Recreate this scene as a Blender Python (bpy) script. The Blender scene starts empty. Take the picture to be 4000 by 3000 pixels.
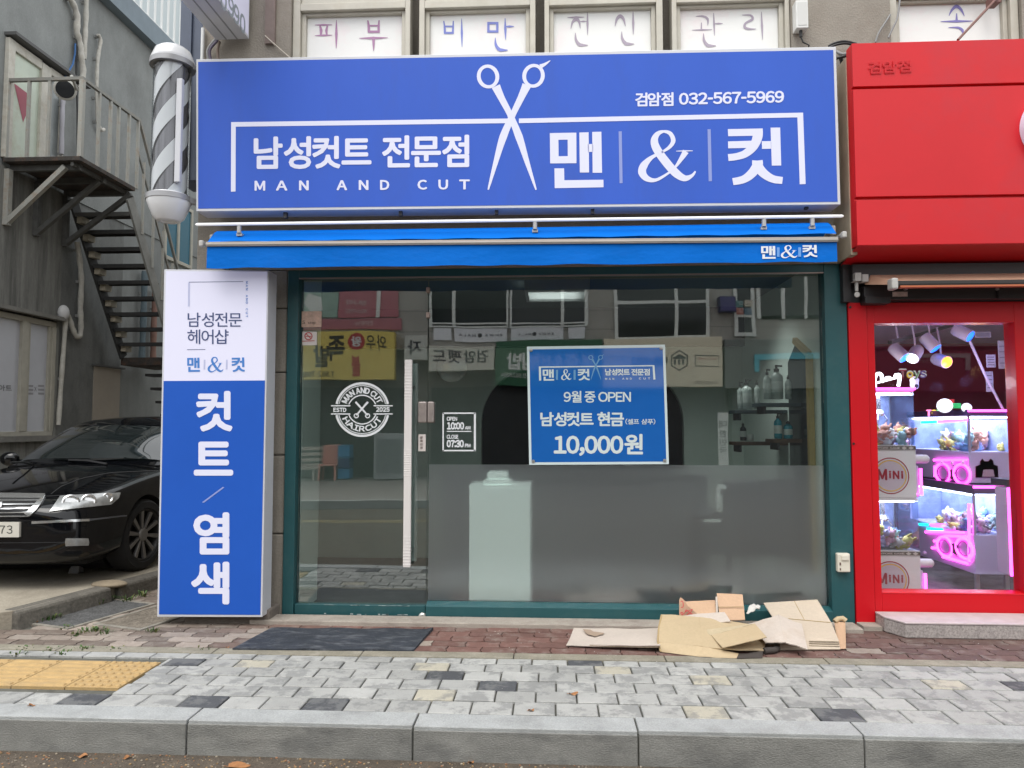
import bpy, bmesh, math, random
from mathutils import Vector, Matrix
from mathutils.bvhtree import BVHTree
R = math.radians
SC = bpy.context.scene
COL = SC.collection

# ------------------------------------------------------------------ camera
FPX = 2800.0
EYE = Vector((0.0, -5.45, 1.45))
PITCH, YAW = R(3.3), R(3.06)
ROT = Matrix.Rotation(YAW, 3, 'Z') @ Matrix.Rotation(PITCH, 3, 'X')
cam = bpy.data.cameras.new('camera')
cam_ob = bpy.data.objects.new('camera', cam)
COL.objects.link(cam_ob)
cam.sensor_width = 36.0
cam.lens = FPX / 4000.0 * 36.0
cam.clip_start, cam.clip_end = 0.05, 500.0
cam_ob.matrix_world = Matrix.Translation(EYE) @ (ROT @ Matrix.Rotation(R(90), 3, 'X')).to_4x4()
SC.camera = cam_ob

# ------------------------------------------------------------------ overcast daylight
SUN_EL, SUN_AZ = R(62), R(200)          # from the street side, high, a little to the left
world = bpy.data.worlds.new('World'); SC.world = world; world.use_nodes = True
wn, wl = world.node_tree.nodes, world.node_tree.links
bg = wn['Background']
sky = wn.new('ShaderNodeTexSky'); sky.sky_type = 'NISHITA'; sky.sun_disc = False
sky.sun_elevation = SUN_EL; sky.sun_rotation = SUN_AZ; sky.dust_density = 4.0
hs = wn.new('ShaderNodeHueSaturation'); hs.inputs['Saturation'].default_value = 0.08
wl.new(sky.outputs[0], hs.inputs['Color']); cloud = wn.new('ShaderNodeMix'); cloud.data_type = 'RGBA'; cloud.inputs[0].default_value = .75     # even cloud cover over the sky
cloud.inputs[7].default_value = (5.6, 5.75, 5.9, 1)
wl.new(hs.outputs[0], cloud.inputs[6]); wl.new(cloud.outputs[2], bg.inputs['Color'])
bg.inputs['Strength'].default_value = 0.15
sl = bpy.data.lights.new('sun', 'SUN'); sl.energy = 0.9; sl.angle = R(40); sl.color = (1.0, 0.96, 0.9)
sun = bpy.data.objects.new('sun', sl); COL.objects.link(sun)
sd = Vector((math.sin(SUN_AZ) * math.cos(SUN_EL), math.cos(SUN_AZ) * math.cos(SUN_EL), math.sin(SUN_EL)))
sun.rotation_euler = sd.to_track_quat('Z', 'Y').to_euler()
SC.view_settings.view_transform = 'Standard'; SC.view_settings.look = 'None'
SC.view_settings.gamma = 1.0
SC.view_settings.exposure = 0.95
SC.render.engine = 'CYCLES'
SC.cycles.use_denoising = True
SC.cycles.max_bounces = 10; SC.cycles.transparent_max_bounces = 16; SC.cycles.glossy_bounces = 5
SC.cycles.caustics_reflective = False; SC.cycles.caustics_refractive = True
SC.cycles.sample_clamp_indirect = 4.0; SC.cycles.blur_glossy = 1.0

# ------------------------------------------------------------------ measuring: photo point -> point on a real plane
def ray(px, py):
    return ROT @ Vector(((px - 2000) / FPX, 1.0, -(py - 1500) / FPX))
def F(px, py, Y=0.0):
    d = ray(px, py); p = EYE + d * ((Y - EYE.y) / d.y); return p.x, p.z
def G(px, py, Z=0.0):
    d = ray(px, py); p = EYE + d * ((Z - EYE.z) / d.z); return p.x, p.y
def LX(px, py, X):
    d = ray(px, py); p = EYE + d * (X / d.x); return p.y, p.z
def FV(px, py, Y=0.0):
    x, z = F(px, py, Y); return Vector((x, Y, z))
def GV(px, py, Z=0.0):
    x, y = G(px, py, Z); return Vector((x, y, Z))
def LV(px, py, X):
    y, z = LX(px, py, X); return Vector((X, y, z))

# ------------------------------------------------------------------ materials
MATS = {}
def M(name, col=(.5, .5, .5), rough=.5, metal=0.0, var=0.0, scale=6.0, bump=0.0, bscale=60.0, spec=.5, emit=None, estr=0.0,
      stretch=(1, 1, 1), attr=False, coat=0.0, var2=0.0, scale2=30.0, dirt=None, dscale=2.0, damt=.5, dlo=.5, dhi=.68):
    if name in MATS: return MATS[name]
    m = bpy.data.materials.new(name); m.use_nodes = True
    n, l = m.node_tree.nodes, m.node_tree.links
    b = n['Principled BSDF']
    b.inputs['Roughness'].default_value = rough; b.inputs['Metallic'].default_value = metal
    b.inputs['Specular IOR Level'].default_value = spec
    b.inputs['Coat Weight'].default_value = coat; b.inputs['Coat Roughness'].default_value = .03
    b.inputs['Base Color'].default_value = (*col, 1)
    tc = n.new('ShaderNodeTexCoord'); mp = n.new('ShaderNodeMapping')
    mp.inputs['Scale'].default_value = stretch; l.new(tc.outputs['Object'], mp.inputs[0])
    cur = None
    if attr:
        a = n.new('ShaderNodeAttribute'); a.attribute_name = 'Col'; cur = a.outputs['Color']
        sc_ = n.new('ShaderNodeVectorMath'); sc_.operation = 'MULTIPLY_ADD'; sc_.inputs[1].default_value = (61, 47, 83)      # each unit has its own patch of the pattern
        l.new(a.outputs['Vector'], sc_.inputs[0]); l.new(tc.outputs['Object'], sc_.inputs[2]); l.new(sc_.outputs[0], mp.inputs[0])
    else:
        rgb = n.new('ShaderNodeRGB'); rgb.outputs[0].default_value = (*col, 1); cur = rgb.outputs[0]
    def mul(cur, sc_, v, det=6.0):
        t = n.new('ShaderNodeTexNoise'); t.inputs['Scale'].default_value = sc_; t.inputs['Detail'].default_value = det
        t.inputs['Roughness'].default_value = .65
        l.new(mp.outputs[0], t.inputs['Vector'])
        r = n.new('ShaderNodeMapRange'); r.inputs['From Min'].default_value = .28; r.inputs['From Max'].default_value = .72
        r.inputs['To Min'].default_value = 1 - v; r.inputs['To Max'].default_value = 1 + v
        l.new(t.outputs['Fac'], r.inputs['Value'])
        mx = n.new('ShaderNodeMix'); mx.data_type = 'RGBA'; mx.blend_type = 'MULTIPLY'; mx.inputs[0].default_value = 1
        l.new(cur, mx.inputs[6]); l.new(r.outputs[0], mx.inputs[7]); return mx.outputs[2]
    if var: cur = mul(cur, scale, var)
    if var2: cur = mul(cur, scale2, var2)
    if dirt:
        t = n.new('ShaderNodeTexNoise'); t.inputs['Scale'].default_value = dscale; t.inputs['Detail'].default_value = 8
        t.inputs['Roughness'].default_value = .7
        l.new(mp.outputs[0], t.inputs['Vector'])
        r = n.new('ShaderNodeMapRange'); r.inputs['From Min'].default_value = dlo; r.inputs['From Max'].default_value = dhi
        r.inputs['To Min'].default_value = 0; r.inputs['To Max'].default_value = damt
        l.new(t.outputs['Fac'], r.inputs['Value'])
        mx = n.new('ShaderNodeMix'); mx.data_type = 'RGBA'
        l.new(r.outputs[0], mx.inputs[0]); l.new(cur, mx.inputs[6]); mx.inputs[7].default_value = (*dirt, 1); cur = mx.outputs[2]
    l.new(cur, b.inputs['Base Color'])
    if bump:
        t = n.new('ShaderNodeTexNoise'); t.inputs['Scale'].default_value = bscale; t.inputs['Detail'].default_value = 5
        l.new(mp.outputs[0], t.inputs['Vector'])
        bp = n.new('ShaderNodeBump'); bp.inputs['Strength'].default_value = bump; bp.inputs['Distance'].default_value = .01
        l.new(t.outputs['Fac'], bp.inputs['Height']); l.new(bp.outputs[0], b.inputs['Normal'])
    if emit:
        b.inputs['Emission Color'].default_value = (*emit, 1); b.inputs['Emission Strength'].default_value = estr
    MATS[name] = m
    return m
def glass_mat(name, tint=(1, 1, 1), refl=.12, rough=0.0, edge=.6, warp=0.0):
    m = bpy.data.materials.new(name); m.use_nodes = True
    n, l = m.node_tree.nodes, m.node_tree.links
    n.remove(n['Principled BSDF']); out = n['Material Output']
    t = n.new('ShaderNodeBsdfTransparent'); t.inputs[0].default_value = (*tint, 1)
    g = n.new('ShaderNodeBsdfGlossy'); g.inputs['Roughness'].default_value = rough
    if warp:
        tc = n.new('ShaderNodeTexCoord'); tx = n.new('ShaderNodeTexNoise'); tx.inputs['Scale'].default_value = 1.1; tx.inputs['Detail'].default_value = 1.5; l.new(tc.outputs['Object'], tx.inputs['Vector'])
        bp = n.new('ShaderNodeBump'); bp.inputs['Strength'].default_value = 1.0; bp.inputs['Distance'].default_value = warp; l.new(tx.outputs['Fac'], bp.inputs['Height']); l.new(bp.outputs[0], g.inputs['Normal'])
    lw = n.new('ShaderNodeLayerWeight'); lw.inputs['Blend'].default_value = .15
    r = n.new('ShaderNodeMapRange'); r.inputs['To Min'].default_value = refl; r.inputs['To Max'].default_value = edge
    l.new(lw.outputs['Fresnel'], r.inputs['Value'])
    mx = n.new('ShaderNodeMixShader')
    l.new(r.outputs[0], mx.inputs[0]); l.new(t.outputs[0], mx.inputs[1]); l.new(g.outputs[0], mx.inputs[2])
    l.new(mx.outputs[0], out.inputs['Surface']); MATS[name] = m
    return m

# ------------------------------------------------------------------ mesh building
ORG = {}
class MB:
    def __init__(s):
        s.v, s.f, s.m, s.c = [], [], [], []
        s.cm, s.cc = 0, None
    def add(s, vs, fs):
        o = len(s.v); s.v += [Vector(v) for v in vs]
        for f in fs:
            s.f.append([o + i for i in f]); s.m.append(s.cm); s.c.append(s.cc)
        return s
    def hexa(s, p):      # p: 4 bottom (or front) corners then the 4 opposite
        return s.add(p, [(0, 3, 2, 1), (4, 5, 6, 7), (0, 1, 5, 4), (1, 2, 6, 5), (2, 3, 7, 6), (3, 0, 4, 7)])
    def box(s, x0, x1, y0, y1, z0, z1):
        x0, x1 = min(x0, x1), max(x0, x1); y0, y1 = min(y0, y1), max(y0, y1); z0, z1 = min(z0, z1), max(z0, z1)
        return s.hexa([(x0, y0, z0), (x1, y0, z0), (x1, y1, z0), (x0, y1, z0), (x0, y0, z1), (x1, y0, z1), (x1, y1, z1), (x0, y1, z1)])
    def bar(s, a, b, w, h, up=(0, 0, 1)):   # a rectangular bar from a to b
        a, b = Vector(a), Vector(b); d = (b - a).normalized(); u = Vector(up)
        if abs(d.dot(u)) > .98: u = Vector((0, 1, 0))
        r = d.cross(u).normalized() * w / 2; u = r.cross(d).normalized() * h / 2
        return s.hexa([a - r - u, a + r - u, a + r + u, a - r + u, b - r - u, b + r - u, b + r + u, b - r + u])
    def tube(s, pts, r, n=8, caps=True):
        pts = [Vector(p) for p in pts]; k = len(pts); rs = r if isinstance(r, (list, tuple)) else [r] * k
        t0 = (pts[1] - pts[0]).normalized(); u = t0.orthogonal().normalized(); vs, fs = [], []
        for i, p in enumerate(pts):
            t = (pts[min(i + 1, k - 1)] - pts[max(i - 1, 0)]).normalized()
            u = (u - t * u.dot(t)).normalized(); w = t.cross(u)
            for j in range(n):
                a = 2 * math.pi * j / n; vs.append(p + (u * math.cos(a) + w * math.sin(a)) * rs[i])
        for i in range(k - 1):
            for j in range(n):
                a, b = i * n + j, i * n + (j + 1) % n; fs.append((a, b, b + n, a + n))
        if caps: fs += [tuple(reversed(range(n))), tuple(range((k - 1) * n, k * n))]
        return s.add(vs, fs)
    def cyl(s, a, b, r, r2=None, n=20): return s.tube([a, b], [r, r if r2 is None else r2], n)
    def lathe(s, prof, base=(0, 0, 0), axis=(0, 0, 1), n=28):   # prof: (radius, height)
        base, ax = Vector(base), Vector(axis).normalized(); u = ax.orthogonal().normalized(); w = ax.cross(u); vs, fs = [], []
        for r, h in prof:
            for j in range(n):
                a = 2 * math.pi * j / n; vs.append(base + ax * h + (u * math.cos(a) + w * math.sin(a)) * r)
        for i in range(len(prof) - 1):
            for j in range(n):
                a, b = i * n + j, i * n + (j + 1) % n; fs.append((a, b, b + n, a + n))
        k = len(prof)
        fs += [tuple(reversed(range(n))), tuple(range((k - 1) * n, k * n))]
        return s.add(vs, fs)
    def ball(s, c, r, nu=12, nv=8):
        r = r if isinstance(r, (list, tuple)) else (r, r, r); c = Vector(c); vs, fs = [], []
        vs.append(c + Vector((0, 0, -r[2])))
        for i in range(1, nv):
            t = math.pi * i / nv - math.pi / 2
            for j in range(nu):
                a = 2 * math.pi * j / nu
                vs.append(c + Vector((r[0] * math.cos(t) * math.cos(a), r[1] * math.cos(t) * math.sin(a), r[2] * math.sin(t))))
        vs.append(c + Vector((0, 0, r[2]))); top = len(vs) - 1
        for j in range(nu):
            fs.append((0, 1 + (j + 1) % nu, 1 + j)); fs.append((top, 1 + (nv - 2) * nu + j, 1 + (nv - 2) * nu + (j + 1) % nu))
        for i in range(nv - 2):
            for j in range(nu):
                a, b = 1 + i * nu + j, 1 + i * nu + (j + 1) % nu; fs.append((a, b, b + nu, a + nu))
        return s.add(vs, fs)
    def prism(s, poly, off):
        k = len(poly); off = Vector(off); p = [Vector(q) for q in poly]
        return s.add(p + [q + off for q in p], [tuple(reversed(range(k))), tuple(range(k, 2 * k))] + [(i, (i + 1) % k, k + (i + 1) % k, k + i) for i in range(k)])
    def poly(s, pts): return s.add(pts, [tuple(range(len(pts)))])
    def stroke(s, pts, ws, fn, k=0, sm=6, cap=True):     # ribbon of varying width in 2-D, fn maps (x, y, k) into space
        pts = [Vector((p[0], p[1])) for p in pts]; n = len(pts)
        ws = ws if isinstance(ws, (list, tuple)) else [ws] * n
        if sm > 1 and n > 2:
            q, w2 = [], []
            for i in range(n - 1):
                p0, p1, p2, p3 = pts[max(i - 1, 0)], pts[i], pts[i + 1], pts[min(i + 2, n - 1)]
                for j in range(sm):
                    t = j / sm
                    q.append(.5 * ((2 * p1) + (p2 - p0) * t + (2 * p0 - 5 * p1 + 4 * p2 - p3) * t * t + (3 * p1 - p0 - 3 * p2 + p3) * t ** 3))
                    w2.append(ws[i] + (ws[i + 1] - ws[i]) * t)
            pts, ws = q + [pts[-1]], w2 + [ws[-1]]; n = len(pts)
        vs = []
        for i, p in enumerate(pts):
            d = (pts[min(i + 1, n - 1)] - pts[max(i - 1, 0)]); d = d.normalized() if d.length else Vector((1, 0)); nn = Vector((-d.y, d.x)) * ws[i] / 2
            vs += [fn(p.x + nn.x, p.y + nn.y, k), fn(p.x - nn.x, p.y - nn.y, k)]
        return s.add(vs, [(2 * i, 2 * i + 1, 2 * i + 3, 2 * i + 2) for i in range(n - 1)])
    def build(s, name, mats, parent=None, smooth=None, bevel=0.0, local=False, seg=2):
        me = bpy.data.meshes.new(name)
        org = ORG.get(parent, Vector()) if parent is not None else Vector()
        if local: org = Vector()
        me.from_pydata([tuple(v - org) for v in s.v], [], s.f)
        mats = mats if isinstance(mats, (list, tuple)) else [mats]
        for m in mats: me.materials.append(m)
        if len(mats) > 1: me.polygons.foreach_set('material_index', s.m)
        if any(c is not None for c in s.c):
            at = me.color_attributes.new('Col', 'FLOAT_COLOR', 'CORNER')
            data = []
            for p, c in zip(me.polygons, s.c): data += list((*(c or (1, 1, 1)), 1)) * len(p.vertices)
            at.data.foreach_set('color', data)
        if smooth is not None:
            me.polygons.foreach_set('use_smooth', [True] * len(me.polygons)); me.set_sharp_from_angle(angle=R(smooth))
        me.update()
        o = bpy.data.objects.new(name, me); COL.objects.link(o)
        if parent is not None: o.parent = parent; ORG[o] = ORG.get(parent, Vector())
        if bevel:
            b = o.modifiers.new('edge', 'BEVEL'); b.width = bevel; b.segments = seg; b.limit_method = 'ANGLE'; b.angle_limit = R(40)
        return o
def thing(name, label, cat, loc=(0, 0, 0), rz=0.0, group=None):
    o = bpy.data.objects.new(name, None); COL.objects.link(o); o.location = loc; o.rotation_euler = (0, 0, rz); o.empty_display_size = .1
    ORG[o] = Vector(loc); return tag(o, label, cat, group)
def tag(o, label, cat, group=None):
    o['label'] = label; o['category'] = cat
    if group: o['group'] = group
    return o
def struct(o): o['kind'] = 'structure'; return o
def copy_tree(o, parent=None):
    c = o.copy(); COL.objects.link(c)
    if parent is not None: c.parent = parent
    for ch in [x for x in bpy.data.objects if x.parent == o]: copy_tree(ch, c)
    return c

# ------------------------------------------------------------------ lettering (built-in font, drawn glyph by glyph)
GL = {}
def glyph(ch):
    if ch in GL: return GL[ch]
    if ch == '-': GL[ch] = ([(0, .31), (.27, .31), (.27, .39), (0, .39)], [(0, 1, 2, 3)], .27); return GL[ch]
    c = chr(ord(ch) + 0xFEE0) if 33 <= ord(ch) <= 126 else ch
    cu = bpy.data.curves.new('letters', 'FONT'); cu.body = c; cu.size = 1; cu.resolution_u = 3
    ob = bpy.data.objects.new('letters', cu); COL.objects.link(ob)
    me = ob.to_mesh()
    vs = [(v.co.x, v.co.y) for v in me.vertices]; fs = [tuple(p.vertices) for p in me.polygons]
    ob.to_mesh_clear(); bpy.data.objects.remove(ob); bpy.data.curves.remove(cu)
    xs = [v[0] for v in vs] or [0]; x0 = min(xs)
    GL[ch] = ([(x - x0, y) for x, y in vs], fs, max(xs) - x0)
    return GL[ch]
def text(mb, s, fn, bold=0.0, gap=.09, space=.3, k0=0, stackv=False):
    """fn(u, v, k): u, v in 0..1 over the inked box of the line, k = layer"""
    pen, items = 0.0, []
    for ch in s:
        if ch == ' ': pen += space; continue
        vs, fs, w = glyph(ch); items.append((vs, fs, pen)); pen += w + gap
    pen -= gap
    ys = [v[1] for it in items for v in it[0]]; y0, y1 = min(ys) - bold, max(ys) + bold
    W, H = pen + 2 * bold, y1 - y0
    offs = [(0, 0)] + ([(bold * math.cos(a * math.pi / 4), bold * math.sin(a * math.pi / 4)) for a in range(8)] if bold else [])
    for vs, fs, p in items:
        for k, (ox, oy) in enumerate(offs):
            mb.add([fn((x + p + ox + bold) / W, (y + oy - y0) / H, k0 + k) for x, y in vs], fs)
    return W / H
EPS = 0.00012
def onF(Y):                      # photo point on a plane facing the street
    def fn(px, py, k=0): x, z = F(px, py, Y); return Vector((x, Y - k * EPS, z))
    return fn
def boxF(x0, y0, x1, y1, Y, dy=0.0):   # text box given by photo corners (top-left, bottom-right); dy: drop of the right end
    f = onF(Y)
    return lambda u, v, k: f(x0 + (x1 - x0) * u, y1 + (y0 - y1) * v + dy * u, k)
def boxW(O, U, V, N):            # text box in the world: origin, full-width vector, full-height vector, outward normal
    O, U, V, N = Vector(O), Vector(U), Vector(V), Vector(N)
    return lambda u, v, k: O + U * u + V * v + N * (k * EPS)

# the shop's logo letters, outlined in the coordinates of an enlarged view (1 unit = 1/2212 of its width)
MAEN = [[(327, 1150), (556, 1146), (557, 1410), (330, 1412)], [(582, 1145), (662, 1143), (666, 1490), (586, 1491)], [(693, 1140), (772, 1138), (778, 1493), (697, 1493)],
        [(655, 1245), (700, 1244), (701, 1312), (657, 1313)], [(367, 1455), (450, 1454), (452, 1557), (790, 1553), (791, 1618), (369, 1626)]]
def rib(pts): return pts
KEOT_V = [[(2234, 1103), (2317, 1102), (2326, 1430), (2245, 1431)], [(2158, 1220), (2236, 1219), (2238, 1285), (2160, 1287)]]
def logo(mb, fn, which):
    """fn(x, y, k) maps the enlarged-view coordinates of the big signboard"""
    if which == 'maen':
        f = lambda p, k=1: fn(p[0], p[1], k)
        a = MAEN[0]; hole = [(401, 1208), (481, 1207), (482, 1349), (403, 1350)]
        q = [f(p) for p in a] + [f(p) for p in hole]
        mb.add(q, [(0, 1, 5, 4), (1, 2, 6, 5), (2, 3, 7, 6), (3, 0, 4, 7)])
        for P in MAEN[1:4]: mb.poly([f(p, 2) for p in P])
        P = MAEN[4]; q = [f(p, 2) for p in P]; mb.add(q, [(0, 1, 2, 5), (2, 3, 4, 5)])
    elif which == 'keot':
        for P in KEOT_V: mb.poly([fn(p[0], p[1], 2) for p in P])
        top = [(1865, 1116), (2166, 1110), (2166, 1172), (1868, 1177)]
        mb.poly([fn(*p, 3) for p in top]); mb.poly([fn(*p, 4) for p in [(1866, 1222), (2068, 1216), (2052, 1278), (1868, 1282)]])
        mb.stroke([(2124, 1112), (2122, 1180), (2088, 1262), (2020, 1325), (1945, 1352), (1868, 1362)], [84, 86, 76, 66, 60, 60], fn, 5)
        mb.stroke([(2120, 1388), (2120, 1430), (2070, 1500), (2000, 1550), (1908, 1570)], [92, 88, 78, 66, 60], fn, 6)
        mb.stroke([(2120, 1388), (2122, 1430), (2172, 1496), (2250, 1545), (2337, 1560)], [90, 86, 78, 66, 60], fn, 7)
    elif which == 'amp':
        mb.stroke([(1292, 1318), (1362, 1270), (1393, 1215), (1368, 1155), (1312, 1136), (1258, 1158), (1230, 1215), (1252, 1290), (1330, 1400), (1415, 1495), (1490, 1540), (1552, 1520), (1586, 1480)],
                  [16, 30, 40, 36, 22, 42, 64, 72, 74, 72, 54, 28, 12], fn, 3)
        mb.stroke([(1292, 1318), (1205, 1362), (1140, 1430), (1125, 1490), (1165, 1542), (1240, 1556), (1330, 1510), (1405, 1450), (1462, 1372), (1502, 1308)],
                  [14, 34, 66, 70, 52, 28, 20, 18, 38, 58], fn, 4)
        mb.stroke([(1418, 1306), (1490, 1304), (1563, 1303)], [5, 12, 5], fn, 5, sm=1)
    elif which == 'scissors':
        def ring(cx, cy, ro, ri, tilt, k):
            N = 28; vs, fs = [], []
            for j in range(N):
                a = 2 * math.pi * j / N
                for rr in (ro, ri):
                    x, y = rr[0] * math.cos(a), rr[1] * math.sin(a); vs.append(fn(cx + x * math.cos(tilt) - y * math.sin(tilt), cy + x * math.sin(tilt) + y * math.cos(tilt), k))
            for j in range(N): a, b = 2 * j, 2 * ((j + 1) % N); fs.append((a, b, b + 1, a + 1))
            mb.add(vs, fs)
        ring(-207, 661, (97, 104), (63, 76), -.25, 2); ring(186, 655, (97, 104), (63, 76), .25, 3)
        mb.stroke([(-140, 745), (-90, 850), (-20, 985), (60, 1180), (130, 1400), (208, 1640)], [78, 58, 50, 66, 42, 12], fn, 4)
        mb.stroke([(128, 735), (80, 840), (10, 985), (-75, 1180), (-140, 1400), (-206, 1640)], [80, 60, 50, 66, 42, 12], fn, 5)
        mb.stroke([(245, 575), (285, 555), (330, 524)], [40, 24, 6], fn, 6, sm=4)
def ZS(Y): f = onF(Y); return lambda x, y, k: f(2000 + x / 2.212, y / 2.212, k)      # enlarged-view coordinates -> the big sign
def fit(box, fn):                # squeeze an enlarged-view box into a unit text box
    x0, y0, x1, y1 = box
    return lambda x, y, k: fn((x - x0) / (x1 - x0), (y1 - y) / (y1 - y0), k)
BX = {'maen': (327, 1138, 791, 1626), 'keot': (1865, 1102, 2337, 1600), 'amp': (1090, 1125, 1592, 1570), 'scissors': (-305, 524, 330, 1640)}
rnd = random.Random(7)
def rc(c, v): k = 1 + rnd.uniform(-v, v); return tuple(x * k for x in c)
# ================================================================== ground, road, pavement
asph = M('asphalt', (.088, .070, .053), .9, var=.35, scale=5, var2=.55, scale2=160, bump=.6, bscale=220, dirt=(.16, .12, .08), dscale=9, damt=.5)
g = MB(); g.poly([(-200, -200, -.185), (200, -200, -.185), (200, 200, -.185), (-200, 200, -.185)])
struct(g.build('ground', M('earth', (.14, .13, .12), .95, var=.3)))
g = MB(); g.box(-40, 40, -8.2, -1.925, -.183, -.16); struct(g.build('road', asph))
for dy in (0, .16):
    g = MB(); g.box(-40, 40, -6.60 + dy, -6.55 + dy, -.159, -.156); struct(g.build('road_line', M('yellow_paint', (.40, .32, .14), .7, var=.2, scale=20)))
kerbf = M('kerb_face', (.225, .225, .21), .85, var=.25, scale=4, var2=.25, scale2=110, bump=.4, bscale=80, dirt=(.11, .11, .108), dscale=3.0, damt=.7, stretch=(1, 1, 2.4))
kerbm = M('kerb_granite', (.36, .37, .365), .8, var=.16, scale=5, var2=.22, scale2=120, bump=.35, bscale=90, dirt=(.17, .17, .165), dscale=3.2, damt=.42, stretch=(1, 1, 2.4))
# near kerb: separate stones with open joints
g = MB(); xs = [-13.0, -11.9, -10.8, -9.7, -8.55, -7.4, -6.3, -5.15, -4.03, -2.9, -1.786, -.667, .412, 1.459, 2.57, 3.68, 4.8, 5.9, 7.0]
for a, b in zip(xs, xs[1:]):
    dz, dy = rnd.uniform(-.003, .003), rnd.uniform(-.004, .004)
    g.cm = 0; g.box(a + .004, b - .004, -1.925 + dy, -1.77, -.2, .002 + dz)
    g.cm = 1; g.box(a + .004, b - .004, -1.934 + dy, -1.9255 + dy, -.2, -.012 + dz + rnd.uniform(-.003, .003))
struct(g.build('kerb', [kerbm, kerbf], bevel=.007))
g = MB(); g.box(-13, 7.5, -1.92, 3.0, -.18, -.014); struct(g.build('paving_bed', M('joint_sand', (.10, .10, .085), .95, var=.35, scale=9)))
pavm = M('granite_paver', attr=True, rough=.78, var=.10, scale=9, var2=.12, scale2=190, bump=.4, bscale=120, dirt=(.185, .188, .185), dscale=7, damt=.6, dlo=.49, dhi=.57)
ROWS = [-.905, -1.005, -1.141, -1.289, -1.442, -1.597, -1.764]
J = [G(1531, 2575)[0], G(1475, 2600)[0], G(1520, 2636)[0], G(1414, 2673)[0], G(1461, 2716)[0], G(1511, 2761)[0]]
PW = .2175
dark = [G(*p) for p in ((715, 2592), (2270, 2591), (1730, 2641), (1940, 2684), (290, 2732), (775, 2740), (1275, 2750), (3260, 2816), (3610, 2833), (3960, 2675))]
cream = [G(*p) for p in ((1030, 2590), (1690, 2607), (1695, 2720), (2380, 2625), (2800, 2640), (3690, 2670), (3300, 2775), (2765, 2795))]
TX0, TX1 = G(0, 2640)[0] - 3.0, (G(640, 2586)[0] + G(455, 2690)[0]) / 2
TY0, TY1 = (G(640, 2586)[1] + G(300, 2583)[1]) / 2, (G(455, 2690)[1] + G(300, 2686)[1]) / 2
g = MB()
for i in range(6):
    y1, y0 = ROWS[i], ROWS[i + 1]
    k0 = int((-13 - J[i]) / PW) + 1
    for k in range(k0, int((7.2 - J[i]) / PW)):
        x0 = J[i] + k * PW; x1 = x0 + PW; sw = -.012 * ((x0 + x1) / 2) * 0
        a, b, c, d = x0 + .0045, x1 - .0045, y0 + .006, y1 - .006
        if b > TX0 and a < TX1 and d > TY1 and c < TY0:
            if a < TX1 - .03: 
                if c > TY1 - .1 and d < TY0 + .1 and b <= TX1 + .02: continue
                if a < TX1 and b > TX1: a = TX1 + .006
                elif d - TY0 > .03: c = TY0 + .006
                elif TY1 - c > .03: d = TY1 - .006
                else: continue
                if b - a < .02 or d - c < .02: continue
        col = rc((.375, .375, .358), .13)
        if any(x0 < p[0] < x1 and y0 < p[1] < y1 for p in dark): col = rc((.07, .073, .08), .1)
        elif any(x0 < p[0] < x1 and y0 < p[1] < y1 for p in cream): col = rc((.44, .41, .33), .06)
        elif x1 < -3.2 or x0 > 3.0: col = rc((.375, .375, .358), .13) if rnd.random() > .07 else (.075, .078, .085)
        g.cc = col; h = .0005 + rnd.uniform(-.0018, .0018); e = .004; t = rnd.uniform(-.0015, .0015)
        g.add([(a, c, -.02), (b, c, -.02), (b, d, -.02), (a, d, -.02), (a, c, h - e), (b, c, h - e + t), (b, d, h - e + t), (a, d, h - e),
               (a + e, c + e, h), (b - e, c + e, h + t), (b - e, d - e, h + t), (a + e, d - e, h)],
              [(0, 1, 5, 4), (1, 2, 6, 5), (2, 3, 7, 6), (3, 0, 4, 7), (4, 5, 9, 8), (5, 6, 10, 9), (6, 7, 11, 10), (7, 4, 8, 11), (8, 9, 10, 11)])
struct(g.build('pavement', pavm))
# yellow tactile tiles: ribbed ones and, at the end, dotted ones
tw = .31; ty = TY0 - TY1; nt = 2
tacm = M('tactile_yellow', (.45, .305, .135), .8, var=.12, scale=14, var2=.1, scale2=120, bump=.2, bscale=100, dirt=(.36, .26, .15), dscale=9, damt=.4)
g = MB(); x = TX1; first = True
while x > TX0:
    a, b = x - tw + .003, x - .003
    g.box(a, b, TY1 + .003, TY0 - .003, -.02, .002)
    if first:
        for i in range(6):
            for j in range(7):
                g.lathe([(.017, 0), (.015, .006), (.009, .009), (.001, .0095)], (a + tw * (i + .5) / 6, TY1 + ty * (j + .5) / 7, .002), n=10)
    else:
        for j in range(7):
            yc = TY1 + ty * (j + .5) / 7; g.hexa([(a + .012, yc - .016, .002), (b - .012, yc - .016, .002), (b - .012, yc + .016, .002), (a + .012, yc + .016, .002),
                                                  (a + .017, yc - .01, 0.0095), (b - .017, yc - .01, .0095), (b - .017, yc + .01, .0095), (a + .017, yc + .01, .0095)])
    x -= tw; first = False
struct(g.build('tactile_paving', tacm, smooth=50))
# olive stone edging between brick strip and pavers
g = MB(); x = -13.0
while x < 7.2:
    L = rnd.uniform(.9, 1.05); g.box(x + .003, x + L - .003, -.9, -.795, -.03, .002 + rnd.uniform(-.002, .002)); x += L
struct(g.build('edging_strip', M('edging_stone', (.245, .225, .175), .85, var=.22, scale=5, var2=.2, scale2=90, bump=.3, dirt=(.4, .37, .31), dscale=7, damt=.5), bevel=.004))
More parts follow.
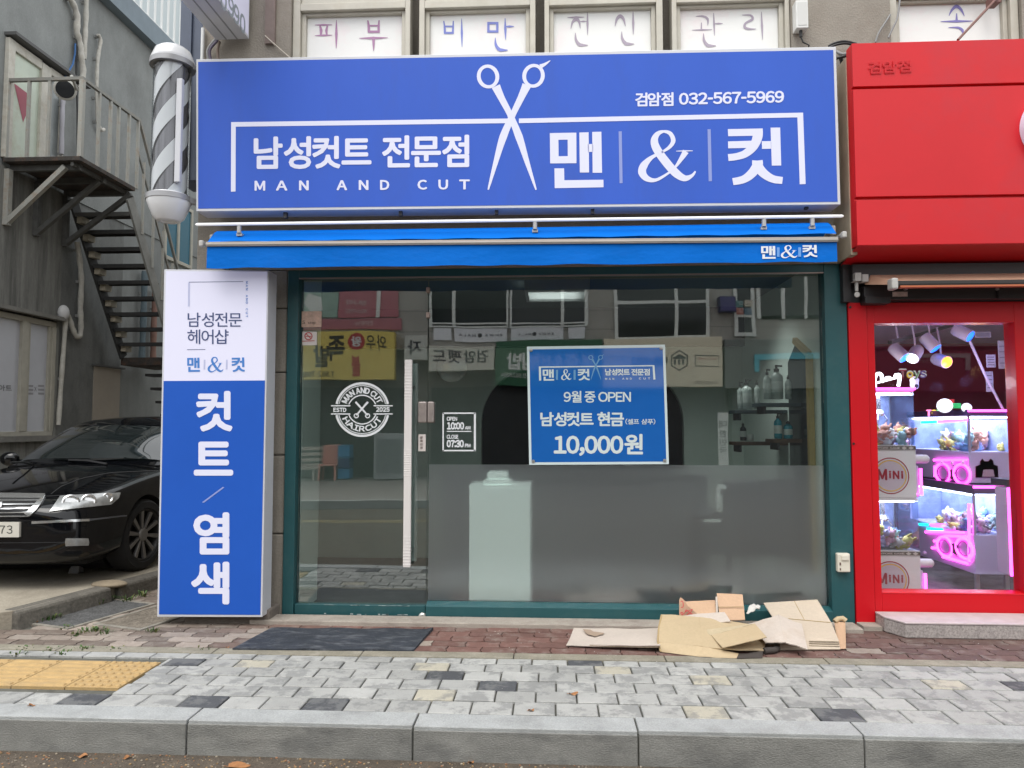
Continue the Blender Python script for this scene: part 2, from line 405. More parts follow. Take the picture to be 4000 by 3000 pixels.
# interlocking wavy bricks
def tri(t): t = t % 1.0; return 4 * abs(t - .5) - 1
brm = M('wavy_brick', attr=True, rough=.82, var=.2, scale=14, var2=.18, scale2=130, bump=.35, bscale=110, dirt=(.27, .25, .22), dscale=7, damt=.55)
g = MB(); bl, bw = .225, .1125
def wx(y): return .012 * tri(y / bw * 1.0)
def wy(x): return .008 * tri(x / (bl / 2))
for r in range(0, 16):
    yb = -.79 + r * bw
    for k in range(-46, 33):
        xb = k * bl + (bl / 2 if r % 2 else 0)
        if not ((xb < 7) and (yb < -.1 or (xb < -2.3))): continue
        if xb < -3.9 and yb > -.5: continue
        ps = []
        n = 6
        for i in range(n + 1): ps.append((xb + bl * i / n, yb + wy(xb + bl * i / n)))
        for i in range(1, 4): yy = yb + bw * i / 4; ps.append((xb + bl + wx(yy), yy))
        for i in range(n, -1, -1): ps.append((xb + bl * i / n, yb + bw + wy(xb + bl * i / n)))
        for i in range(3, 0, -1): yy = yb + bw * i / 4; ps.append((xb + wx(yy), yy))
        cx, cy = xb + bl / 2, yb + bw / 2
        ps2 = [(cx + (x - cx) * .965, cy + (y - cy) * .93) for x, y in ps]
        t = min(max((-1.5 - cx) / .9, 0), 1); s = min(max((cx - 1.2) / 1.2, 0), 1)
        red, old, brn = (.165, .085, .07), (.165, .128, .104), (.122, .072, .062)
        c = tuple(red[i] * (1 - t) * (1 - s) + old[i] * t + brn[i] * s * (1 - t) for i in range(3))
        if rnd.random() < (.3 if t > .3 else .06): c = (.30, .25, .21)
        g.cc = rc(c, .16); h = rnd.uniform(-.003, .002)
        g.prism([(x, y, h) for x, y in ps2], (0, 0, -.03))
struct(g.build('brick_paving', brm))
# low stone step under the shop window and its neighbour
stp = M('step_concrete', (.36, .32, .275), .85, var=.15, scale=6, var2=.15, scale2=90, bump=.3, dirt=(.2, .16, .14), dscale=5, damt=.6, stretch=(1, 1, 4))
g = MB(); g.box(-2.2, 2.18, -.235, -.055, -.03, .03); g.box(-.93, 2.18, -.055, .02, -.03, .012)
struct(g.build('shop_step', stp, bevel=.006))
# raised concrete yard of the alley with its broken kerb
ykm = M('yard_concrete', (.33, .295, .235), .9, var=.22, scale=1.6, var2=.2, scale2=60, bump=.4, bscale=50, dirt=(.23, .20, .155), dscale=1.8, damt=.8)
g = MB(); g.prism([(-14, -.50, .118), (-3.98, -.50, .118), (-3.86, -.42, .118), (-3.48, 1.2, .118), (-3.25, 2.4, .118), (-3.1, 22, .118), (-14, 22, .118)], (0, 0, -.28))
struct(g.build('yard', ykm))
g = MB(); kl = [(-3.86, -.42), (-3.66, .38), (-3.64, .46), (-3.46, 1.24), (-3.44, 1.3), (-3.2, 2.4), (-3.19, 2.44), (-3.05, 5)]
for i in (0, 2, 4, 6):
    a, b = Vector(kl[i]), Vector(kl[i + 1]); n = Vector(((b - a).y, -(b - a).x)).normalized()
    t = .128 + rnd.uniform(-.006, .006)
    g.hexa([(*(a - n * .1), -.05), (*(a + n * .07), -.05), (*(b + n * .07), -.05), (*(b - n * .1), -.05), (*(a - n * .1), t), (*(a + n * .045), t - .01), (*(b + n * .045), t - .01), (*(b - n * .1), t)])
g.box(-5.6, -4.02, -.58, -.42, -.05, .10)
struct(g.build('yard_kerb', M('old_kerb', (.125, .115, .098), .95, var=.3, scale=5, var2=.3, scale2=50, bump=.7, bscale=30), bevel=.02))
# two concrete drain covers with steel rims beside the sign pier
for i, (c, ang, label) in enumerate((((G(330, 2395)), .30, 'dark pebbled drain cover with steel rim beside the yard kerb'), ((G(610, 2405)), .30, 'brown pebbled drain cover partly under the tall blue sign'))):
    t = thing('drain_cover', label, 'drain cover', (c[0], c[1] + .02, 0.0), -ang, 'drain covers beside the yard kerb')
    w, h = (.27, .36) if i == 0 else (.2, .34)
    m = MB(); m.box(-w, w, -h, h, -.02, .004); m.build('slab', M('pebbled_dark' if i == 0 else 'pebbled_brown', (.085, .085, .085) if i == 0 else (.17, .145, .115), .9, var=.6, scale=70, var2=.4, scale2=9, bump=1, bscale=90), t, local=True)
    m = MB()
    for a, b, c2, d in ((-w - .03, w + .03, -h - .03, -h), (-w - .03, w + .03, h, h + .03), (-w - .03, -w, -h, h), (w, w + .03, -h, h)): m.box(a, b, c2, d, -.02, .008)
    m.build('rim', M('rim_steel', (.27, .25, .215), .7, metal=.3, var=.3, scale=12), t, local=True, bevel=.003)
# weeds along the kerb and in the brick joints, grit by the road
g = MB()
def tuft(x, y, z, n, h, sp):
    for _ in range(n):
        a = rnd.uniform(0, 6.28); r = rnd.uniform(0, sp); bx, by = x + r * math.cos(a), y + r * math.sin(a); L = h * rnd.uniform(.5, 1.1); w = rnd.uniform(.003, .008)
        ln = rnd.uniform(.2, .9) * L; d = Vector((math.cos(a), math.sin(a), 0)); s = Vector((-d.y, d.x, 0)) * w; p = Vector((bx, by, z))
        g.cc = rc((.06, .12, .028) if rnd.random() < .7 else (.13, .14, .04), .3)
        m1 = p + d * ln * .4 + Vector((0, 0, L * .6)); tip = p + d * ln + Vector((0, 0, L * rnd.uniform(.6, 1)))
        g.add([p - s * .5, p + s * .5, m1 + s, m1 - s, tip], [(0, 1, 2, 3), (3, 2, 4)])
for px, py, n, h in ((345, 2360, 45, .05), (370, 2355, 40, .055), (395, 2348, 30, .045), (475, 2345, 25, .045), (535, 2328, 25, .05), (150, 2420, 45, .045), (180, 2415, 30, .04), (45, 2440, 60, .045), (15, 2445, 50, .05), (70, 2442, 40, .04),
                     (340, 2465, 30, .022), (380, 2462, 30, .022), (420, 2470, 25, .02), (300, 2478, 25, .018), (605, 2468, 22, .03), (260, 2452, 16, .02), (330, 2535, 24, .016), (240, 2555, 16, .02), (65, 2557, 14, .02), (100, 2530, 14, .014), (190, 2538, 14, .014), (800, 2532, 14, .014), (450, 2535, 12, .014)):
    x, y = G(px, py); tuft(x + (.06 if py < 2440 and px > 100 else 0), y - (.02 if py < 2440 else 0), .0, n, h * 1.2, .06)
o = g.build('weeds', M('weed_leaf', attr=True, rough=.6)); o['kind'] = 'stuff'
g = MB()
for _ in range(1500):
    x = rnd.uniform(-3.2, 2.6); y = -1.945 - abs(rnd.gauss(0, .13)); r = rnd.uniform(.002, .0075); c = rnd.choice([(.3, .2, .1), (.22, .18, .14), (.3, .26, .2), (.12, .1, .08), (.3, .15, .08)])
    g.cc = rc(c, .3); g.ball((x, y, -.16 + r * .3), (r, r * rnd.uniform(.6, 1), r * .6), 5, 3)
for _ in range(260):
    x = rnd.uniform(-3.4, 3.2); y = rnd.uniform(-1.7, -.25); r = rnd.uniform(.0015, .004); g.cc = rc((.5, .48, .44), .2); g.ball((x, y, .002), (r, r * .8, r * .5), 5, 3)
o = g.build('grit', M('grit_grain', attr=True, rough=.9)); o['kind'] = 'stuff'
leafm = M('dry_leaf', (.34, .155, .06), .7, var=.3, scale=40)
for i, (px, py, Z, s, a, lab) in enumerate(((125, 2758, .004, .03, .3, 'dry orange leaf on the kerb stone at the far left'), (2075, 2776, .004, .034, .5, 'brown leaf on a pale paver of the front row'), (2240, 2712, .004, .05, .1, 'long thin dry leaf across two pale pavers'),
                                     (140, 2433, .004, .03, 0, 'orange leaf by the weeds under the yard kerb'), (325, 2957, -.158, .042, .2, 'orange leaf in the gutter left of the first kerb joint'), (500, 2962, -.158, .035, .8, 'small orange leaf in the gutter nearest the first kerb joint'),
                                     (935, 2994, -.158, .1, .2, 'big orange leaf on the road at the bottom edge'), (1840, 2980, -.158, .03, .6, 'tiny orange leaf in the gutter below the middle kerb stone'), (890, 2530, .004, .02, .4, 'scrap of orange leaf on the red bricks by the doormat'))):
    x, y = G(px, py, Z); m = MB(); t = thing('fallen_leaf', lab, 'leaf', (x, y, Z), a, 'dry leaves scattered over pavement and road')
    vs = []; n = 7
    for k in range(n):
        u = k / (n - 1); w = .36 * math.sin(math.pi * min(u * .92 + .05, 1)); vs += [((u - .5) * s, -w * s, .006 * math.sin(u * 5 + i) + .006), ((u - .5) * s, 0, .002 + .004 * u), ((u - .5) * s, w * s, .007 * math.cos(u * 4 + i) + .007)]
    fs = [(3 * k + j, 3 * k + 3 + j, 3 * k + 4 + j, 3 * k + 1 + j) for k in range(n - 1) for j in (0, 1)]
    m.add(vs, fs); m.build('blade', leafm, t, smooth=60, local=True)
    m = MB(); m.tube([(-.5 * s, 0, .003), (-.72 * s, .05 * s, .006)], .0012, 5); m.build('stalk', leafm, t, local=True)
# ================================================================== the shop's building
stone = M('facade_stone', (.30, .27, .23), .85, var=.14, scale=3, var2=.16, scale2=110, bump=.45, bscale=70, dirt=(.235, .2, .165), dscale=2.2, damt=.55)
alu = M('aged_aluminium', (.50, .475, .41), .55, metal=.15, var=.08, scale=6, dirt=(.42, .37, .28), dscale=5, damt=.3)
white_film = M('white_window_film', (.84, .84, .82), .35, dirt=(.86, .70, .72), dscale=1.1, damt=.8)
bld = thing('shop_building', 'grey stone building above the blue signboard with white-filmed upper windows', 'building', (0, .1, 0))
m = MB()
m.box(-2.78, -2.06, 0, .3, 4.2, 6.3); m.box(1.862, 2.602, 0, .3, 4.3, 5.7); m.box(3.57, 7.2, 0, .3, 4.3, 5.7); m.box(-2.06, 7.2, 0, .3, 5.7, 6.3)
m.box(-2.06, 7.2, .0, .3, 4.18, 4.30); m.box(-2.78, 7.2, 0, .3, 2.665, 4.18)
m.box(-2.78, 2.21, .32, 8.4, 2.85, 6.2)
m.box(-2.78, -2.62, .30, 8.4, -.1, 2.85)
m.box(2.16, 2.20, .32, 8.4, -.1, 2.85)
m.build('wall', stone, bld)
m = MB(); z = -.1
for zt in (.62, 1.22, 1.86, 2.36, 2.66): m.box(-2.78, -2.042, -.012, .29, z + .003, zt - .003); z = zt
m.build('pier', stone, bld, bevel=.012)
m = MB(); m.box(-2.70, -2.06, -.215, -.013, -.05, .10); m.build('plinth', M('plinth_stone', (.17, .145, .125), .9, var=.3, scale=5, var2=.2, scale2=60, bump=.5, bscale=40), bld, bevel=.012)
m = MB(); m.box(-2.98, -2.79, .02, .3, 3.4, 6.3); m.box(-2.89, -2.875, .0, .02, 3.4, 6.3)
m.build('corner_cladding', M('slate_metal', (.085, .105, .155), .5, var=.12, scale=4), bld, bevel=.004)
m = MB(); m.box(-2.06, 2.3, -.055, -.002, 2.655, 2.70); m.build('soffit_strip', M('soffit', (.27, .215, .18), .8, var=.2, scale=8), bld)
def window(x0, x1, p0, p1, glyphs, col, px0):
    """x0..x1 frame, p0..p1 pane; glyphs = strokes in photo pixels"""
    zo = -.0095 * (x0 + x1) / 2
    zb, zt = 4.345 + zo - .045, 4.82 + zo
    f = MB()
    f.box(x0, p0 - .035, .03, .16, zb, 5.68); f.box(p1 + .035, x1, .03, .16, zb, 5.68)
    f.box(p0 - .035, p1 + .035, .03, .16, zb, zb + .03); f.box(p0 - .035, p1 + .035, .03, .16, zt - .06, zt)
    f.box(p0 - .035, p1 + .035, .05, .14, zt + .004, zt + .05)
    w = f.build('window', alu, bld, bevel=.004)
    f = MB(); a, b = zb + .03, zt - .06
    f.box(p0 - .034, p0, .065, .14, a, b); f.box(p1, p1 + .034, .065, .14, a, b); f.box(p0, p1, .065, .14, a, a + .018); f.box(p0, p1, .065, .14, b - .022, b)
    f.build('sash', alu, w, bevel=.004)
    f = MB(); f.box(p0 + .001, p1 - .001, .10, .11, a + .019, b - .023); f.build('pane', white_film, w)
    f = MB(); f.box(p0 + .001, p1 - .001, .12, .13, zt + .05, 5.6); f.build('upper_pane', M('dark_pane', (.02, .025, .028), .05), w)
    if glyphs:
        f = MB(); fn = onF(.0975)
        for k, (pts, ws) in enumerate(glyphs): f.stroke([(x / 2.212 + px0, y / 2.212) for x, y in pts], [q / 2.212 for q in ws], fn, k, sm=5)
        f.build('lettering', col, w)
mauve = M('letter_mauve', (.42, .22, .38), .5); bluel = M('letter_blue', (.20, .24, .62), .5); greym = M('letter_greymauve', (.40, .34, .42), .5); violet = M('letter_violet', (.22, .20, .5), .5)
def bar_(a, b, w): mx = ((a[0] + b[0]) / 2, (a[1] + b[1]) / 2); return ([a, mx, b], [3, w, 3])
def box_(x0, y0, x1, y1, w): return [([(x0, y0), (x1, y0)], [w, w]), ([(x1, y0 - w / 2), (x1, y1 + w / 2)], [w, w]), ([(x1, y1), (x0, y1)], [w, w]), ([(x0, y1 + w / 2), (x0, y0 - w / 2)], [w, w])]
def nieun(x, y): return ([(x, y), (x + 4, y + 60), (x + 30, y + 100), (x + 62, y + 108), (x + 110, y + 108)], [3, 22, 30, 24, 3])
def siot(x, y): return ([(x - 45, y + 100), (x - 30, y + 40), (x, y + 12), (x + 30, y + 40), (x + 45, y + 100)], [3, 22, 32, 22, 3])
W = lambda px: F(px, 120, 0)[0]
window(-2.056, -1.105, -1.962, -1.18, [bar_((508, 216), (660, 214), 16), bar_((508, 307), (660, 303), 16), ([(553, 222), (562, 262), (560, 300)], [12, 26, 16]), ([(618, 222), (608, 262), (612, 300)], [12, 22, 14]), bar_((695, 172), (693, 420), 24),
        ([(966, 175), (974, 225), (975, 275)], [10, 22, 22]), ([(1064, 175), (1060, 225), (1060, 275)], [10, 20, 20]), ([(975, 222), (1060, 222)], [14, 14]), ([(966, 274), (1070, 274)], [20, 20]), bar_((890, 331), (1140, 326), 22), ([(1016, 335), (1016, 385), (1016, 440)], [26, 20, 4])], mauve, 1000)
window(-1.033, -.108, -.955, -.186, [([(1622, 180), (1630, 235), (1632, 285)], [8, 18, 20]), ([(1705, 180), (1703, 235), (1700, 285)], [8, 16, 18]), ([(1630, 228), (1703, 228)], [14, 14]), ([(1624, 284), (1710, 284)], [18, 18]), bar_((1777, 160), (1780, 408), 20)] + box_(2008, 200, 2085, 272, 20) + [bar_((2152, 155), (2157, 345), 22), bar_((2150, 230), (2230, 228), 18), nieun(2068, 325)], bluel, 1000)
window(-.037, .886, .036, .802, [bar_((478, 152), (625, 148), 20), ([(508, 250), (522, 195), (555, 165), (580, 190), (590, 248)], [3, 18, 34, 20, 3]), bar_((582, 185), (650, 185), 14), bar_((652, 105), (653, 305), 20), nieun(548, 282),
        siot(935, 128), bar_((1046, 98), (1048, 300), 22), nieun(948, 272)], greym, 2000)
window(.957, 1.858, 1.029, 1.79, [([(1588, 142), (1650, 140), (1690, 165), (1692, 220)], [3, 16, 22, 3]), ([(1637, 195), (1636, 250)], [8, 12]), bar_((1555, 260), (1730, 255), 14), bar_((1742, 110), (1750, 310), 18), bar_((1745, 203), (1822, 203), 14), nieun(1655, 288),
        ([(1988, 130), (2060, 132), (2078, 165), (2020, 200), (2010, 235), (2050, 250), (2110, 250)], [4, 16, 22, 18, 22, 18, 3]), bar_((2155, 100), (2165, 345), 20)], greym, 2000)
window(2.605, 3.565, 2.70, 3.472, [([(1563, 138), (1590, 85), (1630, 55), (1670, 85), (1697, 140)], [3, 20, 30, 22, 3]), ([(1630, 115), (1630, 180)], [8, 22]), bar_((1490, 186), (1770, 181), 22), ([(1558, 238), (1640, 238), (1680, 262), (1684, 300)], [3, 18, 24, 8])], violet, 3000)

# ================================================================== main signboard
YS = -.35
sig_white = M('sign_frame_white', (.62, .63, .67), .4, var=.03)
sign_blue = M('sign_blue', (.043, .118, .56), .5, var=.05, scale=.9, bump=.12, bscale=3, dirt=(.05, .11, .47), dscale=1.4, damt=.5, stretch=(2, 2, .6), spec=.2)
let_white = M('letter_white', (.66, .67, .80), .55, spec=.2, emit=(.75, .77, 1.0), estr=.07)
let_pale = M('letter_pale_blue', (.28, .34, .68), .5, spec=.2)
ms = thing('main_signboard', 'wide blue barber signboard with white scissors and Korean lettering', 'signboard', (-.3, -.2, 3.0))
fr = [FV(766, 231, YS), FV(3266, 182, YS), FV(3284, 799, YS), FV(766, 826, YS)]
bk = [Vector((p.x, -.175, p.z)) for p in fr]
m = MB(); m.hexa([fr[3], fr[2], bk[2], bk[3], fr[0], fr[1], bk[1], bk[0]]); m.build('cabinet', sig_white, ms, bevel=.004)
m = MB(); m.poly([FV(774, 815, YS - .002), FV(3272, 788, YS - .002), FV(3255, 195, YS - .002), FV(774, 242, YS - .002)]); m.build('face', sign_blue, ms)
m = MB()
for px, y in ((1115, 842), (1565, 833), (1940, 828), (2315, 826), (3150, 806)): x, z = F(px, y, -.3); m = MB(); m.box(x - .012, x + .012, -.31, -.28, z - .02, fr[2].z + .04); m.build('clip', M('dark_metal', (.06, .06, .065), .5, metal=.5), ms)
YL = YS - .0035; fs = onF(YL); zs = ZS(YL)
m = MB()
for k, P in enumerate(([(903, 477), (1985, 463), (1985, 481), (903, 495)], [(903, 478), (921, 478), (920, 748), (902, 749)], [(2027, 463), (3136, 440), (3136, 458), (2027, 481)], [(3114, 441), (3137, 440), (3147, 719), (3124, 720)])): m.poly([fs(x, y, k) for x, y in reversed(P)])
m.build('border_line', let_white, ms)
m = MB(); logo(m, zs, 'scissors'); m.build('scissors_emblem', let_white, ms)
m = MB(); text(m, '남성컷트 전문점', boxF(991, 534, 1833, 662, YL, -8), .028, gap=.085, space=.28); m.build('tagline_lettering', let_white, ms)
m = MB()
for ch, a, b in (('M', 550, 573), ('A', 596, 621), ('N', 646, 667), ('A', 727, 750), ('N', 775, 796), ('D', 821, 841), ('C', 902, 923), ('U', 947, 968), ('T', 992, 1015)):
    a, b = a * 1.8083, b * 1.8083; d = -.006 * (a - 991); text(m, ch, boxF(a, 706 + d, b, 745 + d, YL), .035)
m.build('english_lettering', let_white, ms)
m = MB(); logo(m, zs, 'maen'); logo(m, zs, 'keot'); logo(m, zs, 'amp'); m.build('name_lettering', let_white, ms)
m = MB()
for k, P in enumerate(([(921, 1135), (948, 1134), (956, 1582), (929, 1583)], [(1689, 1117), (1717, 1116), (1728, 1565), (1699, 1566)])): m.poly([zs(x, y, k) for x, y in reversed(P)])
m.build('divider_stripe', let_pale, ms)
m = MB(); text(m, '검암점', boxF(2481, 362, 2631, 416, YL, -2), .03, gap=.06); text(m, '032-567-5969', boxF(2652, 363, 3063, 410, YL, -9), .032, gap=.06); m.build('phone_lettering', let_white, ms)

# ================================================================== light bar, awning
a, b = FV(764, 877, -.40), FV(3295, 844, -.40)
lb = thing('light_bar', 'thin white light bar under the blue signboard', 'light', (a + b) / 2)
m = MB(); m.tube([a, a + Vector((.012, 0, 0)), b - Vector((.012, 0, 0)), b], [.005, .0105, .0105, .005], 12); m.build('tube', M('lamp_white', (.85, .86, .87), .3, emit=(1, 1, 1), estr=.15), lb, smooth=40)
for px in (935, 2090, 2984, 3173):
    p = FV(px, 866, -.39); q = a.lerp(b, (p.x - a.x) / (b.x - a.x)); m = MB(); m.cyl((q.x, -.39, q.z - .012), (q.x, -.39, q.z - .065), .016, n=12); m.box(q.x - .02, q.x + .02, -.39, -.02, q.z - .085, q.z - .064)
    m.build('bracket', M('bracket_grey', (.45, .44, .43), .5, metal=.3), lb, smooth=40)
aw_blue = M('awning_blue', (.0, .145, .60), .6, var=.05, scale=3, bump=.5, bscale=9, stretch=(1, 1, 2), spec=.1, dirt=(.01, .10, .40), dscale=3, damt=.3)
aw = thing('awning', 'rolled-in blue fabric awning with white logo over the shop window', 'awning', (-.25, -.2, 2.8))
x0, x1 = -2.485, 1.985
m = MB(); n = 40; vs = []
prof = [(-.25, 2.905), (-.29, 2.90), (-.325, 2.877), (-.37, 2.84), (-.405, 2.808), (-.435, 2.782)]
for i in range(n + 1):
    x = x0 + (x1 - x0) * i / n
    for j, (y, z) in enumerate(prof): vs.append((x, y, z - .004 * (x - x0) / 4.5 + .003 * math.sin(i * 1.7 + j * .9) * (j > 1) - .004 * math.sin(math.pi * i / n) * (0 < j < 5)))
k = len(prof); m.add(vs, [(i * k + j, (i + 1) * k + j, (i + 1) * k + j + 1, i * k + j + 1) for i in range(n) for j in range(k - 1)])
m.build('fabric', aw_blue, aw, smooth=60)
m = MB(); m.cyl((x0 + .02, -.25, 2.855), (x1 - .02, -.25, 2.85), .045); m.build('roller', aw_blue, aw, smooth=40)
zl, zr = F(803, 945, -.45)[1], F(3272, 925, -.45)[1]; zl2, zr2 = F(803, 962, -.45)[1], F(3272, 944, -.45)[1]; zl3, zr3 = F(803, 1046, -.44)[1], F(3276, 1020, -.44)[1]
m = MB(); m.hexa([(x0 - .004, -.452, zl2), (x1 + .004, -.452, zr2), (x1 + .004, -.415, zr2), (x0 - .004, -.415, zl2), (x0 - .004, -.452, zl), (x1 + .004, -.452, zr), (x1 + .004, -.415, zr), (x0 - .004, -.415, zl)])
m.hexa([(x0 - .003, -.457, zl2 + .008), (x1 + .003, -.457, zr2 + .008), (x1 + .003, -.452, zr2 + .008), (x0 - .003, -.452, zl2 + .008), (x0 - .003, -.457, zl2 + .02), (x1 + .003, -.457, zr2 + .02), (x1 + .003, -.452, zr2 + .02), (x0 - .003, -.452, zl2 + .02)])
m.build('front_bar', M('bar_beige', (.42, .385, .35), .45, metal=.2, var=.06), aw, bevel=.003)
m = MB(); vs = []; n, k = 60, 5
for i in range(n + 1):
    t = i / n; x = x0 + (x1 - x0) * t
    for j in range(k):
        u = j / (k - 1); zt, zb = zl2 + (zr2 - zl2) * t, zl3 + (zr3 - zl3) * t
        vs.append((x, -.437 + .006 * u * math.sin(t * 31 + 1.8 * math.sin(t * 9)) - .003 * u, zt + (zb - zt) * u - .0035 * u * (1 + math.sin(t * 47 + 2 * math.sin(t * 13)))))
vs2 = [(x, y + .002, z) for x, y, z in vs]; o = len(vs)
m.add(vs + vs2, [(i * k + j, (i + 1) * k + j, (i + 1) * k + j + 1, i * k + j + 1) for i in range(n) for j in range(k - 1)] + [(o + i * k + j + 1, o + (i + 1) * k + j + 1, o + (i + 1) * k + j, o + i * k + j) for i in range(n) for j in range(k - 1)] + [(i * k + k - 1, (i + 1) * k + k - 1, o + (i + 1) * k + k - 1, o + i * k + k - 1) for i in range(n)])
m.build('valance', aw_blue, aw, smooth=50)
m = MB(); Yv = -.4485
logo(m, fit(BX['maen'], boxF(2973, 961, 3030, 1011, Yv)), 'maen'); logo(m, fit(BX['amp'], boxF(3050, 958, 3115, 1008, Yv)), 'amp'); logo(m, fit(BX['keot'], boxF(3135, 957, 3192, 1005, Yv)), 'keot')
m.build('logo', M('print_white', (.78, .8, .84), .5), aw)
m = MB()
for k, (a_, b_) in enumerate(((3035, 3045), (3118, 3129))): m.poly([onF(Yv)(*p, k) for p in ((a_, 1003), (b_, 1003), (b_, 966), (a_, 966))])
m.build('divider_stripe', M('print_pale', (.15, .35, .75), .5), aw)
capm = M('cast_white', (.46, .45, .43), .45, var=.1)
for s, xx in ((-1, x0 - .045), (1, x1 + .045)):
    m = MB(); m.box(xx - .018, xx + .014, -.28, -.02, 2.81, 2.88); m.box(xx - .012, xx + .02, -.455, -.41, 2.745, 2.79); m.box(xx - .012, xx + .012, -.42, -.1, 2.76, 2.785)
    m.box(xx - .02, xx + .02, -.10, -.01, 2.66, 2.90)
    m.build('end_bracket', capm, aw, bevel=.008)

# ================================================================== tall side sign
YV = -.30
vs_ = thing('side_signboard', 'tall narrow white and blue light box sign on the stone pier', 'signboard', (-2.47, -.2, .07))
fr = [FV(641, 1052, YV), FV(1049, 1056, YV), FV(1024, 2411, YV), FV(613, 2410, YV)]; bk = [Vector((p.x, -.135, p.z)) for p in fr]
m = MB(); m.hexa([fr[3], fr[2], bk[2], bk[3], fr[0], fr[1], bk[1], bk[0]]); m.build('cabinet', sig_white, vs_, bevel=.004)
m = MB(); m.box(-2.75, -2.15, -.135, -.012, .3, .4); m.box(-2.75, -2.15, -.135, -.012, 2.1, 2.2); m.build('mount', M('dark_metal'), vs_)
f2 = onF(YV - .002)
m = MB(); m.poly([f2(*p) for p in ((639, 1488), (1035, 1486), (1044, 1061), (648, 1059))]); m.build('upper_face', M('sign_lilac_white', (.66, .66, .78), .5, spec=.25, emit=(.72, .72, 1.0), estr=.10), vs_)
m = MB(); m.poly([f2(*p, 1) for p in ((621, 2400), (1017, 2402), (1035, 1486), (639, 1488))]); m.build('lower_face', M('sign_deep_blue', (.017, .10, .50), .5, var=.06, scale=1.2, bump=.1, bscale=3, spec=.2), vs_)
Yt = YV - .0035; ft = onF(Yt)
navy = M('letter_navy', (.05, .075, .19), .4); azure = M('letter_azure', (.06, .22, .60), .4)
m = MB(); m.poly([ft(*p) for p in ((738, 1103), (950, 1101), (950, 1099), (738, 1101))]); m.poly([ft(*p) for p in ((730, 1367), (802, 1366), (802, 1364), (730, 1365))]); m.build('rule', navy, vs_)
m = MB(); m.poly([ft(*p) for p in ((734, 1197), (741, 1197), (742, 1103), (735, 1103))])
for x in (798, 885): m.poly([ft(*p) for p in ((x - 3, 1443), (x + 3, 1443), (x + 4, 1405), (x - 2, 1405))])
m.build('pale_rule', M('print_lilac', (.5, .53, .74), .4), vs_)
m = MB(); text(m, '남성전문', boxF(733, 1221, 945, 1277, Yt), .004, gap=.08); text(m, '헤어샵', boxF(732, 1287, 893, 1344, Yt), .004, gap=.08); m.build('tagline_lettering', navy, vs_)
m = MB()
for i, ch in enumerate('MAN AND CUT'):
    if ch == ' ': continue
    y = 1099 + i * 13.2; text(m, ch, (lambda y: lambda u, v, k: ft(960 + 8.5 * v, y + 8.5 * u, k))(y), .02)
m.build('small_lettering', azure, vs_)
m = MB(); logo(m, fit(BX['maen'], boxF(731, 1397, 781, 1453, Yt)), 'maen'); logo(m, fit(BX['amp'], boxF(811, 1394, 873, 1454, Yt)), 'amp'); logo(m, fit(BX['keot'], boxF(905, 1396, 956, 1453, Yt)), 'keot'); m.build('logo', azure, vs_)
for nm, ch, bx in (('large_letter', '컷', (766, 1527, 909, 1686)), ('large_letter', '트', (757, 1725, 911, 1858)), ('large_letter', '염', (755, 2001, 896, 2166)), ('large_letter', '색', (746, 2194, 896, 2361))):
    m = MB(); text(m, ch, boxF(*bx, Yt), .034); m.build(nm, let_white, vs_)
m = MB(); m.poly([ft(*p) for p in ((789, 1962), (796, 1964), (877, 1904), (870, 1902))]); m.build('slash', let_pale, vs_)

# ================================================================== barber pole
px_, pz_ = F(668, 500, -.33)
zt, z1, z0, zb = F(668, 188, -.33)[1], F(668, 248, -.33)[1], F(668, 778, -.33)[1], F(668, 866, -.33)[1]
bp = thing('barber_pole', 'clear striped barber pole with white dome caps beside the signboard', 'barber pole', (px_, -.33, zb))
r = .132; C0 = (px_, -.33, 0)
wp = M('pole_white', (.76, .77, .79), .25, coat=.3)
m = MB(); m.lathe([(r * .99, z1 - .03), (r * 1.10, z1 - .025), (r * 1.17, z1 + .01), (r * 1.15, z1 + .022), (r * 1.08, z1 + .045), (r * .96, zt - .032), (r * .75, zt - .01), (r * .45, zt), (.01, zt + .004)], C0, n=40); m.build('top_cap', wp, bp, smooth=35)
m = MB(); m.lathe([(.01, zb + .012), (r * .40, zb + .012), (r * .44, zb), (r * .62, zb + .004), (r * .82, zb + .03), (r * 1.0, zb + .085), (r * 1.16, z0 - .03), (r * 1.17, z0 - .005), (r * 1.03, z0 + .03)], C0, n=40); m.build('bottom_cap', wp, bp, smooth=35)
gm = M('pole_band', (.36, .36, .37), .45, metal=.5)
for za in (z1 - .02, z0 - .002):
    m = MB(); m.lathe([(r * 1.19, za - .018), (r * 1.205, za - .018), (r * 1.205, za + .02), (r * 1.19, za + .02)], C0, n=40); m.bar((px_ + r, -.33, za), (-2.66, -.27, za - .01), .03, .04); m.build('band', gm, bp, smooth=35)
m = MB(); m.lathe([(r * .86, z0), (r * .86, z1)], C0, n=40); m.build('core', M('pole_core', (.125, .12, .13), .12, metal=.4, var=.75, scale=4, stretch=(7, 7, .15)), bp, smooth=40)  # vertical colour streaks stand in for reflections in the clear tube
m = MB(); H = z1 - z0; pitch = 1.02; hs_ = .165; N = 56
